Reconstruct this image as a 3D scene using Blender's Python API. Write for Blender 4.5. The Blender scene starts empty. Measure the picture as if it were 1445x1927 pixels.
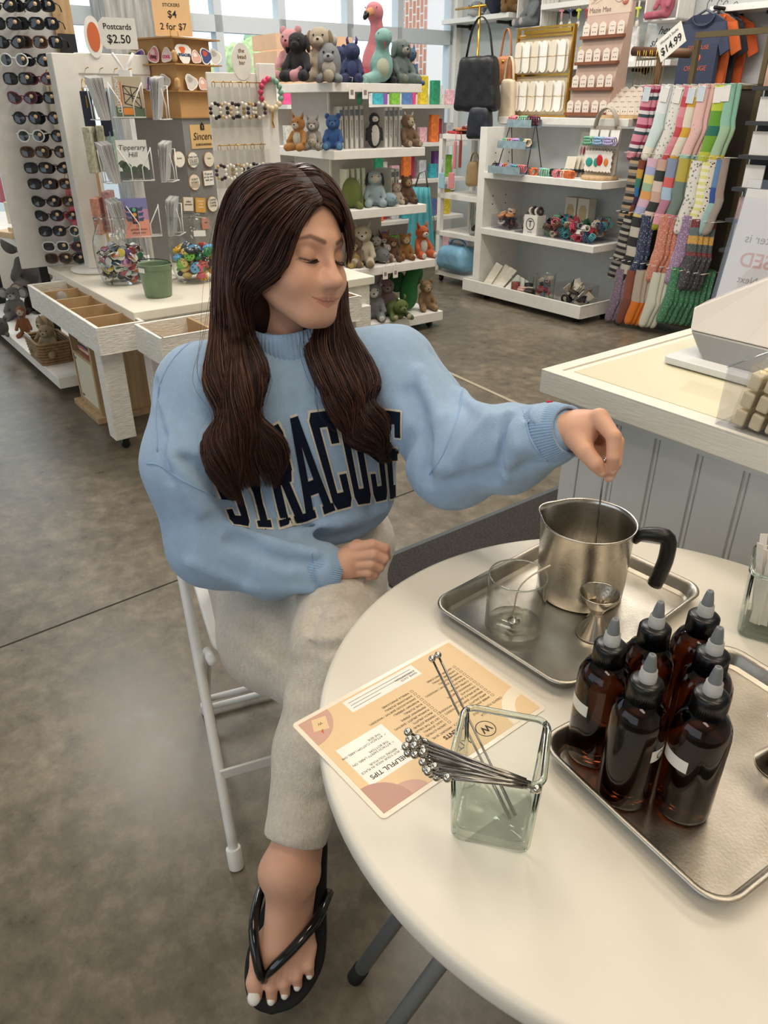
import bpy, bmesh, math, random
import numpy as np
from mathutils import Vector, Matrix, Euler
from mathutils.bvhtree import BVHTree
random.seed(7); np.random.seed(7)
SC = bpy.context.scene
COL = SC.collection
PI = math.pi
R = math.radians

# ------------------------------------------------------------ camera
CAM_H = 1.385
cam_d = bpy.data.cameras.new('camera'); cam = bpy.data.objects.new('camera', cam_d); COL.objects.link(cam)
cam.location = (0, 0, CAM_H); cam.rotation_euler = (R(90 - 28.75), 0, 0)
cam_d.sensor_fit = 'VERTICAL'; cam_d.sensor_height = 36.0; cam_d.lens = 1400 / 1927 * 36
cam_d.clip_start = 0.02; cam_d.clip_end = 200
SC.camera = cam
SC.cycles.transparent_max_bounces = 40; SC.cycles.transmission_bounces = 16; SC.cycles.max_bounces = 16
# ------------------------------------------------------------ world
w = bpy.data.worlds.new('daylight'); SC.world = w; w.use_nodes = True
nt = w.node_tree; bg = nt.nodes['Background']
bg.inputs['Color'].default_value = (0.80, 0.90, 1.0, 1); bg.inputs['Strength'].default_value = 1.8
# ------------------------------------------------------------ view
SC.view_settings.view_transform = 'Standard'; SC.view_settings.look = 'None'
SC.view_settings.exposure = -0.08; SC.view_settings.gamma = 1.0; SC.view_settings.use_curve_mapping = False
# ------------------------------------------------------------ store frame: local x runs along the shelves towards us, y away
PS = R(-53.0)
PV = Vector((math.cos(PS), math.sin(PS), 0)); QV = Vector((-math.sin(PS), math.cos(PS), 0))
def W(p, q, z=0.0): return PV * p + QV * q + Vector((0, 0, z))
# ------------------------------------------------------------ lamps on the ceiling
CEIL = 3.5
def ceiling_lamp(p, q, sx, sy, power, col):
    d = bpy.data.lights.new('ceiling_light', 'AREA'); d.shape = 'RECTANGLE'; d.size = sx; d.size_y = sy
    d.energy = power; d.color = col
    o = bpy.data.objects.new('ceiling_light', d); COL.objects.link(o)
    o.location = W(p, q, CEIL - 0.06); o.rotation_euler = (0, 0, PS)
WARM = (1.0, 0.86, 0.68)
NEUT = (1.0, 0.95, 0.88)
for p, q in ((-5.0, 1.2), (-5.0, 3.6), (-2.9, 2.3), (-2.9, 4.6)):
    ceiling_lamp(p, q, 1.6, 0.5, 56, NEUT)
for p, q in ((-1.1, 0.2), (0.6, 0.9), (-0.6, 2.2), (1.0, -0.8)):
    ceiling_lamp(p, q, 1.4, 0.5, 21, WARM)

# ------------------------------------------------------------ pixel -> place (used once, to read positions off)
TH = R(28.75)
def ray(px, py):
    u = (px - 722.5) / 1400.0; v = -(py - 963.5) / 1400.0
    return Vector((u, math.cos(TH) + v * math.sin(TH), -math.sin(TH) + v * math.cos(TH)))
def onz(px, py, z):
    r = ray(px, py); return Vector((0, 0, CAM_H)) + r * ((z - CAM_H) / r.z)
def ony(px, py, y):
    r = ray(px, py); return Vector((0, 0, CAM_H)) + r * (y / r.y)
def atd(px, py, t): return Vector((0, 0, CAM_H)) + ray(px, py) * t

# ------------------------------------------------------------ materials
MATS = {}
def rgb(h):
    h = h.lstrip('#'); c = [int(h[i:i + 2], 16) / 255 for i in (0, 2, 4)]
    return tuple(x / 12.92 if x <= .04045 else ((x + .055) / 1.055) ** 2.4 for x in c)
def M(name, col, rough=.5, metal=0, var=.05, vs=18, bump=0, bs=60, spec=.5, trans=0, ior=1.45, sheen=0, coat=0, emit=0, stretch=None, alpha=1):
    if name in MATS: return MATS[name]
    if isinstance(col, str): col = rgb(col)
    m = bpy.data.materials.new(name); m.use_nodes = True; n = m.node_tree.nodes; l = m.node_tree.links
    b = n['Principled BSDF']
    b.inputs['Base Color'].default_value = (*col, 1); b.inputs['Roughness'].default_value = rough
    b.inputs['Metallic'].default_value = metal; b.inputs['Specular IOR Level'].default_value = spec
    b.inputs['Transmission Weight'].default_value = trans; b.inputs['IOR'].default_value = ior
    b.inputs['Sheen Weight'].default_value = sheen; b.inputs['Coat Weight'].default_value = coat
    b.inputs['Alpha'].default_value = alpha
    if sheen: b.inputs['Sheen Roughness'].default_value = .5
    if emit: b.inputs['Emission Color'].default_value = (*col, 1); b.inputs['Emission Strength'].default_value = emit
    if var or bump:
        tc = n.new('ShaderNodeTexCoord'); src = tc.outputs['Object']
        if stretch:
            mp = n.new('ShaderNodeMapping'); mp.inputs['Scale'].default_value = stretch; l.new(src, mp.inputs['Vector']); src = mp.outputs['Vector']
    if var:
        t = n.new('ShaderNodeTexNoise'); t.inputs['Scale'].default_value = vs; t.inputs['Detail'].default_value = 4; l.new(src, t.inputs['Vector'])
        r = n.new('ShaderNodeValToRGB'); l.new(t.outputs['Fac'], r.inputs['Fac'])
        r.color_ramp.elements[0].position = .3; r.color_ramp.elements[1].position = .7
        r.color_ramp.elements[0].color = (*[max(0, x * (1 - var)) for x in col], 1)
        r.color_ramp.elements[1].color = (*[min(1, x * (1 + var)) for x in col], 1)
        l.new(r.outputs['Color'], b.inputs['Base Color'])
    if bump:
        t2 = n.new('ShaderNodeTexNoise'); t2.inputs['Scale'].default_value = bs; t2.inputs['Detail'].default_value = 3; l.new(src, t2.inputs['Vector'])
        bp = n.new('ShaderNodeBump'); bp.inputs['Strength'].default_value = bump; bp.inputs['Distance'].default_value = .01
        l.new(t2.outputs['Fac'], bp.inputs['Height']); l.new(bp.outputs['Normal'], b.inputs['Normal'])
    MATS[name] = m; return m
def attr_mat(name, rough=.5, bump=0, bs=80, sheen=0, sub=0, spec=.5, attr='Col'):
    if name in MATS: return MATS[name]
    m = M(name, (1, 1, 1), rough, var=0, bump=bump, bs=bs, sheen=sheen, spec=spec)
    n = m.node_tree.nodes; l = m.node_tree.links; b = n['Principled BSDF']
    a = n.new('ShaderNodeAttribute'); a.attribute_name = attr; l.new(a.outputs['Color'], b.inputs['Base Color'])
    if sub:
        b.inputs['Subsurface Weight'].default_value = sub; b.inputs['Subsurface Radius'].default_value = (.012, .005, .003); b.inputs['Subsurface Scale'].default_value = 1.0
    return m
def plush_mat(col, name=None):
    name = name or 'plush_' + (col if isinstance(col, str) else '%.2f' % col[0])
    return M(name, col, .95, var=.22, vs=140, bump=.8, bs=420, spec=.1, sheen=.2)

# ------------------------------------------------------------ objects
def put(name, me, parent=None, loc=(0, 0, 0), rot=(0, 0, 0)):
    o = bpy.data.objects.new(name, me); COL.objects.link(o)
    o.location = loc; o.rotation_euler = rot
    if parent is not None: o.parent = parent
    return o
def tag(o, label=None, cat=None, group=None, kind=None):
    if label: o['label'] = label
    if cat: o['category'] = cat
    if group: o['group'] = group
    if kind: o['kind'] = kind
    return o
def thing(name, label, cat, loc=(0, 0, 0), rz=0.0, group=None):
    o = bpy.data.objects.new(name, None); COL.objects.link(o); o.empty_display_size = .05
    o.location = loc; o.rotation_euler = (0, 0, rz)
    return tag(o, label, cat, group)
KIDS = {}
def dup(root, loc, rot, label=None, group=None, scale=None):
    def kids(o):
        return [c for c in bpy.data.objects if c.parent == o]
    if root.name not in KIDS: KIDS[root.name] = [(c, kids(c)) for c in kids(root)]
    r = root.copy(); COL.objects.link(r); r.location = loc
    r.rotation_euler = rot if hasattr(rot, '__len__') else (0, 0, rot)
    if scale: r.scale = (scale,) * 3 if not hasattr(scale, '__len__') else scale
    if label: r['label'] = label
    if group: r['group'] = group
    for c, gs in KIDS[root.name]:
        k = c.copy(); COL.objects.link(k); k.parent = r
        for g in gs:
            d = g.copy(); COL.objects.link(d); d.parent = k
    return r

def frame_of(d):
    d = Vector(d).normalized()
    a = Vector((0, 0, 1)) if abs(d.z) < .95 else Vector((1, 0, 0))
    u = d.cross(a).normalized(); v = d.cross(u).normalized()
    return u, v, d
class MB:
    """collects shapes of ONE part"""
    def __init__(s): s.v = []; s.f = []; s.mi = []; s.m = 0; s.sm = []
    def add(s, vs, fs, smooth=False):
        n = len(s.v); s.v += [tuple(x) for x in vs]; s.f += [tuple(i + n for i in f) for f in fs]
        s.mi += [s.m] * len(fs); s.sm += [smooth] * len(fs); return s
    def box(s, c, d, rot=None):
        x, y, z = d[0] / 2, d[1] / 2, d[2] / 2
        vs = [Vector((a * x, b * y, e * z)) for a in (-1, 1) for b in (-1, 1) for e in (-1, 1)]
        if rot is not None:
            mt = rot if isinstance(rot, Matrix) else Euler(rot).to_matrix()
            vs = [mt @ q for q in vs]
        c = Vector(c); vs = [q + c for q in vs]
        return s.add(vs, [(0, 1, 3, 2), (4, 6, 7, 5), (0, 4, 5, 1), (2, 3, 7, 6), (0, 2, 6, 4), (1, 5, 7, 3)])
    def bx(s, x0, x1, y0, y1, z0, z1): return s.box(((x0 + x1) / 2, (y0 + y1) / 2, (z0 + z1) / 2), (x1 - x0, y1 - y0, z1 - z0))
    def tube(s, pts, r, n=10, cap=True, closed=False, flat=1.0):
        pts = [Vector(p) for p in pts]; m = len(pts); rs = r if hasattr(r, '__len__') else [r] * m
        vs = []; fs = []; u = None
        for i, p in enumerate(pts):
            if closed: d = pts[(i + 1) % m] - pts[i - 1]
            else: d = pts[min(i + 1, m - 1)] - pts[max(i - 1, 0)]
            if d.length < 1e-9: d = Vector((0, 0, 1))
            d.normalize()
            if u is None: u, v, _ = frame_of(d)
            else:
                u = u - d * u.dot(d)
                if u.length < 1e-6: u = frame_of(d)[0]
                u.normalize()
            v = d.cross(u)
            for k in range(n):
                a = 2 * PI * k / n; vs.append(p + (u * math.cos(a) + v * (math.sin(a) * flat)) * rs[i])
        for i in range(m if closed else m - 1):
            j = (i + 1) % m
            for k in range(n): fs.append((i * n + k, i * n + (k + 1) % n, j * n + (k + 1) % n, j * n + k))
        if cap and not closed: fs.append(tuple(range(n - 1, -1, -1))); fs.append(tuple((m - 1) * n + k for k in range(n)))
        return s.add(vs, fs, True)
    def cyl(s, p0, p1, r0, r1=None, n=20): return s.tube([p0, p1], [r0, r0 if r1 is None else r1], n)
    def lathe(s, prof, n=32, c=(0, 0, 0), mtx=None, cap0=False, cap1=False, sx=1.0, sy=1.0):
        vs = []; fs = []; m = len(prof); c = Vector(c)
        for r_, z in prof:
            for k in range(n):
                a = 2 * PI * k / n; q = Vector((r_ * math.cos(a) * sx, r_ * math.sin(a) * sy, z))
                if mtx is not None: q = mtx @ q
                vs.append(q + c)
        for i in range(m - 1):
            for k in range(n): fs.append((i * n + k, i * n + (k + 1) % n, (i + 1) * n + (k + 1) % n, (i + 1) * n + k))
        if cap0: fs.append(tuple(range(n - 1, -1, -1)))
        if cap1: fs.append(tuple((m - 1) * n + k for k in range(n)))
        return s.add(vs, fs, True)
    def ball(s, c, r, n=12, m=8, rot=None):
        r = r if hasattr(r, '__len__') else (r, r, r); c = Vector(c); vs = []; fs = []
        mt = None if rot is None else (rot if isinstance(rot, Matrix) else Euler(rot).to_matrix())
        for i in range(m + 1):
            t = PI * i / m
            for k in range(n):
                a = 2 * PI * k / n; q = Vector((r[0] * math.sin(t) * math.cos(a), r[1] * math.sin(t) * math.sin(a), r[2] * math.cos(t)))
                vs.append((mt @ q if mt else q) + c)
        for i in range(m):
            for k in range(n): fs.append((i * n + k, (i + 1) * n + k, (i + 1) * n + (k + 1) % n, i * n + (k + 1) % n))
        return s.add(vs, fs, True)
    def prism(s, poly, z0, z1, mtx=None):
        n = len(poly); vs = [Vector((x, y, z0)) for x, y in poly] + [Vector((x, y, z1)) for x, y in poly]
        if mtx is not None: vs = [mtx @ q for q in vs]
        fs = [tuple(range(n - 1, -1, -1)), tuple(range(n, 2 * n))] + [(i, (i + 1) % n, n + (i + 1) % n, n + i) for i in range(n)]
        return s.add(vs, fs)
    def quad(s, a, b, c, d): return s.add([a, b, c, d], [(0, 1, 2, 3)])
    def mesh(s, name, mats):
        me = bpy.data.meshes.new(name); me.from_pydata(s.v, [], s.f)
        for m in (mats if isinstance(mats, (list, tuple)) else [mats]): me.materials.append(m)
        me.polygons.foreach_set('material_index', s.mi); me.polygons.foreach_set('use_smooth', s.sm)
        me.update(); return me
    def build(s, name, mats, parent=None, bevel=0, seg=2, loc=(0, 0, 0), rot=(0, 0, 0), weld=False):
        me = s.mesh(name, mats)
        bm = bmesh.new(); bm.from_mesh(me)
        bmesh.ops.remove_doubles(bm, verts=bm.verts, dist=1e-6)
        bmesh.ops.recalc_face_normals(bm, faces=bm.faces)
        bm.to_mesh(me); bm.free()
        o = put(name, me, parent, loc, rot)
        if bevel:
            b = o.modifiers.new('bevel', 'BEVEL'); b.width = bevel; b.segments = seg; b.limit_method = 'ANGLE'; b.angle_limit = R(35)
            b.harden_normals = False
        return o
def rrect(w, h, r, n=5):
    out = []
    for cx, cy, a0 in ((w / 2 - r, h / 2 - r, 0), (-w / 2 + r, h / 2 - r, 90), (-w / 2 + r, -h / 2 + r, 180), (w / 2 - r, -h / 2 + r, 270)):
        for i in range(n + 1):
            a = R(a0 + 90 * i / n); out.append((cx + r * math.cos(a), cy + r * math.sin(a)))
    return out
def struct(o): o['kind'] = 'structure'; return o
FONT_CACHE = {}
def text_mesh(txt, size, depth=.0004, align='CENTER', bold=0.0, shear=0.0, spacing=1.0, line=1.0):
    cu = bpy.data.curves.new('lettering', 'FONT'); cu.body = txt; cu.size = size; cu.extrude = depth; cu.align_x = align; cu.align_y = 'CENTER'
    cu.offset = bold; cu.shear = shear; cu.space_character = spacing; cu.space_line = line; cu.resolution_u = 3
    o = bpy.data.objects.new('lettering', cu); COL.objects.link(o)
    dg = bpy.context.evaluated_depsgraph_get(); dg.update()
    me = bpy.data.meshes.new_from_object(o.evaluated_get(dg)); bpy.data.objects.remove(o); bpy.data.curves.remove(cu)
    me.materials.clear()
    return me
def text(txt, size, mat, parent, loc, rot, name='lettering', **k):
    me = text_mesh(txt, size, **k); me.materials.append(mat); me.name = name
    return put(name, me, parent, loc, rot)

# ------------------------------------------------------------ distance-field modelling
def _rot(e): return np.array((Euler(e).to_matrix() if not isinstance(e, Matrix) else e.to_3x3()))
def sd_cap(P, a, b, ra, rb):
    a = np.asarray(a, float); b = np.asarray(b, float); ba = b - a; L2 = max(ba @ ba, 1e-12)
    t = np.clip(((P - a) @ ba) / L2, 0, 1)
    return np.linalg.norm(P - a - t[:, None] * ba, axis=1) - (ra + (rb - ra) * t)
def sd_ell(P, c, r, rot=None):
    Q = P - np.asarray(c, float)
    if rot is not None: Q = Q @ rot
    r = np.asarray(r, float); k0 = np.linalg.norm(Q / r, axis=1); k1 = np.linalg.norm(Q / (r * r), axis=1)
    return k0 * (k0 - 1.0) / np.maximum(k1, 1e-9)
def sd_box(P, c, h, rad, rot=None):
    Q = P - np.asarray(c, float)
    if rot is not None: Q = Q @ rot
    q = np.abs(Q) - (np.asarray(h, float) - rad)
    return np.linalg.norm(np.maximum(q, 0), axis=1) + np.minimum(q.max(axis=1), 0) - rad
def smin(a, b, k):
    if k <= 0: return np.minimum(a, b)
    h = np.clip(.5 + .5 * (b - a) / k, 0, 1); return b + (a - b) * h - k * h * (1 - h)
def smax(a, b, k): return -smin(-a, -b, k)
def field(prims):
    """prims: ('c',a,b,ra,rb,k) ('e',c,r,k[,euler]) ('b',c,h,rad,k[,euler]); a leading '-' carves"""
    def f(P):
        d = None
        for pr in prims:
            t = pr[0]; neg = t[0] == '-'; t = t[-1]
            if t == 'c': x = sd_cap(P, *pr[1:5]); k = pr[5]
            elif t == 'e': x = sd_ell(P, pr[1], pr[2], _rot(pr[4]) if len(pr) > 4 else None); k = pr[3]
            else: x = sd_box(P, pr[1], pr[2], pr[3], _rot(pr[5]) if len(pr) > 5 else None); k = pr[4]
            if d is None: d = x
            elif neg: d = smax(d, -x, k)
            else: d = smin(d, x, k)
        return d
    return f
def prim_bounds(prims, pad):
    lo = []; hi = []
    for pr in prims:
        if pr[0][0] == '-': continue
        if pr[0] == 'c':
            for p, r_ in ((pr[1], pr[3]), (pr[2], pr[4])): lo.append(np.asarray(p, float) - r_); hi.append(np.asarray(p, float) + r_)
        else:
            m = max(pr[2]) if pr[0] == 'e' else float(np.linalg.norm(pr[2]))
            lo.append(np.asarray(pr[1], float) - m); hi.append(np.asarray(pr[1], float) + m)
    return np.min(lo, axis=0) - pad, np.max(hi, axis=0) + pad
def nets(f, lo, hi, h, smooth=0):
    """surface nets over a sparse block grid -> verts, quads"""
    lo = np.asarray(lo, float); hi = np.asarray(hi, float)
    n = np.maximum(np.ceil((hi - lo) / h).astype(int) + 1, 3)
    B = 8
    # coarse pass to skip empty blocks
    nb = -(-n // B)
    F = np.full(nb * B + 1, 1.0)
    cc = np.stack(np.meshgrid(*[np.arange(k) for k in nb], indexing='ij'), -1).reshape(-1, 3)
    cen = lo + (cc * B + B / 2) * h
    dc = f(cen); rad = h * B * .5 * 1.7321 * 1.25 + h
    for (i, j, k), d in zip(cc[dc < -rad], dc[dc < -rad]): F[i * B:i * B + B + 1, j * B:j * B + B + 1, k * B:k * B + B + 1] = -1
    act = cc[np.abs(dc) <= rad]
    loc = np.stack(np.meshgrid(*[np.arange(B + 1)] * 3, indexing='ij'), -1).reshape(-1, 3)
    for s0 in range(0, len(act), 256):
        a = act[s0:s0 + 256]
        P = lo + (a[:, None, :] * B + loc[None]).reshape(-1, 3) * h
        V = f(P).reshape(len(a), B + 1, B + 1, B + 1)
        for (i, j, k), v in zip(a, V): F[i * B:i * B + B + 1, j * B:j * B + B + 1, k * B:k * B + B + 1] = v
    s = F < 0
    nx, ny, nz = F.shape
    cnt = np.zeros((nx - 1, ny - 1, nz - 1), np.int8)
    for a in (0, 1):
        for b in (0, 1):
            for c in (0, 1): cnt += s[a:nx - 1 + a, b:ny - 1 + b, c:nz - 1 + c]
    am = (cnt > 0) & (cnt < 8); idx = np.argwhere(am)
    acc = np.zeros((len(idx), 3)); num = np.zeros(len(idx))
    I = idx.T
    cs = [(a, b, c) for a in (0, 1) for b in (0, 1) for c in (0, 1)]
    for a in cs:
        for ax in range(3):
            if a[ax]: continue
            b = list(a); b[ax] = 1
            fa = F[I[0] + a[0], I[1] + a[1], I[2] + a[2]]; fb = F[I[0] + b[0], I[1] + b[1], I[2] + b[2]]
            m = (fa < 0) != (fb < 0)
            t = np.where(m, fa / np.where(m, fa - fb, 1), 0)
            p = np.tile(np.array(a, float), (len(idx), 1)); p[:, ax] = t
            acc[m] += p[m]; num += m
    V = lo + (idx + acc / num[:, None]) * h
    vid = np.full(am.shape, -1, int); vid[am] = np.arange(len(idx))
    quads = []
    for ax in range(3):
        o1, o2 = [(1, 2), (2, 0), (0, 1)][ax]
        sl0 = [slice(None)] * 3; sl1 = [slice(None)] * 3
        sl0[ax] = slice(0, F.shape[ax] - 1); sl1[ax] = slice(1, F.shape[ax])
        d = s[tuple(sl0)] != s[tuple(sl1)]
        e = np.argwhere(d); e = e[(e[:, o1] > 0) & (e[:, o2] > 0) & (e[:, o1] < am.shape[o1]) & (e[:, o2] < am.shape[o2])]
        if not len(e): continue
        ins = s[tuple(e.T)]
        def g(d1, d2):
            q = e.copy(); q[:, o1] += d1; q[:, o2] += d2; return vid[tuple(q.T)]
        q = np.stack([g(-1, -1), g(0, -1), g(0, 0), g(-1, 0)], 1)
        q[~ins] = q[~ins][:, ::-1]; quads.append(q)
    Qd = np.concatenate(quads) if quads else np.zeros((0, 4), int)
    Qd = Qd[(Qd >= 0).all(1)]
    for _ in range(smooth):
        A = np.zeros_like(V); c = np.zeros(len(V))
        for i in range(4):
            for j in (1, 3): np.add.at(A, Qd[:, i], V[Qd[:, (i + j) % 4]]); np.add.at(c, Qd[:, i], 1)
        V = V * .4 + .6 * A / np.maximum(c, 1)[:, None]
    return V, Qd
def np_mesh(name, V, Qd, mat, cols=None):
    me = bpy.data.meshes.new(name)
    me.vertices.add(len(V)); me.vertices.foreach_set('co', np.asarray(V, np.float32).ravel())
    k = Qd.shape[1]
    me.loops.add(len(Qd) * k); me.loops.foreach_set('vertex_index', Qd.ravel().astype(np.int32))
    me.polygons.add(len(Qd)); me.polygons.foreach_set('loop_start', np.arange(0, len(Qd) * k, k, dtype=np.int32))
    me.polygons.foreach_set('use_smooth', np.ones(len(Qd), bool))
    me.update(calc_edges=True); me.validate()
    for m in (mat if isinstance(mat, (list, tuple)) else [mat]): me.materials.append(m)
    if cols is not None:
        a = me.color_attributes.new('Col', 'FLOAT_COLOR', 'POINT')
        c4 = np.ones((len(V), 4), np.float32); c4[:, :3] = cols; a.data.foreach_set('color', c4.ravel())
    return me
def blob(name, prims, mat, parent=None, h=.004, loc=(0, 0, 0), rot=(0, 0, 0), smooth=1):
    """one smooth soft body out of blended shapes"""
    f = field(prims); lo, hi = prim_bounds(prims, h * 3)
    V, Qd = nets(f, lo, hi, h, smooth)
    return put(name, np_mesh(name, V, Qd, mat), parent, loc, rot)
def vnoise(P, s, seed=0):
    """cheap smooth noise from sines"""
    rs = np.random.RandomState(seed); o = np.zeros(len(P))
    for _ in range(6):
        k = rs.normal(size=3) * s; o += np.sin(P @ k + rs.uniform(0, 6.28))
    return o / 6
def thin_glass(name, tint=(1, 1, 1), edge=(.8, .85, .83), ior=1.45, rough=.0, haze=0.0):
    """thin-walled clear material: lets straight light through, reflects by Fresnel, tinted where seen edge-on"""
    if name in MATS: return MATS[name]
    m = bpy.data.materials.new(name); m.use_nodes = True; n = m.node_tree.nodes; l = m.node_tree.links
    n.remove(n['Principled BSDF']); out = n['Material Output']
    tr = n.new('ShaderNodeBsdfTransparent'); gl = n.new('ShaderNodeBsdfGlossy'); gl.inputs['Roughness'].default_value = rough
    lw = n.new('ShaderNodeLayerWeight'); lw.inputs['Blend'].default_value = .5
    def mth(op, x, y):
        q = n.new('ShaderNodeMath'); q.operation = op; l.new(x, q.inputs[0]); q.inputs[1].default_value = y; return q.outputs[0]
    f3 = mth('POWER', lw.outputs['Facing'], 3.0); f5 = mth('POWER', lw.outputs['Facing'], 5.0); r0 = ((ior - 1) / (ior + 1)) ** 2
    fres = mth('ADD', mth('MULTIPLY', f5, .9 - r0), r0)
    mc = n.new('ShaderNodeMix'); mc.data_type = 'RGBA'; mc.inputs['A'].default_value = (*tint, 1); mc.inputs['B'].default_value = (*edge, 1)
    l.new(f3, mc.inputs['Factor']); l.new(mc.outputs['Result'], tr.inputs['Color'])
    mx = n.new('ShaderNodeMixShader'); l.new(fres, mx.inputs['Fac']); l.new(tr.outputs['BSDF'], mx.inputs[1]); l.new(gl.outputs['BSDF'], mx.inputs[2])
    last = mx.outputs['Shader']
    if haze:
        df = n.new('ShaderNodeBsdfDiffuse'); df.inputs['Color'].default_value = (.9, .9, .9, 1); m2 = n.new('ShaderNodeMixShader'); m2.inputs['Fac'].default_value = haze
        l.new(last, m2.inputs[1]); l.new(df.outputs['BSDF'], m2.inputs[2]); last = m2.outputs['Shader']
    tx = n.new('ShaderNodeTexNoise'); tx.inputs['Scale'].default_value = 8; tc = n.new('ShaderNodeTexCoord'); l.new(tc.outputs['Object'], tx.inputs['Vector'])
    bp = n.new('ShaderNodeBump'); bp.inputs['Strength'].default_value = .03; bp.inputs['Distance'].default_value = .01; l.new(tx.outputs['Fac'], bp.inputs['Height']); l.new(bp.outputs['Normal'], gl.inputs['Normal'])
    l.new(last, out.inputs['Surface']); MATS[name] = m; return m
def atp(px_, py_, p):
    r = ray(px_, py_); return Vector((0, 0, CAM_H)) + r * (p / (r.x * PV.x + r.y * PV.y))
def atq(px_, py_, q):
    r = ray(px_, py_); return Vector((0, 0, CAM_H)) + r * (q / (r.x * QV.x + r.y * QV.y))
def pq(v): return Vector((v.x * PV.x + v.y * PV.y, v.x * QV.x + v.y * QV.y, v.z))
def depth(v): return Vector((v.x, v.y, v.z - CAM_H)).dot(Vector((0, math.cos(TH), -math.sin(TH))))
def solid(name, label, cat, loc, rz, d, mat, bevel=.003, group=None, rot=None):
    """a simple rounded block standing at loc"""
    b = MB(); b.bx(-d[0] / 2, d[0] / 2, -d[1] / 2, d[1] / 2, 0, d[2]); o = b.build(name, mat, None, bevel=bevel); o.location = loc; o.rotation_euler = rot or (0, 0, rz)
    return tag(o, label, cat, group)
ORD = ['first', 'second', 'third', 'fourth', 'fifth', 'sixth', 'seventh', 'eighth', 'ninth', 'tenth', 'eleventh', 'twelfth', 'thirteenth', 'fourteenth', 'fifteenth', 'sixteenth', 'seventeenth', 'eighteenth', 'nineteenth', 'twentieth']
M_dark = M('dark_button', '#141212', .25, var=0); M_gold = M('brass', '#c89b45', .25, metal=1, var=.05); M_black = M('black_metal', '#1b1b1c', .5, var=.05)
M_wood = M('light_oak', '#b99a72', .6, var=.18, vs=5, stretch=(8, 8, .8)); M_kraft = M('kraft_board', '#c39a66', .75, var=.06, vs=12); M_wire = M('white_wire', '#eceae6', .4, var=0)
M_jar = thin_glass('jar_glass', (.97, .985, .98), (.55, .62, .60), 1.5)
M_poly = thin_glass('poly_bag', (.95, .95, .95), (.8, .8, .8), 1.35, .12)
def C(h, r=.6, **k): return M('paint_' + h.strip('#'), h, r, var=k.pop('var', .04), **k)
def caster(parent, x, y, h=.055):
    w = tag(bpy.data.objects.new('caster', None)); COL.objects.link(w); w.parent = parent; w.location = (x, y, 0)
    b = MB(); b.cyl((-.011, 0, .020), (.011, 0, .020), .020, n=16); b.build('wheel', C('#161617', .5), w, bevel=.003)
    b = MB(); b.box((0, .006, h - .008), (.034, .034, .006)); b.box((-.015, .002, h - .026), (.003, .026, .036)); b.box((.015, .002, h - .026), (.003, .026, .036)); b.build('fork', C('#3c3c3e', .35, metal=.8), w)
    return w
# ---- soft toys
_pb = {}
def plush_shape(kind):
    if kind in _pb: return _pb[kind]
    if kind == 'sit': pr = [('e', (0, 0, .30), (.21, .18, .29), 0), ('e', (0, .03, .70), (.205, .195, .19), .06), ('c', (.17, .03, .46), (.25, .20, .24), .075, .07, .05), ('c', (-.17, .03, .46), (-.25, .20, .24), .075, .07, .05), ('c', (.13, .04, .11), (.20, .38, .10), .095, .105, .05), ('c', (-.13, .04, .11), (-.20, .38, .10), .095, .105, .05)]
    elif kind == 'slim': pr = [('e', (0, 0, .30), (.16, .14, .29), 0), ('e', (0, .03, .76), (.16, .16, .17), .05), ('c', (.13, .03, .50), (.22, .14, .22), .05, .055, .04), ('c', (-.13, .03, .50), (-.22, .14, .22), .05, .055, .04), ('c', (.09, .04, .09), (.15, .36, .06), .065, .075, .04), ('c', (-.09, .04, .09), (-.15, .36, .06), .065, .075, .04)]
    elif kind == 'lie': pr = [('e', (0, -.05, .22), (.24, .36, .21), 0), ('e', (0, .33, .36), (.21, .19, .19), .06), ('c', (.18, .18, .14), (.27, .44, .07), .08, .075, .05), ('c', (-.18, .18, .14), (-.27, .44, .07), .08, .075, .05), ('c', (.2, -.25, .12), (.34, -.14, .07), .09, .08, .05), ('c', (-.2, -.25, .12), (-.34, -.14, .07), .09, .08, .05)]
    elif kind == 'egg': pr = [('e', (0, 0, .44), (.30, .28, .44), 0), ('c', (.2, .1, .1), (.26, .28, .08), .1, .1, .05), ('c', (-.2, .1, .1), (-.26, .28, .08), .1, .1, .05)]
    elif kind == 'whale': pr = [('e', (0, .05, .26), (.27, .42, .26), 0), ('c', (0, -.25, .2), (0, -.58, .36), .14, .05, .08), ('e', (.14, -.66, .42), (.16, .09, .04), .04, (0, -.3, .6)), ('e', (-.14, -.66, .42), (.16, .09, .04), .04, (0, .3, -.6)), ('e', (.3, .12, .12), (.14, .1, .035), .04, (0, .4, 0)), ('e', (-.3, .12, .12), (.14, .1, .035), .04, (0, -.4, 0))]
    elif kind == 'bird': pr = [('e', (0, 0, .36), (.23, .21, .36), 0), ('e', (0, .03, .80), (.165, .165, .17), .06), ('c', (.22, 0, .52), (.26, .02, .22), .05, .03, .04), ('c', (-.22, 0, .52), (-.26, .02, .22), .05, .03, .04)]
    f = field(pr); ff = lambda P: f(P) + .010 * vnoise(P, 34, 5)
    lo, hi = prim_bounds(pr, .06); V, Qd = nets(ff, lo, hi, .024, 1)
    _pb[kind] = (V, Qd); return _pb[kind]
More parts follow.
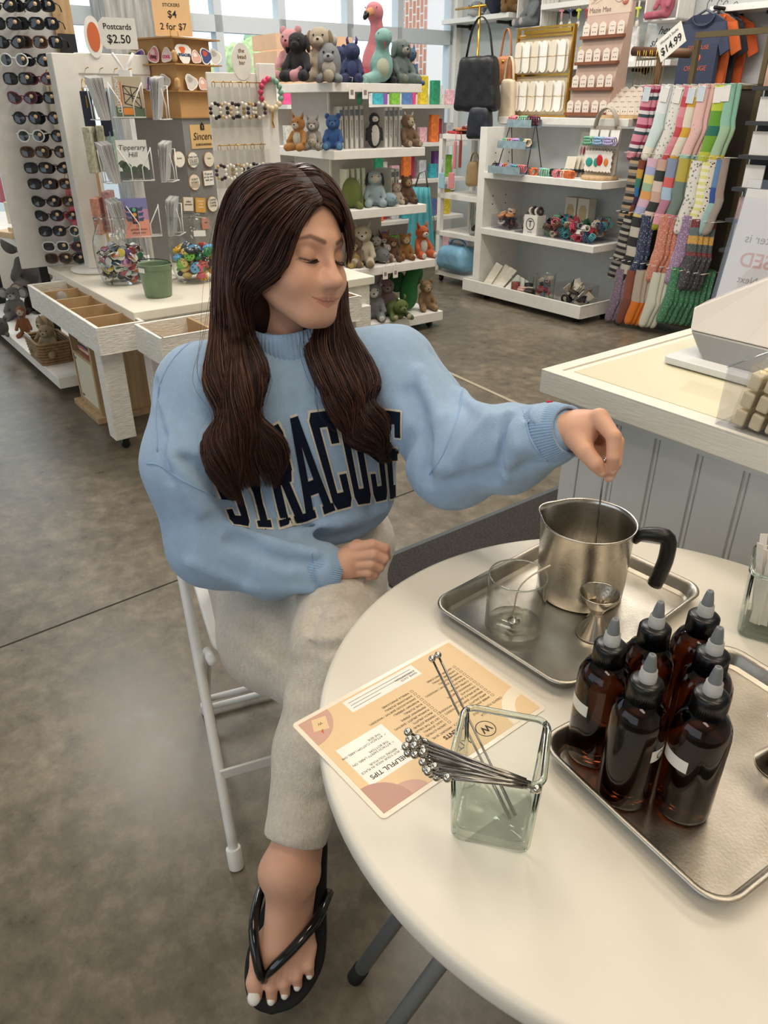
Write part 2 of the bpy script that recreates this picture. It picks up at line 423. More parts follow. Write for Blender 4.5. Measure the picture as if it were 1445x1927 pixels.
def plush(name, label, loc, ang, h, col, kind='sit', ears='round', earcol=None, muz=None, belly=None, group=None, tilt=0, cat='soft toy', eyes=True, nose='#1a1414', inner=None, limbs=None, tail=None, patch=None):
    t = thing(name, label, cat, loc, 0, group); t.rotation_euler = (tilt, 0, ang); t.scale = (h, h, h)
    V, Qd = plush_shape(kind); mt = plush_mat(col)
    put('plush_body', np_mesh('plush_body', V, Qd, mt), t)
    hc = {'sit': (0, .03, .70), 'slim': (0, .03, .76), 'lie': (0, .33, .36), 'egg': (0, 0, .60), 'whale': (0, .3, .3), 'bird': (0, .03, .80)}[kind]; hr = {'sit': .2, 'slim': .165, 'lie': .2, 'egg': .28, 'whale': .2, 'bird': .165}[kind]
    hv = Vector(hc); em = plush_mat(earcol or col)
    def part(n, c, r, m, rot=None, seg=(14, 9)): b = MB(); b.ball(c, r, *seg, rot=rot); return b.build(n, m, t)
    if ears:
        for s in (-1, 1):
            if ears == 'round': e = part('ear', hv + Vector((s * hr * .78, -.01, hr * .80)), (hr * .38, hr * .18, hr * .38), em)
            elif ears == 'point':
                b = MB(); b.tube([hv + Vector((s * hr * .55, 0, hr * .6)), hv + Vector((s * hr * .78, 0, hr * 1.1)), hv + Vector((s * hr * .9, 0, hr * 1.55))], [hr * .36, hr * .25, hr * .04], 10, flat=.6); e = b.build('ear', em, t)
            elif ears == 'flop': e = part('ear', hv + Vector((s * hr * 1.05, .01, -hr * .12)), (hr * .24, hr * .42, hr * .82), em, (0, s * -.18, 0))
            elif ears == 'big': e = part('ear', hv + Vector((s * hr * 1.35, -.03, hr * .1)), (hr * .70, hr * .16, hr * .78), em)
            elif ears == 'long': e = part('ear', hv + Vector((s * hr * .45, -.03, hr * 1.5)), (hr * .22, hr * .14, hr * .85), em, (0, s * .25, 0))
            elif ears == 'horn':
                b = MB(); b.tube([hv + Vector((s * hr * .5, 0, hr * .8)), hv + Vector((s * hr * .62, 0, hr * 1.3)), hv + Vector((s * hr * .5, 0, hr * 1.6))], [hr * .2, hr * .17, hr * .08], 10); e = b.build('horn', em, t)
            if inner and ears in ('round', 'big', 'point'): part('inner_ear', hv + Vector((s * hr * (1.35 if ears == 'big' else .8), hr * .12, hr * (.1 if ears == 'big' else .82))), (hr * (.5 if ears == 'big' else .24), hr * .1, hr * (.56 if ears == 'big' else .24)), plush_mat(inner))
    if muz: part('muzzle', hv + Vector((0, hr * .86, -hr * .25)), (hr * .5, hr * .38, hr * .40), plush_mat(muz))
    if nose: part('nose', hv + Vector((0, hr * (1.22 if muz else 1.0), -hr * .08)), (hr * .13, hr * .1, hr * .10), M_dark if nose == '#1a1414' else C(nose), seg=(10, 6))
    if eyes:
        for s in (-1, 1): part('eye', hv + Vector((s * hr * .42, hr * .84, hr * .24)), (hr * .10,) * 3, M_dark, seg=(10, 6))
    if belly: part('belly', {'sit': (0, .10, .30), 'slim': (0, .08, .32), 'lie': (0, .1, .12), 'egg': (0, .14, .34), 'whale': (0, .2, .12), 'bird': (0, .075, .36)}[kind], {'sit': (.15, .11, .21), 'slim': (.11, .08, .2), 'lie': (.16, .3, .12), 'egg': (.2, .17, .28), 'whale': (.22, .3, .16), 'bird': (.17, .16, .31)}[kind], plush_mat(belly))
    if limbs:
        for s in (-1, 1): part('foot_pad', (s * .20, .455, .10), (.075, .04, .08), plush_mat(limbs))
    if tail: part('tail', (0, -.26, .16), (.09, .12, .09), plush_mat(tail))
    if patch: part('face_patch', hv + Vector((0, hr * .42, 0)), (hr * .75, hr * .66, hr * .66), plush_mat(patch))
    return t
def pl(name, label, px_, py_, z, hpx, ang, col, **k):
    """stand a soft toy where the picture shows its base; ang 0 faces us"""
    v = onz(px_, py_, z) if z is not None else k.pop('at')
    h = hpx / 1400 * depth(v) * 1.04; f = k.pop('fwd', .12) * h
    to = math.atan2(-v.y, -v.x) - PI / 2
    d = Vector((math.cos(to + PI / 2), math.sin(to + PI / 2), 0))
    return plush(name, label, v - d * f, to + R(ang), h, col, **k)
# ============================================================ setting
def floor_mat():
    m = M('polished_concrete', '#75695a', .28, var=0); n = m.node_tree.nodes; l = m.node_tree.links; b = n['Principled BSDF']
    tc = n.new('ShaderNodeTexCoord')
    def noise(s, d=6, rough=.6):
        t = n.new('ShaderNodeTexNoise'); t.inputs['Scale'].default_value = s; t.inputs['Detail'].default_value = d; t.inputs['Roughness'].default_value = rough
        l.new(tc.outputs['Object'], t.inputs['Vector']); return t
    a = noise(1.6, 8); c = noise(14, 8, .7)
    mx = n.new('ShaderNodeMix'); mx.data_type = 'FLOAT'; mx.inputs['Factor'].default_value = .55
    l.new(a.outputs['Fac'], mx.inputs['A']); l.new(c.outputs['Fac'], mx.inputs['B'])
    r = n.new('ShaderNodeValToRGB'); l.new(mx.outputs['Result'], r.inputs['Fac']); e = r.color_ramp.elements
    e[0]  .position = .36; e[0].color = (*rgb('#4d463b'), 1); e[1]  .position = .64; e[1].color = (*rgb('#857a68'), 1)
    k = e.new(.5); k.color = (*rgb('#675f51'), 1)
    l.new(r.outputs['Color'], b.inputs['Base Color'])
    r2 = n.new('ShaderNodeMapRange'); r2.inputs['To Min'].default_value = .2; r2.inputs['To Max'].default_value = .42
    l.new(c.outputs['Fac'], r2.inputs['Value']); l.new(r2.outputs['Result'], b.inputs['Roughness'])
    return m
MF = floor_mat()
M_wall = M('grey_wall_paint', '#b9bcb9', .7, var=.03, vs=3)
M_cream = M('cream_wall_paint', '#d8d4cb', .7, var=.03, vs=3)
M_white = M('white_melamine', '#e9e6df', .45, var=.02, vs=4)
M_frame = M('aluminium_frame', '#c9cfd3', .4, var=.02)
M_pane = thin_glass('window_glass', (.97, 1, 1), (.8, .9, .9), 1.3)
WP, WQ = -6.7, 6.0
f = MB(); f.bx(-6.9, 3.2, -3.2, 6.1, -.1, 0); struct(f.build('floor', MF, rot=(0, 0, PS)))
f = MB(); f.bx(-6.9, 3.2, -3.2, 6.1, CEIL, CEIL + .1); struct(f.build('ceiling', M('white_ceiling', '#e6e3dc', .9), rot=(0, 0, PS)))
f = MB(); f.bx(WP - .15, 3.2, WQ, WQ + .12, 0, CEIL); struct(f.build('wall_right', M_wall, rot=(0, 0, PS)))
f = MB(); f.bx(3.2, 3.32, -3.2, 6.1, 0, CEIL); struct(f.build('wall_near', M_cream, rot=(0, 0, PS)))
f = MB(); f.bx(WP - .15, 3.2, -3.32, -3.2, 0, .8); f.bx(WP - .15, 3.2, -3.32, -3.2, 2.8, CEIL); f.bx(WP - .15, -3.4, -3.32, -3.2, .8, 2.8); f.bx(1.8, 3.2, -3.32, -3.2, .8, 2.8); struct(f.build('wall_left', M_cream, rot=(0, 0, PS)))  # opening added out of view here so daylight reaches the near side
# window wall: low sill wall, header, one big window of framed panes
f = MB(); f.bx(WP - .15, WP, -3.2, WQ, 0, .55); struct(f.build('wall_back', M_cream, rot=(0, 0, PS)))
f = MB(); f.bx(WP - .15, WP, -3.2, WQ, 2.95, CEIL); struct(f.build('trim_1', M_cream, rot=(0, 0, PS)))
f = MB(); f.bx(WP - .16, WP + .04, 5.93, WQ, .55, 2.95); struct(f.build('trim_2', M_white, rot=(0, 0, PS)))
qs = [-3.2, -2.0, -.8, .4, 1.6, 2.7, 3.34, 3.95, 4.67, 5.26, 5.93]
for i, (a, b) in enumerate(zip(qs[:-1], qs[1:])):
    wroot = struct(thing('window_%d' % (i + 1), None, None, (0, 0, 0), PS))
    fr = MB()
    for zz, hh in ((.58, .06), (1.97, .12), (2.92, .06)): fr.bx(WP - .11, WP - .01, a, b, zz - hh / 2, zz + hh / 2)
    fr.bx(WP - .11, WP - .01, a - .0, a + .035, .55, 2.95); fr.bx(WP - .11, WP - .01, b - .035, b, .55, 2.95)
    fr.bx(WP - .08, WP - .04, a, b, 1.43, 1.45)
    fr.build('window_frame', M_frame, wroot)
    g = MB(); g.bx(WP - .063, WP - .058, a + .03, b - .03, .6, 2.9); g.build('pane', M_pane, wroot)
# thin dark strip for the control joint across the slab and a metal floor strip
j = MB(); a = onz(-60, 1241, .001); b = onz(372, 1077, .001); dj = (b - a).normalized(); nj = Vector((-dj.y, dj.x, 0)) * .003
b2 = b + dj * 1.2
j.add([a - nj, a + nj, b2 + nj, b2 - nj], [(0, 1, 2, 3)]); struct(j.build('trim_3', M('dark_joint', '#2f2b26', .9)))
j = MB(); a = onz(876, 715, .002); b = onz(968, 757, .002); dj = (b - a).normalized(); nj = Vector((-dj.y, dj.x, 0)) * .012
a -= dj * .8; b += dj * 1.0
j.add([a - nj, a + nj, b + nj, b - nj], [(0, 1, 2, 3)]); struct(j.build('trim_4', M('floor_strip', '#b9ad98', .4, metal=.3)))
# outdoors beyond the glass
g = MB(); g.bx(-60, WP - .2, -40, 40, -.12, -.05); struct(g.build('ground_outside', M('asphalt', '#a9a9a6', .9), rot=(0, 0, PS)))
def leafy(name, label, p, q, z, r, col, seed):
    rs = random.Random(seed); prims = []
    for i in range(16):
        a = rs.uniform(0, 6.28); e = rs.uniform(-.7, .9); d = r * rs.uniform(.3, .75)
        prims.append(('e', (d * math.cos(a) * math.cos(e), d * math.sin(a) * math.cos(e), z + d * math.sin(e) * 1.1), (r * .42,) * 3, .1))
    prims.insert(0, ('e', (0, 0, z), (r * .7, r * .7, r * .8), .1))
    t = thing(name, label, 'tree', W(p, q), 0)
    ff = field(prims)
    f2 = lambda P: ff(P) + .16 * vnoise(P, 5 / r * 1.5, seed) + .1 * vnoise(P, 14 / r * 1.5, seed + 1)
    lo, hi = prim_bounds(prims, .3); V, Qd = nets(f2, lo, hi, r / 16)
    put('foliage', np_mesh('foliage', V, Qd, M('leaf_' + col, col, .8, var=.35, vs=3.5, bump=.9, bs=9)), t)
    tr = MB(); tr.tube([(0, 0, -.05), (.02, .03, z * .5), (0, 0, z)], [.16, .12, .08], 10); tr.build('trunk', M('bark', '#6d5844', .9, bump=.5, bs=20), t)
for i, (tx, tz, tr_, tc_, lab) in enumerate(((470, 2.0, 1.25, '#c3d295', 'pale green tree outside, behind the sticker stand'), (508, 2.6, 1.1, '#a9c39a', 'blue-green tree outside, left of the pink toy pig'), (420, 1.9, 1.1, '#d3da96', 'yellow green tree outside at the left of the glass'))):
    v = Vector((0, 0, CAM_H)) + ray(tx, 190) * (24 + 3 * i); leafy('broadleaf_tree', lab, v.x * PV.x + v.y * PV.y, v.x * QV.x + v.y * QV.y, tz, tr_, tc_, i + 1)
# brick pier and banner of the neighbouring shop
def brick_mat():
    m = M('red_brick', '#c9744f', .85, var=0); n = m.node_tree.nodes; l = m.node_tree.links
    tc = n.new('ShaderNodeTexCoord'); mp = n.new('ShaderNodeMapping'); mp.inputs['Rotation'].default_value = (R(90), 0, R(90))
    t = n.new('ShaderNodeTexBrick'); t.inputs['Scale'].default_value = 3.2; t.inputs['Color1'].default_value = (*rgb('#e3a186'), 1); t.inputs['Color2'].default_value = (*rgb('#d68c6e'), 1); t.inputs['Mortar'].default_value = (*rgb('#eedfd6'), 1); t.inputs['Mortar Size'].default_value = .03
    l.new(tc.outputs['Object'], mp.inputs['Vector']); l.new(mp.outputs['Vector'], t.inputs['Vector']); l.new(t.outputs['Color'], n['Principled BSDF'].inputs['Base Color']); return m
pb = MB(); pb.bx(-9.4, -8.9, 7.42, 7.95, -.05, 3.6); struct(pb.build('pillar_outside', brick_mat(), rot=(0, 0, PS)))
sg = thing('shop_banner', 'dark blue corrugated panel with white lettering outside beside the brick pillar', 'sign', W(-9.0, 7.02), PS)
s = MB(); s.box((0, 0, 1.35), (.04, .62, 1.0))
for i in range(12): s.cyl((.02, -.285 + i * .052, .86), (.02, -.285 + i * .052, 1.84), .012, n=6)
s.build('panel', M('banner_blue', '#41607f', .6), sg)
tm = M('banner_white', '#eef2f6', .6)
for i, wd in enumerate(('BUFFALO', 'WILD', 'WINGS')):
    text(wd, .165, tm, sg, (.045, .04, 1.66 - i * .17), (R(90), 0, R(90)), bold=.006, depth=.006)
# grey-washed timber post between the windows
t = MB(); t.bx(-6.6, -6.3, 2.25, 2.72, 0, CEIL); struct(t.build('trim_5', M('weathered_timber', '#9c9a96', .85, var=.35, vs=6, stretch=(6, 6, .6)), rot=(0, 0, PS)))
# ============================================================ the seated person
PR = Vector((-.17, 1.33, 0))
person = thing('person', 'person with long brown hair in a blue sweatshirt seated at the table, stirring a pitcher', 'person', PR)
PL = -PR
def cub(pts, n):
    """Catmull-Rom through points -> n samples"""
    P = np.array(pts, float); m = len(P); Pp = np.vstack([2 * P[0] - P[1], P, 2 * P[-1] - P[-2]])
    out = []
    for x in np.linspace(0, m - 1 - 1e-6, n):
        i = int(x); t = x - i; a, b, c, d = Pp[i:i + 4]
        out.append(.5 * (2 * b + (c - a) * t + (2 * a - 5 * b + 4 * c - d) * t * t + (3 * b - a - 3 * c + d) * t ** 3))
    return np.array(out)
# ---- head frame: x = her right, y = forward, z = up
HS = .965; HP = np.array([-.150, 1.262, 1.1755])
HM = np.array(Matrix.Rotation(R(-132.5), 3, 'Z') @ Matrix.Rotation(R(4.0), 3, 'X') @ Matrix.Rotation(R(-10.5), 3, 'Y'))
def hw(p): return HP + HM @ (HS * np.asarray(p, float))
def hl(P): return ((P - HP) @ HM) / HS
head_pr = [('e', (0, -.014, .034), (.073, .092, .086), 0),
    ('e', (0, .026, -.005), (.060, .060, .085), .03),
    ('e', (0, .030, -.062), (.046, .054, .046), .03),
    ('e', (0, .068, -.100), (.020, .020, .016), .03)]
for s in (-1, 1):
    head_pr += [('c', (s * .050, .004, -.060), (s * .022, .066, -.098), .014, .014, .028),
        ('e', (s * .036, .047, -.034), (.024, .025, .024), .025),
        ('c', (s * .048, .060, .020), (s * .012, .083, .019), .008, .009, .018),
        ('e', (s * .074, -.012, -.018), (.007, .017, .030), .006, (0, 0, s * -.3))]
for s in (-1, 1): head_pr += [('-e', (s * .033, .094, -.004), (.018, .0125, .0105), .014)]
head_pr += [('c', (0, .084, .012), (0, .109, -.037), .0056, .0078, .016), ('e', (0, .1125, -.0425), (.0098, .0110, .0094), .009)]
for s in (-1, 1):
    head_pr += [('e', (s * .0108, .0975, -.0462), (.0056, .0100, .0066), .014), ('e', (s * .0320, .0712, -.0035), (.0158, .0136, .0130), .0035), ('e', (s * .032, .066, -.046), (.022, .020, .02), .03), ('e', (s * .0065, .0985, -.035), (.0060, .0100, .0085), .010)]
head_pr += [('e', (0, .072, -.072), (.030, .0175, .024), .02)]
for s in (-1, 1):
    head_pr += [('c', (s * .0265, .0765, -.0695), (s * .006, .0885, -.0700), .0014, .0036, .006), ('c', (s * .006, .0885, -.0700), (0, .0885, -.0712), .0036, .0034, .004),
        ('c', (s * .0200, .0790, -.0765), (0, .0872, -.0800), .0022, .0050, .006)]
for s in (-1, 1):
    head_pr += [('-c', (s * .0295, .0765, -.0680), (s * .012, .0868, -.0738), .0012, .0016, .002), ('-c', (s * .012, .0868, -.0738), (0, .0908, -.0746), .0016, .0017, .002),
        ('-e', (s * .0056, .1055, -.0560), (.0028, .0040, .0022), .003)]
_hf = field(head_pr)
NB = np.array([-.160, 1.285, .985])
def neck_head(P):
    d = _hf(hl(P)) * HS
    return smin(d, sd_cap(P, hw((0, -.022, -.045)), NB, .047, .052), .02)
SH_R = np.array([-.318, 1.215, .955]); SH_L = np.array([.022, 1.265, .965])
EL_R = np.array(atd(400, 1020, 1.315)); MID_R = np.array(atd(366, 872, 1.275)); WR_R = np.array(atd(628, 1072, 1.325))
EL_L = np.array([.120, 1.135, .875]); WR_L = np.array(atd(1062, 812, 1.02))
HIP = np.array([-.165, 1.385, .555])
HIP_R = np.array([-.255, 1.365, .535]); HIP_L = np.array([-.085, 1.395, .555])
KN_R = np.array([-.062, 1.05, .475]); AN_R = np.array([.045, 1.205, .10])
KN_L = np.array([-.080, 1.005, .575]); AN_L = np.array(atd(543, 1640, 1.205))
inner = [('e', (-.155, 1.285, .86), (.14, .09, .15), .05), ('e', (-.16, 1.33, .70), (.12, .09, .12), .05), ('e', HIP, (.15, .11, .09), .05),
    ('c', NB, (-.156, 1.285, .90), .05, .07, .05), ('c', SH_R, EL_R, .045, .036, .04), ('c', EL_R, WR_R, .036, .024, .02),
    ('c', SH_L, EL_L, .045, .036, .04), ('c', EL_L, WR_L, .036, .024, .02), ('c', (-.15, 1.27, .95), SH_R, .06, .045, .04), ('c', (-.15, 1.27, .95), SH_L, .06, .045, .04),
    ('c', HIP_R, KN_R, .075, .05, .04), ('c', KN_R, AN_R, .05, .032, .03), ('c', HIP_L, KN_L, .075, .05, .04), ('c', KN_L, AN_L, .05, .030, .03)]
# ---- hands
def chain(pts, rs, k=.006):
    pts = [np.array(atd(*p)) for p in pts]
    return [('c', pts[i], pts[i + 1], rs[i], rs[i + 1], k if i == 0 else .002) for i in range(len(pts) - 1)], pts
def hand(palm, fingers):
    pr = []; tips = []
    for a, b, ra, rb in palm: pr.append(('c', np.array(atd(*a)), np.array(atd(*b)), ra, rb, .014 if pr else 0))
    for pts, rs in fingers:
        c, p = chain(pts, rs); tips.append((p[-2], p[-1], rs[-1]))
        f = field(c); pr.append(c)
    return pr, tips
def hand_field(pr):
    base = field([x for x in pr if isinstance(x, tuple)]); fs = [field(x) for x in pr if isinstance(x, list)]
    def f(P):
        d = base(P)
        for g in fs: d = smin(d, g(P), .0035)
        return d
    bounds = prim_bounds([x for x in pr if isinstance(x, tuple)] + [y for x in pr if isinstance(x, list) for y in x], .008)
    return f, bounds
hl_pr, tips_l = hand(
    [((1056, 808, 1.022), (1092, 808, 1.012), .0245, .0225), ((1092, 806, 1.015), (1128, 786, .992), .020, .0125), ((1090, 800, 1.022), (1124, 790, 1.022), .018, .0125),
     ((1086, 818, 1.006), (1100, 846, .992), .017, .0125)],
    [([(1126, 786, .990), (1155, 822, .966), (1154, 860, .968), (1150, 884, .982)], [.0118, .0098, .0088, .0070]),
     ([(1130, 786, 1.008), (1160, 832, .988), (1157, 872, .986), (1145, 898, .994)], [.0118, .0098, .0088, .0070]),
     ([(1124, 790, 1.026), (1150, 832, 1.022), (1130, 852, 1.024), (1110, 842, 1.018)], [.0112, .0092, .0084, .0070]),
     ([(1112, 798, 1.040), (1132, 838, 1.044), (1108, 856, 1.042), (1086, 852, 1.034)], [.0105, .0084, .0076, .0064]),
     ([(1084, 826, 1.000), (1101, 850, .984), (1120, 872, .978), (1132, 887, .984)], [.0150, .0118, .0104, .0078])])
hr_pr, tips_r = hand(
    [((620, 1074, 1.330), (650, 1058, 1.318), .024, .024), ((648, 1062, 1.318), (668, 1034, 1.310), .021, .012), ((648, 1066, 1.320), (672, 1074, 1.318), .021, .0115)],
    [([(666, 1032, 1.308), (700, 1025, 1.298), (724, 1032, 1.306), (728, 1048, 1.322)], [.0118, .0100, .0090, .0072]),
     ([(666, 1047, 1.308), (702, 1044, 1.297), (722, 1052, 1.306), (718, 1064, 1.322)], [.0118, .0100, .0090, .0072]),
     ([(668, 1061, 1.311), (699, 1061, 1.301), (714, 1068, 1.310), (706, 1076, 1.324)], [.0114, .0095, .0086, .0070]),
     ([(672, 1074, 1.317), (694, 1077, 1.308), (704, 1082, 1.316), (694, 1087, 1.328)], [.0104, .0084, .0076, .0062]),
     ([(650, 1042, 1.330), (672, 1026, 1.338), (694, 1030, 1.345)], [.0140, .0110, .0082])])
# ---- feet
def foot_frame(ank, toe, up):
    y = Vector(toe - ank).normalized(); x = y.cross(Vector(up)).normalized(); z = x.cross(y)
    return np.array([x, y, z]).T
TOE_L = np.array(atd(504, 1925, 1.165))
FML = foot_frame(AN_L + np.array([0, 0, -.045]), TOE_L, (0, -.25, 1.0))
FMR = foot_frame(AN_R, AN_R + np.array([.08, -.2, 0]), (0, 0, 1)); AN_R2 = AN_R - np.array([0, 0, .01])
FS = 1.13
foot_pr = [('c', (0, -.004, .012), (0, .0, -.004), .031, .033, 0), ('e', (0, -.034, -.046), (.029, .032, .030), .03),
    ('e', (.027, .004, -.002), (.010, .013, .014), .025), ('e', (-.027, -.002, -.008), (.010, .013, .014), .025),
    ('c', (0, .006, -.020), (.006, .10, -.050), .033, .023, .03), ('c', (-.004, -.03, -.052), (-.022, .10, -.062), .024, .016, .03),
    ('e', (.024, .118, -.056), (.022, .030, .019), .02), ('e', (-.024, .108, -.062), (.022, .030, .014), .02)]
def foot_field(Mx, an, flip=1, knee=None):
    ds = (knee - an) / np.linalg.norm(knee - an)
    toes = [[('c', (.030, .128, -.058), (.031, .158, -.060), .0135, .0135, 0), ('c', (.031, .158, -.060), (.029, .176, -.064), .0135, .0100, .004)]]
    for x, y, l, r_ in ((.008, .136, .040, .0092), (-.010, .132, .034, .0086), (-.026, .123, .030, .0082), (-.041, .110, .026, .0078)):
        toes.append([('c', (x, y - .01, -.060), (x - .001, y + l * .55, -.056), r_, r_, 0), ('c', (x - .001, y + l * .55, -.056), (x - .003, y + l, -.067), r_, r_ * .85, .003)])
    b = field(foot_pr); ts = [field(t) for t in toes]
    def f(P):
        Q = (P - an) @ Mx / FS
        if flip < 0: Q = Q * np.array([-1, 1, 1])
        d = b(Q)
        for t in ts: d = smin(d, t(Q), .005)
        return smin(d * FS, sd_cap(P, an, an + ds * .15, .034, .040), .025)
    c = np.array([[x, y, z] for x in (-.07, .07) for y in (-.09, .2) for z in (-.09, .14)]) @ Mx.T * FS + an; c = np.vstack([c, an + ds * .2 + .05, an + ds * .2 - .05])
    return f, (c.min(0), c.max(0)), toes
fl, bl, toes_l = foot_field(FML, AN_L, 1, KN_L)
fr_, br, _ = foot_field(FMR, AN_R2, -1, KN_R)
# ---- one body
pieces = []
def piece(f, lo, hi, h, sm=1): 
    V, Qd = nets(f, lo, hi, h, sm); pieces.append((V, Qd)); return V
Vh = piece(neck_head, hw((0, 0, 0)) - .155, hw((0, 0, 0)) + .15, .0018)
keep_head = len(Vh)
fin = field(inner); lo, hi = prim_bounds(inner, .02)
piece(fin, lo, hi, .010)
for pr in (hl_pr, hr_pr):
    f, (lo, hi) = hand_field(pr); piece(f, lo, hi, .0014)
piece(fl, *bl, .002); piece(fr_, *br, .003)
off = 0; VV = []; QQ = []
for V, Qd in pieces: VV.append(V); QQ.append(Qd + off); off += len(V)
VV = np.vstack(VV); QQ = np.vstack(QQ)
skin = np.array(rgb('#d8a78d')); col = np.tile(skin, (len(VV), 1))
col *= (1 + .05 * vnoise(VV, 60, 3) + .03 * vnoise(VV, 220, 4))[:, None]
L = hl(VV); isf = (np.linalg.norm(L, axis=1) < .17) & (L[:, 1] > .03); L2 = L * [1, 0, 1]
def blend(mask, c): 
    global col
    col = col * (1 - mask[:, None]) + np.array(rgb(c)) * mask[:, None]
def gz(d, w): return np.clip(1 - d / w, 0, 1)
for s in (-1, 1):
    blend(isf * .55 * np.exp(-(np.linalg.norm((L - np.array([s * .040, .066, -.038])) / [1, 1, .8], axis=1) / .022) ** 2), '#c98571')
    # brows
    d = np.minimum(sd_cap(L2, (s * .014, 0, .0165), (s * .034, 0, .0235), .0034, .0030), sd_cap(L2, (s * .034, 0, .0235), (s * .052, 0, .0175), .0030, .0008))
    blend(isf * .75 * np.clip(.6 - d / .003, 0, 1), '#563b30')
    d = np.minimum(sd_cap(L2, (s * .047, 0, -.0105), (s * .034, 0, -.0130), .0008, .0009), sd_cap(L2, (s * .034, 0, -.0130), (s * .019, 0, -.0100), .0009, .0006)); blend(isf * .9 * np.clip(1 - d / .0012, 0, 1), '#2c1d1a')
    blend(isf * .35 * np.exp(-(np.linalg.norm((L - np.array([s * .032, .08, .004])) / [1.3, 1, .6], axis=1) / .013) ** 2), '#b07e6c')
d = np.minimum.reduce([sd_cap(L2, (s * .0270, 0, -.0698), (s * .005, 0, -.0705), .0006, .0034) for s in (-1, 1)] + [sd_cap(L2, (s * .0220, 0, -.0745), (0, 0, -.0792), .0010, .0050) for s in (-1, 1)])
blend(isf * .75 * np.clip(.6 - d / .002, 0, 1), '#bd7a6f')
blend(isf * .35 * np.exp(-(np.linalg.norm(L - np.array([0, .112, -.04]), axis=1) / .014) ** 2), '#cc8a74')
d = np.minimum.reduce([sd_cap(L2, (s * .0300, 0, -.0678), (s * .012, 0, -.0738), .0002, .0004) for s in (-1, 1)] + [sd_cap(L2, (.012, 0, -.0738), (-.012, 0, -.0738), .0004, .0004)])
blend(isf * .8 * np.clip(1 - d / .0011, 0, 1), '#75403a')  # shade of the crease between the lips, painted into the skin colour
# reddened knuckles and toes
M_skin = attr_mat('skin', .48, bump=.06, bs=900, sub=.12, spec=.4)
body = put('body', np_mesh('body', VV, QQ, M_skin, col), person, PL)
BV_body = BVHTree.FromPolygons([Vector(v) for v in VV], [tuple(int(i) for i in q) for q in QQ])
# nails
M_nail = M('white_nail_varnish', '#eee9e2', .25, var=0); M_nailp = M('natural_nail', '#e6b9a4', .25, var=0)
def nail(name, a, b, r, mat, updir, w=.0058, l=.0072, back=.25, lift=.55):
    d = Vector(b - a).normalized(); u = Vector(updir); u = (u - d * u.dot(d)).normalized(); x = d.cross(u)
    c = Vector(b) - d * r * back + u * r * lift
    mb = MB(); mb.ball((0, 0, 0), (w, l, r * .5), 12, 8); o = mb.build(name, mat, body)
    o.matrix_local = Matrix((x, d, u)).transposed().to_4x4(); o.location = c
    return o
camd = Vector((0, -.88, .48))
for i, (a, b, r_) in enumerate(tips_l):
    if i in (0, 1, 4): nail('fingernail', a, b, r_, M_nailp, camd + Vector((.4 if i < 2 else -.5, 0, 0)), w=.0052, l=.0065)
for i, t in enumerate(toes_l):
    a = FML @ np.array(t[1][1]) * FS + AN_L; b = FML @ np.array(t[1][2]) * FS + AN_L; rn = t[1][3] * FS
    nail('toenail', a, b, rn, M_nail, FML[:, 2], w=rn * (.72 if i == 0 else .62), l=rn * (.8 if i == 0 else .7), back=.1, lift=.62)
# lashes
for s in (-1, 1):
    mb = MB()
    for i in range(26):
        f = i / 25; x = s * (.0185 + .0295 * f)
        root = np.array([x, .0838 - .0165 * f ** 2.2, -.0098 - .0034 * math.sin(PI * f)])
        dr = np.array([s * (.1 + .6 * f), 1.0, -.55]); dr /= np.linalg.norm(dr); ln = .0085 + .004 * math.sin(PI * min(1, f + .1))
        p = [root, root + dr * ln * .5 + np.array([0, 0, -.0008]), root + dr * ln + np.array([0, 0, .0018])]
        mb.tube([hw(q) for q in p], [.00062, .00045, .00012], 4)
    mb.build('eyelashes', M('lash', '#15100f', .6, var=0), person, loc=PL)

# ---- sweatshirt
ZR = Matrix.Rotation(R(8), 3, 'Z')
shirt_pr = [('e', (-.150, 1.275, .865), (.185, .118, .165), 0, ZR), ('e', (-.160, 1.305, .715), (.185, .138, .115), .07, ZR),
    ('c', (-.155, 1.27, .985), SH_R + [.02, 0, .012], .060, .062, .05), ('c', (-.155, 1.27, .985), SH_L + [-.02, 0, .01], .060, .062, .05),
    ('c', SH_R, MID_R, .072, .084, .05), ('c', MID_R, EL_R, .084, .076, .03),
    ('c', EL_R, EL_R * .5 + WR_R * .5 + [0, 0, -.012], .075, .064, .03), ('c', EL_R * .5 + WR_R * .5 + [0, 0, -.012], WR_R * .88 + EL_R * .12, .064, .047, .02),
    ('c', SH_L, EL_L, .080, .073, .05), ('c', EL_L, EL_L * .45 + WR_L * .55 + [0, 0, -.012], .072, .064, .03),
    ('c', EL_L * .45 + WR_L * .55 + [0, 0, -.012], WR_L * .88 + EL_L * .12, .063, .047, .02),
    ('e', EL_L + [-.01, -.01, -.03], (.06, .06, .055), .05)]
_sf = field(shirt_pr)
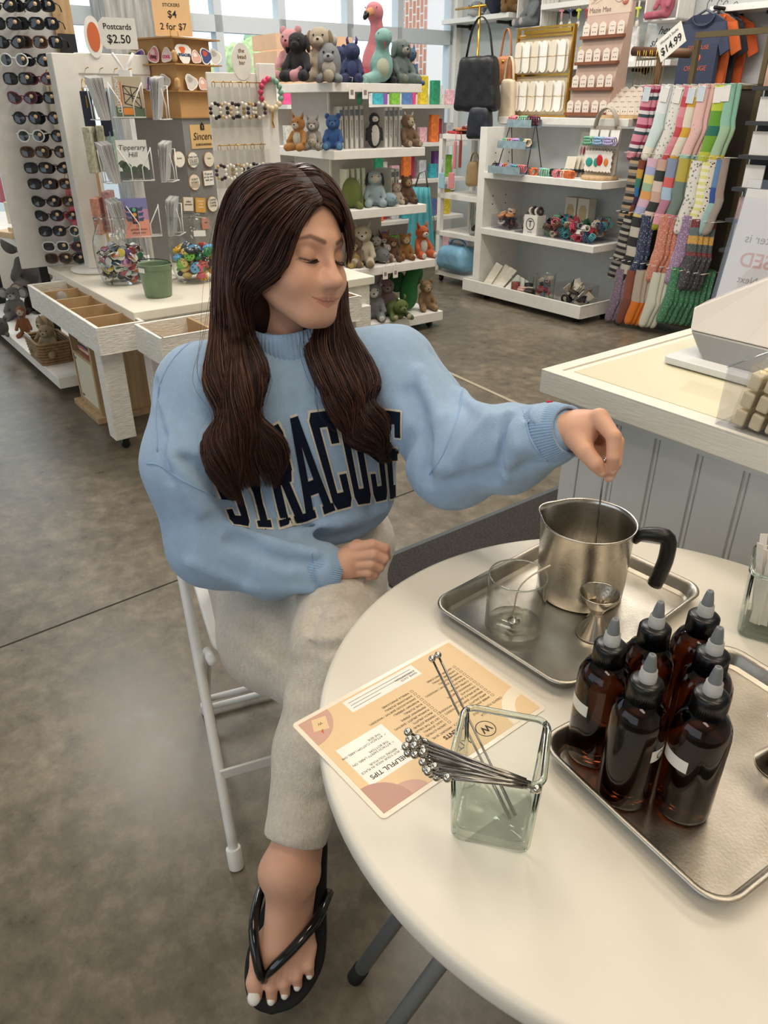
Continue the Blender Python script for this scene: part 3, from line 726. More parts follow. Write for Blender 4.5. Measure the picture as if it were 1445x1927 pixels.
# creases: (point a, point b, radius, depth) carved softly, ridges added softly
def px(*a): return np.array(atd(*a))
def shirt_f(P):
    d = _sf(P)
    d = d + .0035 * vnoise(P * [1, 1, .6], 24, 11) + .0015 * vnoise(P, 55, 12)
    for a, b, r_, dep in FOLDS:
        t = sd_cap(P, a, b, 0, 0); d = d + dep * np.exp(-(t / r_) ** 2)
    return d
FOLDS = []
def surf0(px_, py_):
    """distance along the view ray to the plain garment"""
    o = np.array([0, 0, CAM_H]); r_ = np.array(ray(px_, py_)); t = .75
    for _ in range(90):
        x = _sf((o + r_ * t)[None])[0]
        if x < .0008: break
        t += max(x, .0008) * .85
        if t > 2: return None
    return o + r_ * t
def fold(pts, r_=.012, dep=.008):
    q = [surf0(*p) for p in pts]; q = [x for x in q if x is not None]
    for a, b in zip(q[:-1], q[1:]): FOLDS.append((a, b, r_ * .8, dep * 2.1))
# grooves (positive) and ridges (negative) read off the cloth
fold([(335, 860), (420, 905), (470, 990)], .012, .010); fold([(385, 880), (440, 960), (540, 1010)], .016, .010)
fold([(440, 985), (520, 1020), (590, 1040)], .014, -.008); fold([(430, 1020), (540, 1060), (600, 1060)], .010, .009)
fold([(360, 1060), (470, 1105), (590, 1110)], .014, -.006); fold([(300, 760), (330, 860), (380, 960)], .016, -.006)
fold([(290, 720), (310, 820), (318, 900)], .010, .006); fold([(575, 1060), (590, 1090), (600, 1110)], .006, .007)
fold([(770, 740), (800, 830), (800, 905)], .014, .012); fold([(790, 700), (830, 790), (830, 880)], .014, -.009)
fold([(815, 660), (870, 730), (800, 900)], .008, .006); fold([(870, 740), (930, 790), (850, 880)], .014, -.008)
fold([(905, 730), (960, 790), (940, 880), (860, 900)], .010, .008); fold([(960, 780), (975, 840), (950, 895)], .012, -.008)
fold([(985, 765), (1010, 820), (1040, 870)], .007, .009); fold([(850, 905), (930, 900), (1010, 870)], .010, .006)
fold([(700, 960), (760, 900), (775, 820)], .016, .008); fold([(560, 1000), (640, 985), (720, 960)], .014, -.006)
fold([(610, 1015), (680, 1000), (740, 955)], .010, .008); fold([(470, 690), (440, 800), (430, 900)], .02, -.004)
lo, hi = prim_bounds(shirt_pr, .03)
V, Qd = nets(shirt_f, lo, hi, .0048, 1)
Wc = np.array(NB)
M_shirt = M('sky_blue_fleece', '#9db8d6', .85, var=.05, vs=60, bump=.35, bs=700, spec=.2, sheen=.25)
M_rib = M('sky_blue_ribbing', '#94b0cf', .85, var=.04, vs=60, bump=.2, bs=500, spec=.2, sheen=.25)
shirt = put('sweatshirt', np_mesh('sweatshirt', V, Qd, M_shirt), person, PL); shirt['label'] = 'light blue fleece sweatshirt with navy block letters'
BV_sh = BVHTree.FromPolygons([Vector(v) for v in V], [tuple(int(i) for i in q) for q in Qd])
def ribbed(name, ring_pts, axis_pts, r0, r1, nrib, parent, amp=.0012, m=6, oval=1.0):
    """a ribbed band swept along an axis"""
    mb = MB(); n = nrib * 4; vs = []; fs = []
    ax = [Vector(p) for p in axis_pts]; u = None
    for i, p in enumerate(ax):
        d = (ax[min(i + 1, len(ax) - 1)] - ax[max(i - 1, 0)]).normalized()
        if u is None: u, v, _ = frame_of(d)
        else: u = (u - d * u.dot(d)).normalized(); v = d.cross(u)
        f = i / (len(ax) - 1); r_ = r0 + (r1 - r0) * f + .003 * math.sin(PI * f)
        for k in range(n):
            a = 2 * PI * k / n; rr = r_ + amp * (1 if k % 4 < 2 else -1)
            vs.append(p + u * (rr * math.cos(a)) + v * (rr * math.sin(a) * oval))
    for i in range(len(ax) - 1):
        for k in range(n): fs.append((i * n + k, i * n + (k + 1) % n, (i + 1) * n + (k + 1) % n, (i + 1) * n + k))
    mb.add(vs, fs, True)
    # turned-in lip at the open end
    o = mb.build(name, M_rib, parent)
    s = o.modifiers.new('thick', 'SOLIDIFY'); s.thickness = .004; s.offset = -1
    return o
dl = (WR_L - EL_L) / np.linalg.norm(WR_L - EL_L)
ribbed('cuff', None, [WR_L + dl * x for x in np.linspace(-.045, .012, 6)], .043, .034, 60, shirt, amp=.0007)
dr_ = (WR_R - EL_R) / np.linalg.norm(WR_R - EL_R)
ribbed('cuff', None, [WR_R + dr_ * x for x in np.linspace(-.045, .016, 6)], .043, .034, 60, shirt, amp=.0007)
nd = (hw((0, -.02, -.06)) - NB); nd /= np.linalg.norm(nd); NC = NB + np.array([-.002, -.012, 0])
ribbed('collar', None, [NC + nd * x for x in np.linspace(.018, .082, 6)], .074, .064, 60, shirt, amp=.0006)
# ---- appliqued letters laid on the chest
LET = {
 'S': [[(0, .84), (0, .92), (1, .92), (1, .84)], [(0, .92), (.14, 1), (.86, 1), (1, .92)], [(0, .58), (0, .86), (.34, .86), (.34, .58)], [(.66, .7), (.66, .86), (1, .86), (1, .7)], [(0, .66), (1, .5), (1, .36), (0, .52)], [(.66, .14), (.66, .44), (1, .44), (1, .14)], [(0, .08), (0, .16), (1, .16), (1, .08)], [(.14, 0), (0, .08), (1, .08), (.86, 0)], [(0, .14), (0, .3), (.34, .3), (.34, .14)]],
 'Y': [[(0, 1), (.36, 1), (.66, .42), (.34, .42)], [(.64, 1), (1, 1), (.66, .42), (.34, .42)], [(.34, 0), (.34, .46), (.66, .46), (.66, 0)], [(.2, 0), (.2, .08), (.8, .08), (.8, 0)]],
 'R': [[(.08, 0), (.08, 1), (.4, 1), (.4, 0)], [(.08, .86), (.08, 1), (.86, 1), (.98, .9)], [(.66, .52), (.66, .9), (.98, .9), (.98, .52)], [(.3, .42), (.3, .56), (.98, .56), (.86, .42)], [(.42, .46), (.74, .46), (1.04, 0), (.72, 0)], [(0, 0), (0, .08), (.48, .08), (.48, 0)], [(.62, 0), (.62, .08), (1.08, .08), (1.08, 0)]],
 'A': [[(-.06, 0), (.26, 0), (.60, 1), (.30, 1)], [(.74, 0), (1.06, 0), (.70, 1), (.40, 1)], [(.16, .22), (.22, .36), (.78, .36), (.84, .22)], [(-.14, 0), (-.14, .08), (.34, .08), (.34, 0)], [(.66, 0), (.66, .08), (1.14, .08), (1.14, 0)]],
 'C': [[(0, .08), (0, .92), (.34, .92), (.34, .08)], [(0, .92), (.14, 1), (.86, 1), (1, .92)], [(0, .84), (0, .92), (1, .92), (1, .84)], [(.14, 0), (0, .08), (1, .08), (.86, 0)], [(0, .08), (0, .16), (1, .16), (1, .08)], [(.66, .66), (.66, .88), (1, .88), (1, .66)], [(.66, .12), (.66, .34), (1, .34), (1, .12)]],
 'U': [[(.04, .08), (.04, 1), (.36, 1), (.36, .08)], [(.64, .08), (.64, 1), (.96, 1), (.96, .08)], [(.16, 0), (.04, .08), (.96, .08), (.84, 0)], [(.04, .08), (.04, .16), (.96, .16), (.96, .08)], [(-.04, .92), (-.04, 1), (.46, 1), (.46, .92)], [(.54, .92), (.54, 1), (1.04, 1), (1.04, .92)]],
 'E': [[(.04, 0), (.04, 1), (.38, 1), (.38, 0)], [(.04, .85), (.04, 1), (1, 1), (1, .85)], [(.04, 0), (.04, .15), (1, .15), (1, 0)], [(.3, .43), (.3, .57), (.8, .57), (.8, .43)], [(.7, .7), (.7, .9), (1, .9), (1, .7)], [(.7, .1), (.7, .3), (1, .3), (1, .1)]]}
BOT = [(432, 985), (474, 992), (523, 994), (577, 980), (628, 960), (666, 950), (702, 944), (730, 939), (755, 934)]
TOP = [(395, 900), (436, 858), (486, 818), (532, 792), (574, 778), (628, 771), (674, 769), (714, 770), (757, 776)]
def on_shirt(u, v, off):
    i = min(int(max(u, 0)), 7); f = u - i
    b = [BOT[i][k] * (1 - f) + BOT[i + 1][k] * f for k in (0, 1)]; t = [TOP[i][k] * (1 - f) + TOP[i + 1][k] * f for k in (0, 1)]
    x = b[0] * (1 - v) + t[0] * v; y = b[1] * (1 - v) + t[1] * v
    o = Vector((0, 0, CAM_H)); d = ray(x, y).normalized()
    h = BV_sh.ray_cast(o, d)
    if h[0] is None: return None
    return h[0] + (h[1] if h[1].dot(d) < 0 else -h[1]) * off
def letters(grow, off):
    mb = MB()
    for li, ch in enumerate('SYRACUSE'):
        for qd in LET[ch]:
            cx = sum(p[0] for p in qd) / 4; cy = sum(p[1] for p in qd) / 4
            q = [(p[0] + (grow if p[0] > cx else -grow), p[1] + (grow * .32 if p[1] > cy else -grow * .32)) for p in qd]
            nu, nv = 6, 14; g = {}
            for a in range(nu + 1):
                for b in range(nv + 1):
                    fa, fb = a / nu, b / nv
                    x0 = q[0][0] * (1 - fa) + q[3][0] * fa; y0 = q[0][1] * (1 - fa) + q[3][1] * fa
                    x1 = q[1][0] * (1 - fa) + q[2][0] * fa; y1 = q[1][1] * (1 - fa) + q[2][1] * fa
                    g[a, b] = on_shirt(li + .06 + .88 * (x0 * (1 - fb) + x1 * fb), y0 * (1 - fb) + y1 * fb, off)
            for a in range(nu):
                for b in range(nv):
                    c = [g[a, b], g[a + 1, b], g[a + 1, b + 1], g[a, b + 1]]
                    if all(x is not None for x in c): mb.add(c, [(0, 1, 2, 3)], True)
    return mb
letters(.075, .0012).build('lettering_outline', M('letter_cream', '#ded6c6', .8, bump=.4, bs=700), shirt)
letters(0, .0024).build('lettering', M('letter_navy', '#10182a', .9, var=.15, vs=300, bump=.3, bs=600, spec=.2), shirt)
lg = MB(); hit = BV_sh.ray_cast(Vector((0, 0, CAM_H)), ray(1034, 757).normalized())
if hit[0] is not None: lg.ball(hit[0], (.005, .003, .0025), 10, 6); lg.build('embroidered_logo', M('logo_red', '#b02a3c', .7, var=0), shirt)

# stitched seams
M_seam = M('sky_blue_seam', '#93b2d3', .85, var=.03, bump=.2, bs=500)
for pts in ([(392, 628), (345, 655), (308, 705), (294, 770), (296, 850)], [(276, 872), (300, 876), (345, 905), (405, 935)], [(872, 714), (862, 780), (835, 850), (808, 893)], [(585, 1040), (590, 1075), (606, 1108)], [(985, 772), (1000, 830), (1030, 868)]):
    q = []
    for x, y in cub(pts, 26):
        d = ray(x, y).normalized(); h_ = BV_sh.ray_cast(Vector((0, 0, CAM_H)), d)
        if h_[0] is not None: q.append(h_[0] - d * .0004)
    if len(q) > 4: sm = MB(); sm.tube(q, .0016, 6); sm.build('seam', M_seam, shirt)

# ---- sweatpants
KL2 = KN_L + np.array([-.012, -.005, -.05])
DSH = (KN_L - AN_L) / np.linalg.norm(KN_L - AN_L); HEM = AN_L + DSH * .060
pants_pr = [('e', HIP + [0, 0, -.005], (.185, .150, .100), 0), ('c', (-.15, 1.36, .60), (-.14, 1.35, .655), .135, .125, .04),
    ('c', HIP_R + [-.02, -.01, -.035], HIP_R * .45 + KN_R * .55 + [-.070, -.01, -.050], .112, .104, .05), ('c', HIP_R * .45 + KN_R * .55 + [-.070, -.01, -.050], KN_R + [-.03, 0, -.03], .104, .080, .03), ('c', KN_R, AN_R + [0, 0, .03], .070, .050, .03),
    ('c', HIP_L, KN_L, .100, .076, .03), ('c', KN_L, KL2 * .5 + HEM * .5, .072, .064, .03), ('c', KL2 * .5 + HEM * .5, HEM, .064, .052, .03)]
_pf = field(pants_pr)
PF = []
def pants_f(P):
    d = _pf(P) + .0026 * vnoise(P, 26, 21) + .0016 * vnoise(P, 60, 22)
    for a, b, r_, dep in PF: d = d + dep * np.exp(-(sd_cap(P, a, b, 0, 0) / r_) ** 2)
    # cut the legs square at the hems
    q = (P - HEM) @ DSH; d = np.where((np.linalg.norm(P - HEM, axis=1) < .11), np.maximum(d, -(q + .012)), d)
    return np.maximum(d, P[:, 2] * -1 + .06)
def surfp(a, b):
    o = np.array([0, 0, CAM_H]); r_ = np.array(ray(a, b)); t = .8
    for _ in range(90):
        x = _pf((o + r_ * t)[None])[0]
        if x < .0008: break
        t += max(x, .0008) * .85
        if t > 2.2: return None
    return o + r_ * t
def pfold(pts, r_, dep):
    q = [surfp(*p) for p in pts]; q = [x for x in q if x is not None]
    for a, b in zip(q[:-1], q[1:]): PF.append((a, b, r_, dep))
for k in range(5): pfold([(590 - k * 2, 1135 + 22 * k), (625, 1128 + 24 * k), (660, 1112 + 26 * k)], .007, .008 if k % 2 == 0 else -.004)
pfold([(600, 1150), (585, 1250), (575, 1300)], .012, .010); pfold([(545, 1500), (590, 1515), (620, 1500)], .012, .006); pfold([(555, 1400), (590, 1440), (610, 1420)], .014, -.006)
pfold([(520, 1560), (560, 1580), (610, 1560)], .010, -.005); pfold([(430, 1180), (500, 1240), (545, 1320)], .02, -.005); pfold([(480, 1170), (540, 1230), (570, 1250)], .016, .006)
pfold([(525, 1600), (560, 1618), (615, 1600)], .004, .003)
lo, hi = prim_bounds(pants_pr, .02)
V, Qd = nets(pants_f, lo, hi, .0055, 2)
M_pants = M('oatmeal_fleece', '#d0c7ba', .9, var=.09, vs=170, bump=.35, bs=500, spec=.15, sheen=.2, stretch=(1, 1, .35))
pants = put('sweatpants', np_mesh('sweatpants', V, Qd, M_pants), person, PL)
# gathered waistband
wb = MB(); n = 120; vs = []; fs = []
for i, z in enumerate(np.linspace(.655, .70, 5)):
    for k in range(n):
        a = 2 * PI * k / n; g = .003 * math.sin(k * 1.9 + i * .2) + .006 * math.sin(PI * i / 4)
        vs.append((-.14 + (.142 + g) * math.cos(a), 1.345 + (.132 + g) * math.sin(a), z))
for i in range(4):
    for k in range(n): fs.append((i * n + k, i * n + (k + 1) % n, (i + 1) * n + (k + 1) % n, (i + 1) * n + k))
wb.add(vs, fs, True); wb.build('waistband', M_pants, pants)

# ---- flip-flops
M_foam = M('black_foam', '#101011', .75, bump=.2, bs=300); M_strap = M('black_gloss_strap', '#0b0b0d', .12, var=0, coat=.5)
def flip_flop(Mx, an, flip):
    t = tag(bpy.data.objects.new('flip_flop', None)); COL.objects.link(t); t.parent = person
    m4 = Matrix([list(r_) for r_ in Mx * FS]).to_4x4(); 
    if flip < 0: m4 = m4 @ Matrix.Diagonal((-1, 1, 1, 1))
    m4.translation = Vector(an) - PR; t.matrix_local = m4
    out = [(.004, .200), (.030, .196), (.048, .176), (.056, .140), (.052, .100), (.042, .05), (.038, 0), (.036, -.04), (.022, -.072), (0, -.080), (-.022, -.072), (-.036, -.04), (-.042, 0), (-.050, .05), (-.058, .095), (-.058, .130), (-.046, .162), (-.026, .186)]
    o = cub(out + [out[0]], 60)[:-1]
    s = MB(); s.prism([tuple(p) for p in o], -.098, -.078); s.build('sole', M_foam, t, bevel=.004)
    b = MB()
    for pts in ([(.018, .150, -.078), (.018, .150, -.048), (.026, .128, -.030), (.042, .085, -.030), (.050, .045, -.068), (.046, .03, -.088)],
                [(.018, .150, -.048), (.006, .132, -.032), (-.024, .095, -.030), (-.046, .060, -.046), (-.052, .03, -.086)]):
        q = cub(pts, 18); b.tube(q, [.0035 + .004 * min(1, i / 5) for i in range(18)], 8, flat=1)
    b.build('strap', M_strap, t)
    return t
flip_flop(FML, AN_L, 1); flip_flop(FMR, AN_R2, -1)
# ---- hair
M_hair = M('dark_brown_hair', '#33201a', .65, var=.2, vs=60, spec=.2)
def hair_mat():
    m = attr_mat('hair_strand', .34, spec=.45); return m
cap_pr = [('e', (0, -.016, .040), (.0835, .104, .097), 0), ('c', (.058, -.02, .03), (.072, -.03, -.09), .034, .026, .03), ('c', (-.058, -.02, .03), (-.066, -.03, -.09), .03, .024, .03),
    ('e', (0, -.06, -.06), (.075, .055, .10), .04)]
carve = [('e', (0, .120, -.038), (.066, .078, .112), 0), ('e', (-.012, .05, -.13), (.050, .07, .06), 0)]
_cf = field(cap_pr); _cv = field([('e', (.002, .116, -.022), (.070, .078, .112), 0), ('e', (-.008, .055, -.125), (.048, .075, .062), .02)])
def cap_f(P):
    L = hl(P); return smax(_cf(L), -_cv(L), .008) * HS
V, Qd = nets(cap_f, hw((0, 0, 0)) - .17, hw((0, 0, 0)) + .17, .0035, 1)
hair = put('hair', np_mesh('hair', V, Qd, M_hair), person, PL); hair['label'] = 'long wavy dark brown hair'
def march(f, a, b, t0, t1):
    o = np.array([0, 0, CAM_H]); r_ = np.array(ray(a, b)); t = t0
    for _ in range(120):
        x = f((o + r_ * t)[None])[0]
        if x < .0008: return t
        t += max(x * .8, .0008)
        if t > t1: return None
    return None
_cfw = lambda P: _cf(hl(P)) * HS
def depth_of(a, b):
    ts = [march(_cfw, a, b, .9, 1.45), march(_sf, a, b, .9, 1.5), march(neck_head, a, b, .9, 1.45)]
    ts = [t for t in ts if t is not None]
    return min(ts) if ts else None
def guide(pts, n=34):
    """pts (px,py,lift): lie the lock on whatever is behind that pixel, lifted towards us"""
    fix = cub([(p[3] if len(p) > 3 else 0,) for p in pts], n)[:, 0]; msk = np.clip(cub([(1.0 if len(p) > 3 else 0,) for p in pts], n)[:, 0], 0, 1)
    q = cub([p[:3] for p in pts], n); ds = [depth_of(a, b) for a, b, l in q]
    known = [i for i, d in enumerate(ds) if d is not None]
    for i in range(n):
        if ds[i] is None: ds[i] = ds[min(known, key=lambda k: abs(k - i))] + .012
    ds = np.array(ds); k = np.array([.25, .5, .25]); fv = max([p[3] for p in pts if len(p) > 3] or [0])
    ds = ds * (1 - msk) + fv * msk
    for _ in range(3): ds = np.concatenate([[ds[0]], np.convolve(ds, k, 'valid'), [ds[-1]]])
    return np.array([np.array(atd(a, b, d - l)) for (a, b, l), d in zip(q, ds)])
SIDE = [
 [(540, 316, .0), (488, 317, 0), (438, 358, 0), (411, 430, .004), (403, 530, .006), (398, 630, .01), (389, 712, .012), (404, 775, .014), (385, 822, .016), (398, 880, .016), (437, 940, .014)],
 [(556, 319, .0), (505, 321, .002), (455, 355, .004), (424, 430, .008), (414, 530, .012), (412, 620, .018), (408, 700, .026), (418, 770, .030), (404, 830, .03), (415, 885, .028), (446, 950, .02)],
 [(572, 330, .0), (525, 336, .002), (470, 372, .006), (435, 440, .010), (424, 530, .018), (428, 620, .024), (432, 700, .036), (440, 775, .040), (430, 835, .042), (438, 890, .036), (457, 932, .022)],
 [(586, 348, .0), (545, 354, .002), (488, 400, .006), (448, 460, .012), (434, 535, .020), (446, 620, .024), (458, 700, .036), (462, 775, .042), (470, 830, .044), (475, 880, .036), (470, 915, .022)],
 [(598, 364, .0), (565, 378, .002), (520, 425, .006), (480, 490, .010), (446, 545, .014), (462, 625, .018), (484, 700, .028), (480, 775, .032), (505, 830, .034), (512, 880, .028), (515, 918, .018)],
 [(606, 378, .0), (585, 396, .002), (556, 450, .006), (530, 512, .010), (476, 560, .012), (476, 632, .010), (504, 702, .016), (495, 778, .018), (528, 830, .020), (534, 870, .018), (528, 908, .012)]]
FAR = [
 [(604, 556, 0, 1.245), (582, 600, 0, 1.235), (573, 650, -.004), (592, 711, .008), (612, 748, .010), (632, 808, .012), (662, 832, .012), (705, 857, .010)],
 [(622, 550, 0, 1.245), (608, 605, 0, 1.235), (602, 655, .006), (625, 711, .022), (642, 750, .028), (658, 808, .030), (685, 838, .026), (716, 864, .016)],
 [(640, 540, 0, 1.245), (636, 608, 0, 1.235), (640, 665, .006), (662, 715, .024), (676, 752, .030), (688, 805, .030), (708, 838, .026), (726, 868, .016)],
 [(650, 530, 0, 1.245), (658, 610, 0, 1.235), (697, 680, .0), (713, 724, .010), (706, 748, .014), (721, 790, .016), (737, 846, .014), (731, 872, .012)]]
FARTOP = [
 [(540, 315, 0), (585, 313, .002), (627, 343, .006), (657, 398, .012), (668, 458, .012)],
 [(560, 321, 0), (598, 325, .002), (633, 360, .006), (658, 410, .012), (667, 465, .012)],
 [(606, 378, 0), (628, 392, .002), (645, 425, .004), (653, 462, .004), (652, 500, -.002)],
 [(600, 360, 0), (630, 378, .002), (650, 415, .006), (658, 455, .010), (660, 495, .012)],
 [(585, 340, 0), (622, 356, .002), (650, 398, .006), (662, 445, .012), (664, 482, .014)]]
def strands(mb_list, sheet, n, seed, r0=.0007, thick=.012, wild=.004, curl=1.0):
    rs = np.random.RandomState(seed); G = np.array([guide(g) for g in sheet]); m, k, _ = G.shape
    for i in range(n):
        f = rs.uniform(0, m - 1 - 1e-6) ; a = int(f); t = f - a; t = t * t * (3 - 2 * t) * .5 + t * .5
        p = G[a] * (1 - t) + G[a + 1] * t
        dn = rs.uniform(-.6, 1.0); s = np.linspace(0, 1, k)
        env = np.minimum(1, s * 5)
        toward = np.array([0, -.88, .48])
        p = p + (toward * (thick * dn * .7))[None] * (env * (1 - .6 * s))[:, None]
        ph = rs.uniform(0, 6.28); dirv = rs.normal(size=3); dirv /= np.linalg.norm(dirv)
        p = p + (wild * env * np.sin(s * rs.uniform(4, 9) + ph))[:, None] * dirv
        cw = np.clip((s - .52) / .15, 0, 1) * curl; p = p + (cw * .009 * np.sin(s * 19 + f * 2.2 + rs.uniform(-.5, .5)))[:, None] * np.array([1, 0, .1]) + (cw * .009 * np.cos(s * 19 + f * 2.2))[:, None] * toward[None]
        k2 = k if rs.rand() > .35 else int(k * rs.uniform(.72, .98))
        p = p[:k2]
        yield p, r0 * rs.uniform(.7, 1.3)
def add_hair(name, specs, cols, parent):
    vs = []; qs = []; cs = []; n0 = 0; rs = np.random.RandomState(5)
    for sheet, n, seed, kw in specs:
        for p, r_ in strands(None, sheet, n, seed, **kw):
            k = len(p); d = np.gradient(p, axis=0); d /= np.linalg.norm(d, axis=1)[:, None] + 1e-9
            u = np.cross(d, [.3, .5, .81]); u /= np.linalg.norm(u, axis=1)[:, None] + 1e-9; v = np.cross(d, u)
            w_ = r_ * np.minimum(1, np.linspace(1.0, 0.0, k) * 2.2 + .08)
            ring = np.stack([p + u * w_[:, None], p + (-.5 * u + .866 * v) * w_[:, None], p + (-.5 * u - .866 * v) * w_[:, None]], 1)
            vs.append(ring.reshape(-1, 3)); c = cols[rs.randint(len(cols))] * rs.uniform(.75, 1.25); cs.append(np.tile(c, (k * 3, 1)))
            i = np.arange(k - 1)[:, None] * 3; j = np.arange(3)[None]
            q = np.stack([i + j, i + (j + 1) % 3, i + 3 + (j + 1) % 3, i + 3 + j], -1).reshape(-1, 4); qs.append(q + n0); n0 += k * 3
    o = put(name, np_mesh(name, np.vstack(vs), np.vstack(qs), attr_mat('hair_strand', .36, spec=.4), np.vstack(cs)), parent)
    return o
HC = [np.array(rgb(c)) for c in ('#3a241d', '#2c1b17', '#472d25', '#281814', '#5c3d31', '#321e1a', '#40261f', '#6a4739')]
under = [(SIDE, 170, 1, dict(r0=.0045, thick=.006, wild=.004)), (FAR, 110, 2, dict(r0=.0043, thick=.006, wild=.004)), (FARTOP, 26, 3, dict(r0=.0042, thick=.002, wild=.001, curl=0))]
fine = [(SIDE, 2300, 11, dict(r0=.00085, thick=.022, wild=.0045)), (FAR, 1300, 12, dict(r0=.00085, thick=.020, wild=.0045)), (FARTOP, 320, 13, dict(r0=.0007, thick=.006, wild=.003, curl=0)),
        (SIDE, 90, 14, dict(r0=.00032, thick=.05, wild=.016)), (FAR, 60, 15, dict(r0=.00032, thick=.04, wild=.016))]
add_hair('hair_locks', under, HC[:4], hair)
add_hair('hair_strands', fine, HC, hair)
# ============================================================ folding chair
CF = Vector((.37, -.93, 0)).normalized(); CR = Vector((-CF.y, CF.x, 0))      # chair front, chair's left (towards picture right)
CC = Vector((-.215, 1.325, 0)); CANG = math.atan2(CF.y, CF.x) - PI / 2
M_chair = M('white_powder_coat', '#e6e5e1', .35, var=.03); M_seat = M('white_resin', '#e4e2dc', .5, var=.02)
chair = thing('folding_chair', 'white metal folding chair under the seated person', 'chair', CC, CANG)
# chair local: y forward, x to its right
HWD = .205
for s in (-1, 1):
    b = MB(); b.tube(cub([(s * HWD, .27, .012), (s * HWD, .18, .24), (s * HWD, .05, .50), (s * HWD, -.10, .78), (s * (HWD - .03), -.115, .82)], 14), .0105, 10); b.build('leg', M_chair, chair)
    b = MB(); b.cyl((s * HWD, .273, 0), (s * HWD, .258, .045), .0155); b.build('foot_cap', M_seat, chair, bevel=.002)
    b = MB(); b.tube([(s * (HWD - .022), -.20, .012), (s * (HWD - .022), .06, .40), (s * (HWD - .022), .14, .435)], .0095, 10); b.build('leg', M_chair, chair)
    b = MB(); b.cyl((s * (HWD - .022), -.203, 0), (s * (HWD - .022), -.188, .04), .0145); b.build('foot_cap', M_seat, chair, bevel=.002)
for z, yy, zz in ((.20, .205, .20),):
    b = MB(); b.box((0, yy, zz), (HWD * 2, .006, .024)); b.build('stretcher', M_chair, chair, bevel=.002)
b = MB(); b.tube([(-HWD + .02, -.165, .075), (HWD - .02, -.165, .075)], .008, 8); b.build('stretcher', M_chair, chair)
b = MB(); b.tube([(-HWD + .02, -.195, .02), (HWD - .02, -.195, .02)], .008, 8); b.build('stretcher', M_chair, chair)
b = MB(); b.prism([(x, y - .045) for x, y in rrect(.35, .34, .05)], .425, .440); b.build('seat', M_seat, chair, bevel=.005)
b = MB()
n = 14
o = [(-.19 + .38 * i / n) for i in range(n + 1)]
vs = []; fs = []
for i, x in enumerate(o):
    c = .03 * (1 - (x / .19) ** 2)
    for dy in (0, .012):
        for z0, sl in ((.64, 0), (.81, -.05)): vs.append((x, -.045 - c + sl - dy, z0))
for i in range(n):
    a = i * 4; e = a + 4
    fs += [(a, e, e + 1, a + 1), (a + 2, a + 3, e + 3, e + 2), (a + 1, e + 1, e + 3, a + 3), (a, a + 2, e + 2, e)]
fs += [(0, 1, 3, 2), (n * 4, n * 4 + 2, n * 4 + 3, n * 4 + 1)]
b.add(vs, fs); b.build('backrest', M_seat, chair, bevel=.003)

# ============================================================ round table
TZ = .735; TC = Vector((.508 * .65, 1.061 * .65, 0)); TR = .411
M_table = M('white_plastic_tabletop', '#e2dccf', .36, var=.03, vs=5, bump=.03, bs=250)
table = thing('round_table', 'round white plastic folding table in the foreground holding two metal trays', 'table', TC)
b = MB(); b.lathe([(0, TZ - .035), (TR - .03, TZ - .035), (TR - .004, TZ - .032), (TR, TZ - .022), (TR, TZ - .008), (TR - .003, TZ - .002), (TR - .009, TZ), (0, TZ)], 128); b.build('tabletop', M_table, table, bevel=0)
M_leg = M('grey_steel_tube', '#8f9294', .4, metal=.4)
L0 = Vector(onz(672, 1832, .015)) - TC; L1 = Vector(onz(740, 1755, .15)) - TC
for k, (fx, fy) in enumerate(((L0.x, L0.y), (-L0.x, L0.y), (L0.x, -L0.y), (-L0.x, -L0.y))):
    b = MB(); top = Vector((fx * .25, fy * .75, TZ - .04)); ft = Vector((fx, fy, .012)); b.tube([ft, top], .0125, 12); lg = b.build('leg', M_leg, table)
    b = MB(); d = (top - ft).normalized(); b.cyl(ft - d * .012, ft + d * .02, .0145); b.build('foot_cap', M('black_rubber', '#19191a', .7), lg)
b = MB(); b.tube([(L0.x * .25, L0.y * .75, TZ - .05), (L0.x * .25, -L0.y * .75, TZ - .05)], .012, 10); b.build('crossbar', M_leg, table)
b = MB(); b.tube([(-L0.x * .25, L0.y * .75, TZ - .05), (-L0.x * .25, -L0.y * .75, TZ - .05)], .012, 10); b.build('crossbar', M_leg, table)
# ============================================================ on the round table
def worn_metal(name, col, rough, blotch=.3, vs=9):
    m = M(name, col, rough, metal=1, var=blotch, vs=vs, bump=.04, bs=300)
    n = m.node_tree.nodes; l = m.node_tree.links
    t = n.new('ShaderNodeTexNoise'); t.inputs['Scale'].default_value = 22; t.inputs['Detail'].default_value = 6
    tc = [x for x in n if x.type == 'TEX_COORD'][0]; l.new(tc.outputs['Object'], t.inputs['Vector'])
    r = n.new('ShaderNodeMapRange'); r.inputs['To Min'].default_value = rough * .6; r.inputs['To Max'].default_value = rough * 1.6
    l.new(t.outputs['Fac'], r.inputs['Value']); l.new(r.outputs['Result'], n['Principled BSDF'].inputs['Roughness']); return m
M_alu = worn_metal('worn_aluminium', '#b9b2a6', .34); M_steel = M('polished_steel', '#c9c4bb', .12, metal=1, var=.05, vs=30); M_pitch = worn_metal('pitcher_aluminium', '#c2bdb3', .24, .12, 14)
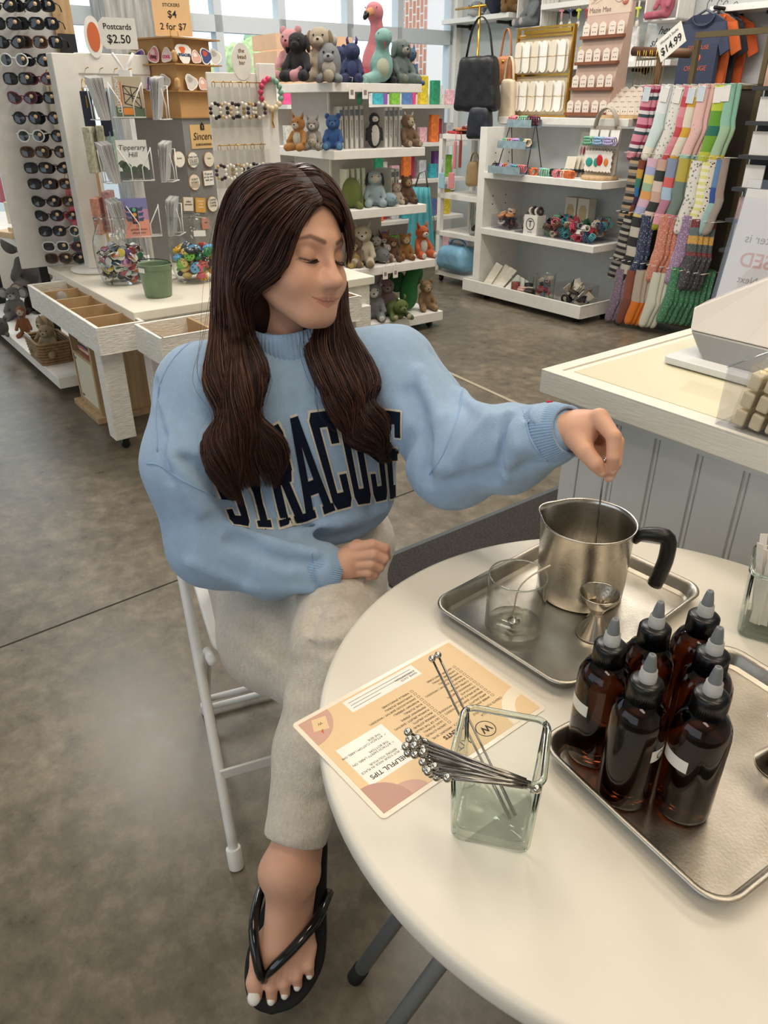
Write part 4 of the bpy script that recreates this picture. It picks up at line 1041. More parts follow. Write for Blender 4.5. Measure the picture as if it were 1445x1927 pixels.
def sheet_pan(label, c, ang, w_, l_):
    t = thing('sheet_pan', label, 'tray', c, ang)
    rings = [(w_ - .040, l_ - .040, .018, .0008), (w_ - .030, l_ - .030, .020, .0014), (w_ - .018, l_ - .018, .026, .0190), (w_ - .012, l_ - .012, .028, .0225), (w_ - .006, l_ - .006, .030, .0242), (w_ - .001, l_ - .001, .032, .0232), (w_, l_, .032, .0212), (w_ - .004, l_ - .004, .031, .0196), (w_ - .012, l_ - .012, .027, .0190), (w_ - .034, l_ - .034, .018, 0)]
    vs = []; fs = []; n = None
    for a, b, r_, z in rings:
        o = rrect(a, b, r_, 8); n = len(o); vs += [(x, y, z) for x, y in o]
    for i in range(len(rings) - 1):
        for k in range(n): fs.append((i * n + k, i * n + (k + 1) % n, (i + 1) * n + (k + 1) % n, (i + 1) * n + k))
    fs.append(tuple(range(n))); fs.append(tuple(range((len(rings) - 1) * n, len(rings) * n))[::-1])
    b = MB(); b.add(vs, fs, True); o = b.build('pan_body', M_alu, t)
    m = o.modifiers.new('e', 'EDGE_SPLIT'); m.split_angle = R(60)
    return t
T1L, T1B, T1R = (onz(818, 1130, TZ + .022), onz(1060, 1303, TZ + .022), onz(1322, 1112, TZ + .022))
v1 = (T1R - T1B).normalized(); c1 = (T1L + T1R) / 2; c1.z = TZ
sheet_pan('worn metal tray under the pitcher, glass tumbler and jigger', c1, math.atan2(v1.y, v1.x) - PI / 2, .245, .336)
u2 = Vector((.53, -.848, 0)); v2 = Vector((.848, .53, 0)); L2 = Vector((.184, .593, TZ))
c2 = L2 + u2 * .099 + v2 * .165
sheet_pan('worn metal tray under the six amber bottles, nearest to us', c2, math.atan2(v2.y, v2.x) - PI / 2, .245, .336)
ZF = TZ + .0018
# ---- pouring pitcher
pc = Vector((.296, .935, ZF)); t = thing('pouring_pitcher', 'tall brushed metal pouring pitcher with black handle on the far tray', 'pitcher', pc)
h = .122; pr = [(0, 0), (.0605, 0), (.0632, .003), (.0645, .03), (.0655, h - .004), (.0678, h - .002), (.0684, h), (.0672, h + .0012), (.0655, h), (.0640, h - .006), (.0632, .02), (.0605, .006), (0, .005)]
b = MB(); b.lathe(pr, 72)
sp = Vector((-.80, .55, 0)).normalized()      # pulled lip
vs = []
for x, y, z in b.v:
    if z > h * .7 and x * x + y * y > 1e-6:
        d = Vector((x, y, 0)).normalized().dot(sp); k = max(0, d - .86) / .14; k = k * k * ((z - h * .7) / (h * .3)) ** 2
        x += sp.x * .009 * k; y += sp.y * .009 * k
    vs.append((x, y, z))
b.v = vs; b.build('pot', M_pitch, t)
hd = Vector((.93, -.36, 0)).normalized(); hp = [hd * r_ + Vector((0, 0, z)) for r_, z in ((.064, h - .020), (.074, h - .008), (.098, h - .0045), (.110, h - .010), (.112, h - .040), (.108, h - .068), (.104, h - .086))]
b = MB(); q = cub(hp, 20); b.tube(q, [.0075 + .0035 * min(1, i / 6) for i in range(20)], 12, flat=1); M_bake = M('black_bakelite', '#131212', .35, var=.05, bump=.05, bs=200)
b.build('handle', M_bake, t)
b = MB(); b.ball(hd * .0632 + Vector((0, 0, h - .02)), (.004, .004, .003)); b.build('rivet', M_steel, t)
# ---- stirring rods
def rod(label, ball_p, end_p, group=None, r_=.0042, lying=0):
    a, e = Vector(ball_p), Vector(end_p); d = (e - a); ln = d.length; d.normalize()
    u, v, _ = frame_of(d); t = thing('stir_rod', label, 'stir rod', a, 0, group); t.rotation_euler = Matrix((u, v, d)).transposed().to_euler()
    return t, ln
M_rod = M('rod_steel', '#8d8983', .25, metal=1, var=.05, vs=40)
def rod_parts(t, ln, r_=.0042):
    b = MB(); b.ball((0, 0, 0), r_, 16, 10); b.build('ball_end', M_steel, t)
    b = MB(); b.tube([(0, 0, r_ * .9), (0, 0, ln * .72), (0, 0, ln * .8), (0, 0, ln)], [.0013, .0013, .0019, .0019], 8); b.build('shaft', M_rod, t)
b0 = atd(1138, 868, .992); e0 = onz(1118, 1040, .79)
t, ln = rod('thin steel stir rod held in the hand above the pitcher', b0, e0); rod_parts(t, (e0 - b0).length * 1.12)
# ---- tumbler with wick
M_vedge = M('vase_edge_glass', (.84, .92, .885), .03, trans=1, var=0, ior=1.5)
M_clear = thin_glass('clear_tumbler_glass', (.985, .985, .98), (.62, .66, .62), 1.45)
M_green = thin_glass('greenish_vase_glass', (.975, .988, .98), (.55, .65, .60), 1.5)
t = thing('glass_tumbler', 'empty clear glass tumbler with a loose wick on the far tray', 'glass', (.183, .846, ZF))
b = MB(); b.lathe([(0, 0), (.037, 0), (.0402, .003), (.0406, .084), (.0400, .0865), (.0392, .0875), (.0385, .0862), (.0382, .014), (.035, .0095), (0, .0085)], 64); b.build('tumbler_body', M_clear, t)
b = MB(); b.tube([(.0394 * math.cos(a), .0394 * math.sin(a), .0862) for a in np.linspace(0, 2 * PI, 49)[:-1]], .0011, 6, closed=True); b.build('rim', M_vedge, t); b = MB(); b.lathe([(.0, .001), (.036, .001), (.0385, .004), (.037, .0085), (0, .0085)], 48); b.build('thick_base', M_clear, t)
t = thing('candle_wick', 'cream candle wick on a small metal disc inside the tumbler', 'wick', (.183, .846, ZF + .0088))
b = MB(); b.lathe([(0, 0), (.0085, 0), (.009, .0008), (.004, .0014), (.0024, .0045), (0, .005)], 24); b.build('wick_tab', M_steel, t)
wp = [Vector((0, 0, .004))] + [atd(x, y, d) - Vector(t.location) for x, y, d in ((967, 1150, 1.10), (975, 1110, 1.055), (998, 1085, 1.02), (1035, 1064, .985))]
b = MB(); b.tube(cub([tuple(p) for p in wp], 24), .0012, 8); b.build('wick_cord', M('cotton_wick', '#e9dcc0', .9, bump=.3, bs=900), t)
# ---- jiggers
def jigger(label, c):
    t = thing('jigger', label, 'jigger', c)
    b = MB(); b.lathe([(.0260, .066), (.0268, .0672), (.0272, .066), (.0085, .0355), (.0083, .031), (.0255, .0015), (.0258, 0), (.0245, .0006), (.0078, .030)], 48); b.build('double_cone', M_steel, t)
    b = MB(); b.lathe([(.0083, .0340), (.0258, .0655), (.0262, .066)], 48); b.build('inner_cup', worn_metal('jigger_inner', '#b9b0a0', .2, .1), t)
jigger('small steel double cone jigger beside the pitcher on the far tray', (.293, .832, ZF))
jp = onz(1466, 1440, ZF); jigger('steel jigger at the right edge of the picture on the near tray', tuple(jp))
# ---- amber bottles
M_amber = M('amber_plastic', (.050, .011, .003), .06, trans=1, var=0, ior=1.42)
M_cap = M('black_ribbed_cap', '#09090a', .3, var=.05); M_tip = M('frosted_tip', '#d9d9d6', .35, trans=.45, var=0); M_tipd = M('grey_tip_plug', '#8f9498', .3, trans=.4, var=0)
M_oil = M('dark_fragrance_oil', (.030, .008, .003), .1, trans=.35, var=0)
M_label = M('clear_film_label', '#e4dfd8', .3, var=.02); M_ink = M('black_ink', '#1c1917', .6, var=0)
BOT6 = [('front left amber bottle of the six on the near tray, close to the tray rim', .236, .612, .9, None), ('amber bottle at the back left of the six, between the jigger and the rest', .292, .642, .7, None), ('amber bottle at the far back of the six on the near tray', .352, .662, .75, None),
    ('amber bottle in the middle front of the six, white label at its right', .256, .556, .8, 'Ci'), ('amber bottle in the middle back of the six, behind the front right one', .337, .598, .6, None), ('front right amber bottle of the six, darkest body with a white label', .312, .538, .95, None)]
def bottle(label, x, y, fill, word, ang):
    t = thing('squeeze_bottle', label, 'bottle', (x, y, ZF), ang, 'amber bottles on the near tray')
    b = MB(); b.lathe([(0, .001), (.024, 0), (.0275, .003), (.0285, .008), (.0285, .108), (.0272, .118), (.0225, .128), (.0155, .134), (.0125, .136), (.0125, .142), (0, .142)], 48); b.build('bottle_body', M_amber, t)
    b = MB(); n = 96; vs = []; fs = []
    for z, r_ in ((.134, .0155), (.134, .0168), (.1545, .0165), (.1560, .0155), (.1575, .0125), (.158, .0001)):
        for k in range(n):
            a = 2 * PI * k / n; rr = r_ + (.0004 if k % 2 else -.0002) * (1 if z < .155 and r_ > .016 else 0); vs.append((rr * math.cos(a), rr * math.sin(a), z))
    for i in range(5):
        for k in range(n): fs.append((i * n + k, i * n + (k + 1) % n, (i + 1) * n + (k + 1) % n, (i + 1) * n + k))
    b.add(vs, fs, True); b.build('cap', M_cap, t)
    b = MB(); b.lathe([(.0088, .157), (.0086, .165), (.0080, .1655), (.0080, .170), (.0066, .171)], 24); b.build('spout', M_tip, t)
    b = MB(); b.lathe([(.0066, .171), (.0056, .178), (.0040, .186), (.0034, .188), (.0018, .1885), (.0016, .186), (0, .186)], 24); b.build('twist_tip', M_tipd, t)
    # label wrapped round the barrel
    b = MB(); vs = []; fs = []; n = 20; a0, a1 = R(-38), R(26)
    for i in range(n + 1):
        a = a0 + (a1 - a0) * i / n; r_ = .0288; vs += [(r_ * math.cos(a), r_ * math.sin(a), .073), (r_ * math.cos(a), r_ * math.sin(a), .088)]
    for i in range(n): fs.append((2 * i, 2 * i + 2, 2 * i + 3, 2 * i + 1))
    b.add(vs, fs, True); lb = b.build('label', M_label, t)
    if word:
        me = text_mesh(word, .014, depth=0); me.materials.append(M_ink)
        for v in me.vertices:
            a = R(-12) + v.co.x / .0292; v.co = Vector((.0291 * math.cos(a), .0291 * math.sin(a), .079 + v.co.y))
        put('lettering', me, lb)
    return t
for (lab, x, y, fl_, wd), ang in zip(BOT6, (200, 150, 160, -35, 140, 208)): bottle(lab, x, y, fl_, wd, R(ang))
# ---- square glass vases
def square_vase(label, c, ang):
    t = thing('glass_vase', label, 'vase', c, ang)
    rings = [(.074, .012, 0), (.080, .013, .004), (.0885, .015, .100), (.089, .015, .1035), (.087, .014, .105), (.082, .012, .105), (.080, .011, .103), (.073, .010, .016), (.066, .012, .012)]
    vs = []; fs = []; n = None
    for w_, r_, z in rings:
        o = rrect(w_, w_, r_, 6); n = len(o); vs += [(x, y, z) for x, y in o]
    for i in range(len(rings) - 1):
        for k in range(n): fs.append((i * n + k, i * n + (k + 1) % n, (i + 1) * n + (k + 1) % n, (i + 1) * n + k))
    fs.append(tuple(range(n))[::-1]); fs.append(tuple(range((len(rings) - 1) * n, len(rings) * n)))
    b = MB(); b.add(vs, fs, True); o = b.build('vase_body', M_green, t); o.modifiers.new('e', 'EDGE_SPLIT').split_angle = R(50)
    b = MB(); b.tube([(x, y, .1035) for x, y in rrect(.086, .086, .013, 6)], .0034, 8, closed=True); b.build('rim', M_vedge, t)
    b = MB(); b.prism(rrect(.072, .072, .011, 6), .002, .0135); b.build('thick_base', M_green, t, bevel=.003)
    for sx in (-1, 1):
        for sy in (-1, 1): b = MB(); b.tube([(sx * .0355, sy * .0355, .008), (sx * .0400, sy * .0400, .102)], .0022, 8); b.build('corner_edge', M_vedge, t)
    return t
VC = Vector((.114, .526, TZ)); VA = R(-15)
square_vase('thick square glass vase holding a bundle of steel stir rods', VC, VA)
V2 = Vector((.5435, .842, TZ)); square_vase('square glass vase full of white paper strips at the right edge', V2, R(-28))
# rods: the bundle lies across the rim, two stand up, one lies the other way round
rs = random.Random(3)
balls = [(768, 1378), (771, 1392), (786, 1391), (800, 1398), (764, 1405), (780, 1404), (768, 1417), (781, 1420), (797, 1416), (808, 1430), (796, 1434), (818, 1443), (802, 1447), (812, 1456), (842, 1464), (822, 1462), (795, 1410), (806, 1452)]
for i, (x, y) in enumerate(balls):
    lay = .852 + .0055 * (i % 3)
    a = onz(x, y, lay + .012); e = onz(985 + rs.uniform(-14, 14), 1474 + rs.uniform(-7, 8), lay - .004 + .001 * (i % 2))
    t, ln = rod('steel stir rod in the bundle lying across the square vase, ball end to the left', a, e, 'stir rods lying across the vase'); rod_parts(t, (e - a).length)
for k, (x, y, lab) in enumerate(((813, 1240, 'steel stir rod standing in the square vase, ball lower and to the left'), (824, 1233, 'steel stir rod standing in the square vase, ball highest'))):
    e = Vector((.128 + k * .006, .512 + .004 * k, TZ + .014)); a = atd(x, y, .842 - .003 * k); t, ln = rod(lab, a, e); rod_parts(t, (e - a).length)
a = onz(1010, 1485, .848); e = onz(860, 1440, .846); t, ln = rod('steel stir rod lying the other way round, single ball at the right rim', a, e); rod_parts(t, (e - a).length)
# paper strips
M_paper = M('white_paper', '#ede6dd', .8, var=.02)
b = MB(); b.box((0, 0, .055), (.0095, .0006, .11)); me_strip = b.mesh('paper_strip', M_paper)
for i in range(52):
    px_, py_ = rs.uniform(-.030, .030), rs.uniform(-.030, .030)
    o = put('paper_strip', me_strip, None, V2 + Matrix.Rotation(R(-28), 3, 'Z') @ Vector((px_ * .8, py_ * .8, .0165)), (rs.uniform(-.10, .10) - py_ * 2.2, px_ * 2.2 + rs.uniform(-.10, .10), R(-28) + rs.uniform(-.6, .6)))
    o.scale = (1, 1, rs.uniform(.95, 1.2)); tag(o, 'white paper strip standing in the square vase at the right edge', 'paper strip', 'paper strips in the right vase')
# ---- laminated instruction card, upside down to us
CT, CRr, CB, CL = [onz(*q, TZ + .0006) for q in ((845, 1200), (1030, 1335), (712, 1545), (553, 1365))]
cu = ((CL - CT) + (CB - CRr)).normalized(); cv = ((CRr - CT) + (CB - CL)).normalized(); cv = (cv - cu * cv.dot(cu)).normalized()
cc = (CT + CRr + CB + CL) / 4; cw, ch = .258, .174
card = thing('instruction_card', 'peach laminated instruction sheet lying upside down under the glass vase', 'card', cc); card.rotation_euler = Matrix((cu, cv, Vector((0, 0, 1)))).transposed().to_euler()
M_film = M('laminate', '#efe3d0', .3, var=.01, bump=.06, bs=70, coat=.1); M_peach = M('peach_print', '#e8c99c', .4, var=.02, bump=.05, bs=110, spec=.3)
b = MB(); b.prism(rrect(cw, ch, .006), 0, .0006); b.build('laminate', M_film, card)
b = MB(); b.prism(rrect(cw - .012, ch - .012, .002), .0006, .0009); b.build('sheet', M_peach, card)
def disc(x, y, r_, a0, a1, n=24): return [(x, y)] + [(x + r_ * math.cos(R(a0 + (a1 - a0) * i / n)), y + r_ * math.sin(R(a0 + (a1 - a0) * i / n))) for i in range(n + 1)]
X1, Y1 = (cw - .012) / 2, (ch - .012) / 2
def pr_(name, poly, mat, z=.0009, dz=.00012): b = MB(); b.prism(poly, z, z + dz); return b.build(name, mat, card)
M_dusk = M('dusty_rose_print', '#cda08f', .4, var=.03); M_dusk2 = M('rosy_brown_print', '#bd8e7e', .4, var=.03); M_pale = M('pale_print', '#f4efe6', .4)
pr_('printed_shape', disc(X1, -Y1, .042, 90, 180), M_dusk)
pr_('printed_shape', [(X1 - .062, Y1)] + [(X1 - .031 + .031 * math.cos(R(a)), Y1 - .0 - .020 * math.sin(R(a))) for a in range(180, -1, -10)][1:], M_dusk)
pr_('printed_shape', disc(X1, Y1, .040, 180, 270), M_dusk2, .00105)
pr_('printed_shape', disc(-X1, Y1, .046, 270, 360), M('mustard_pale_print', '#efe3c8', .4)); pr_('printed_shape', disc(-X1, Y1, .030, 270, 360), M_peach, .00105)
pr_('printed_box', [(.045, -.020), (.112, -.020), (.112, .045), (.045, .045)], M_pale); pr_('printed_box', [(-.052, -.078), (.060, -.078), (.060, -.056), (-.052, -.056)], M_pale)
for i in range(3): pr_('printed_rule', [(-.045 if i else .012, -.062 - i * .0052), (.055, -.062 - i * .0052), (.055, -.0615 - i * .0052), (-.045 if i else .012, -.0615 - i * .0052)], M_ink, .00105)
zt = .0011
def ct(s, size, x, y, **k): return text(s, size, M_ink, card, (x, y, zt), (0, 0, 0), depth=.00003, **k)
ct('HELPFUL TIPS', .0088, .0785, .036, bold=.0001); ct('PUT YOUR WICK IN PLACE\nBEFORE YOU POUR.', .0044, .056, .0235, align='LEFT'); ct('ATTACH SAFETY LABEL ON\nTHE BOTTOM.', .0044, .056, .0085, align='LEFT'); ct('ATTACH CUSTOM LABEL ON\nTHE SIDE.', .0044, .056, -.0065, align='LEFT')
for y in (.026, .011, -.004): pr_('printed_bullet', [(.0525 + .0006 * math.cos(a), y + .0006 * math.sin(a)) for a in np.linspace(0, 6.28, 8)[:-1]], M_ink, .00105)
ct('NAME, DATE\n& DESCRIPTION', .0046, -.048, -.0645, align='LEFT')
colA = ['LEMON (CITRUS)', 'LILAC (FLORAL)', 'LILY OF THE VALLEY', 'ORANGE (CITRUS)', 'PEACH (FRUITY)', 'PUMPKIN (FRUITY / EARTHY)', 'PEPPERMINT (FRESH)', 'ROSE (FLORAL)', 'ROSEMARY (HERBAL)', 'SANDALWOOD (EARTHY / WOODSY)', 'SUNFLOWER (FLORAL)', 'VANILLA (MASCULINE)']
colB = ['AMBER (MASCULINE)', 'APPLE (FRUITY)', 'BERGAMOT (EARTHY / WOODSY)', 'BLUE SPRUCE (EARTHY / WOODSY)', 'CHOCOLATE', 'CINNAMON (EARTHY)', 'COFFEE (HERBAL)', 'EUCALYPTUS', 'FRASER FIR (EARTHY / WOODSY)', 'JASMINE (FLORAL)', 'LAVENDER (FLORAL)', 'LEATHER (MASCULINE)']
for cx_, lst in ((-.020, colA), (-.094, colB)):
    for i, s in enumerate(lst):
        y = .029 - i * .0062; ct(s, .0042, cx_ + .005, y, align='LEFT')
        q = MB(); s_ = .0017
        for dx, dy, w_, h_ in ((-s_, 0, .0003, 2 * s_), (s_, 0, .0003, 2 * s_), (0, s_, 2 * s_, .0003), (0, -s_, 2 * s_, .0003)): q.box((cx_ + dx, y + dy, .00105), (w_, h_, .0001))
        q.build('tick_box', M_ink, card)
ct('SCENTS', .0085, -.012, .0445, bold=.0002); ct('PICK UP TO 3 - AMOUNT: 20 ML', .0042, -.016, .0365); ct('KIT', .014, -.008, .064); ct('1', .010, -.113, .068)
ring = MB(); ring.lathe([(.0115, .0010), (.0125, .0010), (.0125, .00112), (.0115, .00112)], 40, c=(-.046, .064, 0)); ring.build('emblem_ring', M_ink, card); ct('W', .014, -.046, .064, bold=.0003)
ct('VANILLA', .0046, -.066, .046); ct('CREATE YOUR CANDLE', .0046, -.075, .039)
# printed candle picture in its corner
pr_('printed_candle', [(X1 - .034, -Y1 + .008), (X1 - .016, -Y1 + .004), (X1 - .008, -Y1 + .022), (X1 - .026, -Y1 + .028)], M_peach, .00105)
pr_('printed_flame', [(X1 - .019, -Y1 + .024), (X1 - .015, -Y1 + .026), (X1 - .016, -Y1 + .031)], M('flame_print', '#d2593a', .3, var=0), .00105)
text('W', .006, M_ink, card, (X1 - .021, -Y1 + .0150, .0012), (0, 0, 0), depth=.00003)
# ============================================================ sales counter, right
CZ = .92; CQ = 1.117; CP = -.96
M_ctop = M('white_painted_wood', '#e6e2d6', .42, var=.04, vs=9, bump=.12, bs=40, stretch=(1, 1, 6)); M_bead = M('grey_white_beadboard', '#d3d5d4', .45, var=.02); M_resin = M('glossy_cream_top', '#efe7c8', .07, var=.02, vs=3, coat=.5)
ct_ = thing('sales_counter', 'white counter with grooved board front and glossy cream top', 'counter', W(CP, CQ), PS)
LN, DP = 1.9, .80
b = MB(); b.bx(0, LN, 0, DP, CZ - .047, CZ - .002); b.build('countertop', M_ctop, ct_, bevel=.002)
b = MB(); b.bx(.045, LN - .045, .045, DP - .045, CZ - .002, CZ - .0006); b.build('resin_surface', M_resin, ct_)
b = MB()
for x0, x1, y0, y1 in ((0, LN, 0, .028), (0, LN, DP - .028, DP), (0, .028, .028, DP - .028), (LN - .028, LN, .028, DP - .028)): b.bx(x0, x1, y0, y1, CZ - .002, CZ + .001)
b.build('edge_trim', M_ctop, ct_)
b = MB(); b.bx(.05, LN - .05, .05, DP - .05, 0, CZ - .047); b.build('carcass', M_bead, ct_)
b = MB(); b.bx(.043, LN - .05, .043, .0505, CZ - .075, CZ - .047); b.bx(.043, .0505, .043, DP - .05, CZ - .075, CZ - .047); b.build('moulding', M_bead, ct_, bevel=.003)
b = MB(); b.bx(.043, .085, .043, .0495, 0, CZ - .075); b.bx(.043, .0495, .043, .10, 0, CZ - .075); b.build('corner_board', M_bead, ct_, bevel=.002)
b = MB(); x = .087
while x < LN - .1:
    b.bx(x, x + .074, .0445, .0505, 0, CZ - .075); x += .0765
    b.cyl((x + .004, .049, 0), (x + .004, .049, CZ - .075), .0035, n=8); x += .0105
b.build('beadboard', M_bead, ct_, bevel=.0015)
b = MB(); y = .102
while y < DP - .1:
    b.bx(.0445, .0505, y, y + .074, 0, CZ - .075); y += .0765; b.cyl((.049, y + .004, 0), (.049, y + .004, CZ - .075), .0035, n=8); y += .0105
b.build('beadboard', M_bead, ct_, bevel=.0015)
# ribbed entrance mat lying along the counter's end
t = thing('floor_mat', 'dark charcoal looped floor mat beside the white counter', 'mat', W(-1.40, 1.85), PS)
M_mat = M('charcoal_loop_pile', '#3b3735', .95, var=.55, vs=160, bump=1.0, bs=260); M_edge = M('rubber_edge', '#4a5054', .7)
b = MB(); b.bx(-.335, .34, -.62, .52, 0, .007); b.build('pile', M_mat, t)
b = MB(); b.bx(-.355, -.335, -.62, .54, 0, .006); b.bx(-.335, .34, .52, .54, 0, .006); b.build('edging', M_edge, t)
# payment terminal seen from behind
pb_ = W(-.70, 1.50, CZ + .001); t = thing('payment_terminal', 'white angular register screen on a grey stand, seen from behind', 'register', pb_, 0)
M_posw = M('gloss_white_plastic', '#eae3dc', .16, var=.01, coat=.3); M_posg = M('brushed_grey', '#b3b2ae', .35, metal=.5, var=.06, vs=60, stretch=(1, 1, 30)); M_posl = M('pale_grey_plastic', '#dfe0e1', .3, var=.01); M_scr = M('black_screen', '#0c0d10', .1)
def rel(v): return Vector(v) - pb_
P1 = onz(1298, 621, CZ + .062); P2 = onz(1470, 662, CZ + .062); ax = (P2 - P1).normalized(); nb = Vector((-ax.y, ax.x, 0)); nb = nb if nb.y > 0 else -nb
g1 = onz(1320, 680, CZ + .012); g2 = g1 + ax * (P2 - P1).length * .8
b = MB(); A = [g1, g2, g2 + nb * .10, g1 + nb * .10]; B_ = [P1, P2, P2 + nb * .09, P1 + nb * .09]
b.add([rel(v) for v in A + B_], [(3, 2, 1, 0), (4, 5, 6, 7)] + [(i, (i + 1) % 4, 4 + (i + 1) % 4, 4 + i) for i in range(4)]); b.build('stand', M_posg, t, bevel=.004)
B1 = P1 + Vector((0, 0, .040)) - ax * .012 + nb * .018; B2 = P2 + Vector((0, 0, .165)) + ax * .0 + nb * .10
Pm = P1 + ax * (P2 - P1).length * .64; Bm = B1 * .36 + B2 * .64 - nb * .004
b = MB(); th_ = nb * .045 + Vector((0, 0, .008))
F = [P1, Pm, P2, B2, Bm, B1]; n = 6
b.add([rel(v) for v in F] + [rel(v + th_) for v in F], [(0, 1, 4, 5), (1, 2, 3, 4), (6, 11, 10, 7), (7, 10, 9, 8)] + [(i, i + 6, (i + 1) % 6 + 6, (i + 1) % 6) for i in range(6)]); b.build('screen_back', M_posw, t, bevel=.003)
b = MB(); s0 = [P1 + th_ * 1.02 + ax * .02 + Vector((0, 0, .012)), P2 + th_ * 1.02 - ax * .02 + Vector((0, 0, .012)), B2 + th_ * 1.02 - ax * .02 - Vector((0, 0, .012)), B1 + th_ * 1.02 + ax * .02 - Vector((0, 0, .006))]
b.add([rel(v) for v in s0], [(0, 1, 2, 3)]); b.build('screen', M_scr, t)
bc = onz(1262, 672, CZ + .012); b = MB(); mt = Matrix((ax, nb, Vector((0, 0, 1)))).transposed()
cen = bc + ax * .115 + nb * .055
b.prism(rrect(.25, .14, .014), -.010, .004, Matrix.Translation(rel(cen)) @ mt.to_4x4()); b.build('base_plate', M_posl, t, bevel=.002)
b = MB(); sl = P1 * .42 + Bm * .58 + (B1 - P1) * .28; b.box(rel(B1 * .62 + B2 * .38 - Vector((0, 0, .006))), (.018, .006, .003), Matrix((ax, nb, Vector((0, 0, 1)))).transposed()); b.build('port_cover', M_posl, t)
# acrylic sign holder with the closed notice (we read it from the back)
sp_ = W(-.845, 1.71, CZ + .0025); t = thing('sign_holder', 'clear acrylic holder with a white register notice seen from behind', 'sign', sp_, PS + R(6))
M_acr = thin_glass('clear_acrylic', (.97, .97, .98), (.6, .63, .72), 1.45); M_notice = M('white_notice', '#eceaea', .5, var=.01); M_gh = M('show_through_grey', '#aeaaab', .6, var=0); M_rd = M('show_through_red', '#dfb9b6', .6, var=0)
tl = R(-11)
def slant(z, y=0): return (0, y + math.sin(-tl) * z * 1.0, z * math.cos(tl))
b = MB(); b.box((0, .0, .16), (.235, .003, .32)); b.box((0, -.016, .14), (.235, .003, .28)); b.box((-.116, -.008, .14), (.003, .016, .28)); b.box((0, -.008, .002), (.235, .016, .003)); b.box((0, .05, .0), (.235, .10, .003)); b.build('acrylic_pocket', M_acr, t, rot=(tl, 0, 0))
b = MB(); b.box((0, -.006, .155), (.222, .0012, .29)); b.build('notice', M_notice, t, rot=(tl, 0, 0))
for s, z, sz, mm in (('This Register is', .196, .027, M_gh), ('CLOSED', .150, .044, M_rd), ('Please Use Next', .108, .022, M_gh)):
    me = text_mesh(s, sz, depth=.0002, bold=.0006 if mm is M_rd else 0); me.materials.append(mm)
    for v in me.vertices: v.co = Vector((-v.co.x, -.0068 - v.co.z, z + v.co.y))
    put('lettering', me, t, rot=(tl, 0, 0))
# bin of wax melts at the counter edge
BP = -.588; t = thing('acrylic_bin', 'clear plastic bin of cream wax melts at the counter edge', 'bin', W(BP, 1.128, CZ + .0012), PS)
bl, bd, bh = .30, .135, .098
b = MB()
for x0, x1, y0, y1, z0, z1 in ((0, bl, 0, bd, 0, .0025), (0, bl, 0, .0022, 0, bh), (0, bl, bd - .0022, bd, 0, bh), (0, .0022, 0, bd, 0, bh), (bl - .0022, bl, 0, bd, 0, bh)): b.bx(x0, x1, y0, y1, z0, z1)
b.build('bin_body', M_acr, t)
b = MB(); b.tube([(0, 0, bh), (bl, 0, bh), (bl, bd, bh), (0, bd, bh)], .0028, 8, closed=True); b.build('bin_rim', M_acr, t)
M_wax = M('cream_wax', '#ecdcb6', .35, var=.04, vs=25); M_shell = thin_glass('clear_shell', (.97, .97, .97), (.9, .9, .9), 1.3, .05)
first = None; nm = 10
for i in range(nm):
    loc = W(BP, 1.128, CZ + .0045) + PV * (.020 + i * .0275) + QV * .012
    lab = ('clear clamshell of cream wax cubes, %s in the bin' % ['leftmost', 'second from left', 'third from left', 'fourth from left'][i]) if i < 4 else 'clear clamshell of cream wax cubes farther along the bin, right of the fourth'
    if first is None:
        first = thing('wax_melt_pack', lab, 'wax melt', loc, PS, 'wax melt packs in the bin'); first.rotation_euler = (0, R(9), PS)
        for ky in range(3):
            for kz in range(3):
                c = MB(); c.box((.010, .012 + ky * .034, .017 + kz * .0315), (.020, .029, .027)); c.build('wax_cube', M_wax, first, bevel=.004, seg=3)
        c = MB(); c.bx(-.0015, .0225, -.004, .101, .001, .0015); c.bx(-.0015, -.001, -.006, .103, 0, .105); c.bx(.0222, .0226, -.006, .103, 0, .105); c.tube(cub([(.0105, 0, .098), (.006, .02, .112), (.006, .08, .112), (.0105, .10, .098)], 12), .003, 6); c.build('shell', M_shell, first)
    else: 
        o = dup(first, loc, (0, R(9), PS), lab)
        if i < 4: del o['group']
# ============================================================ drawer table on wheels, left
LT = .612; LQ = 1.06; LP0, LP1 = -4.46, -3.17; LQ1 = 2.33
M_crack = M('chippy_white_paint', '#e8e4da', .6, var=.10, vs=30, bump=.5, bs=45, stretch=(1, 1, 4)); M_ltop = M('cream_tabletop', '#ebe4d4', .35, var=.03, vs=6)
M_inw = M('raw_drawer_wood', '#b3966f', .75, var=.15, vs=9)
t = thing('display_table', 'low chippy white display table on wheels, open drawers along its sides', 'table', W(LP1, LQ), PS)
L_, D_ = LP1 - LP0, LQ1 - LQ      # local x from -L_..0, y 0..D_
b = MB(); b.bx(-L_, 0, 0, D_, LT - .042, LT - .002); b.build('tabletop', M_ltop, t, bevel=.004)
b = MB(); b.bx(-L_ + .02, -.02, .02, D_ - .02, LT - .16, LT - .042); b.build('apron', M_crack, t)
for x, y in ((-.10, -.165), (-L_ + .06, .03), (-.06, D_ - .14), (-L_ + .06, D_ - .14)):
    b = MB(); b.bx(x, x + .085, y, y + .095, .056, LT - .14); lg = b.build('leg', M_crack, t, bevel=.003); caster(t, x + .045, y + .05)
b = MB(); b.bx(-.02, .065, .02, .085, .056, LT - .16); b.build('leg', M_crack, t, bevel=.003)
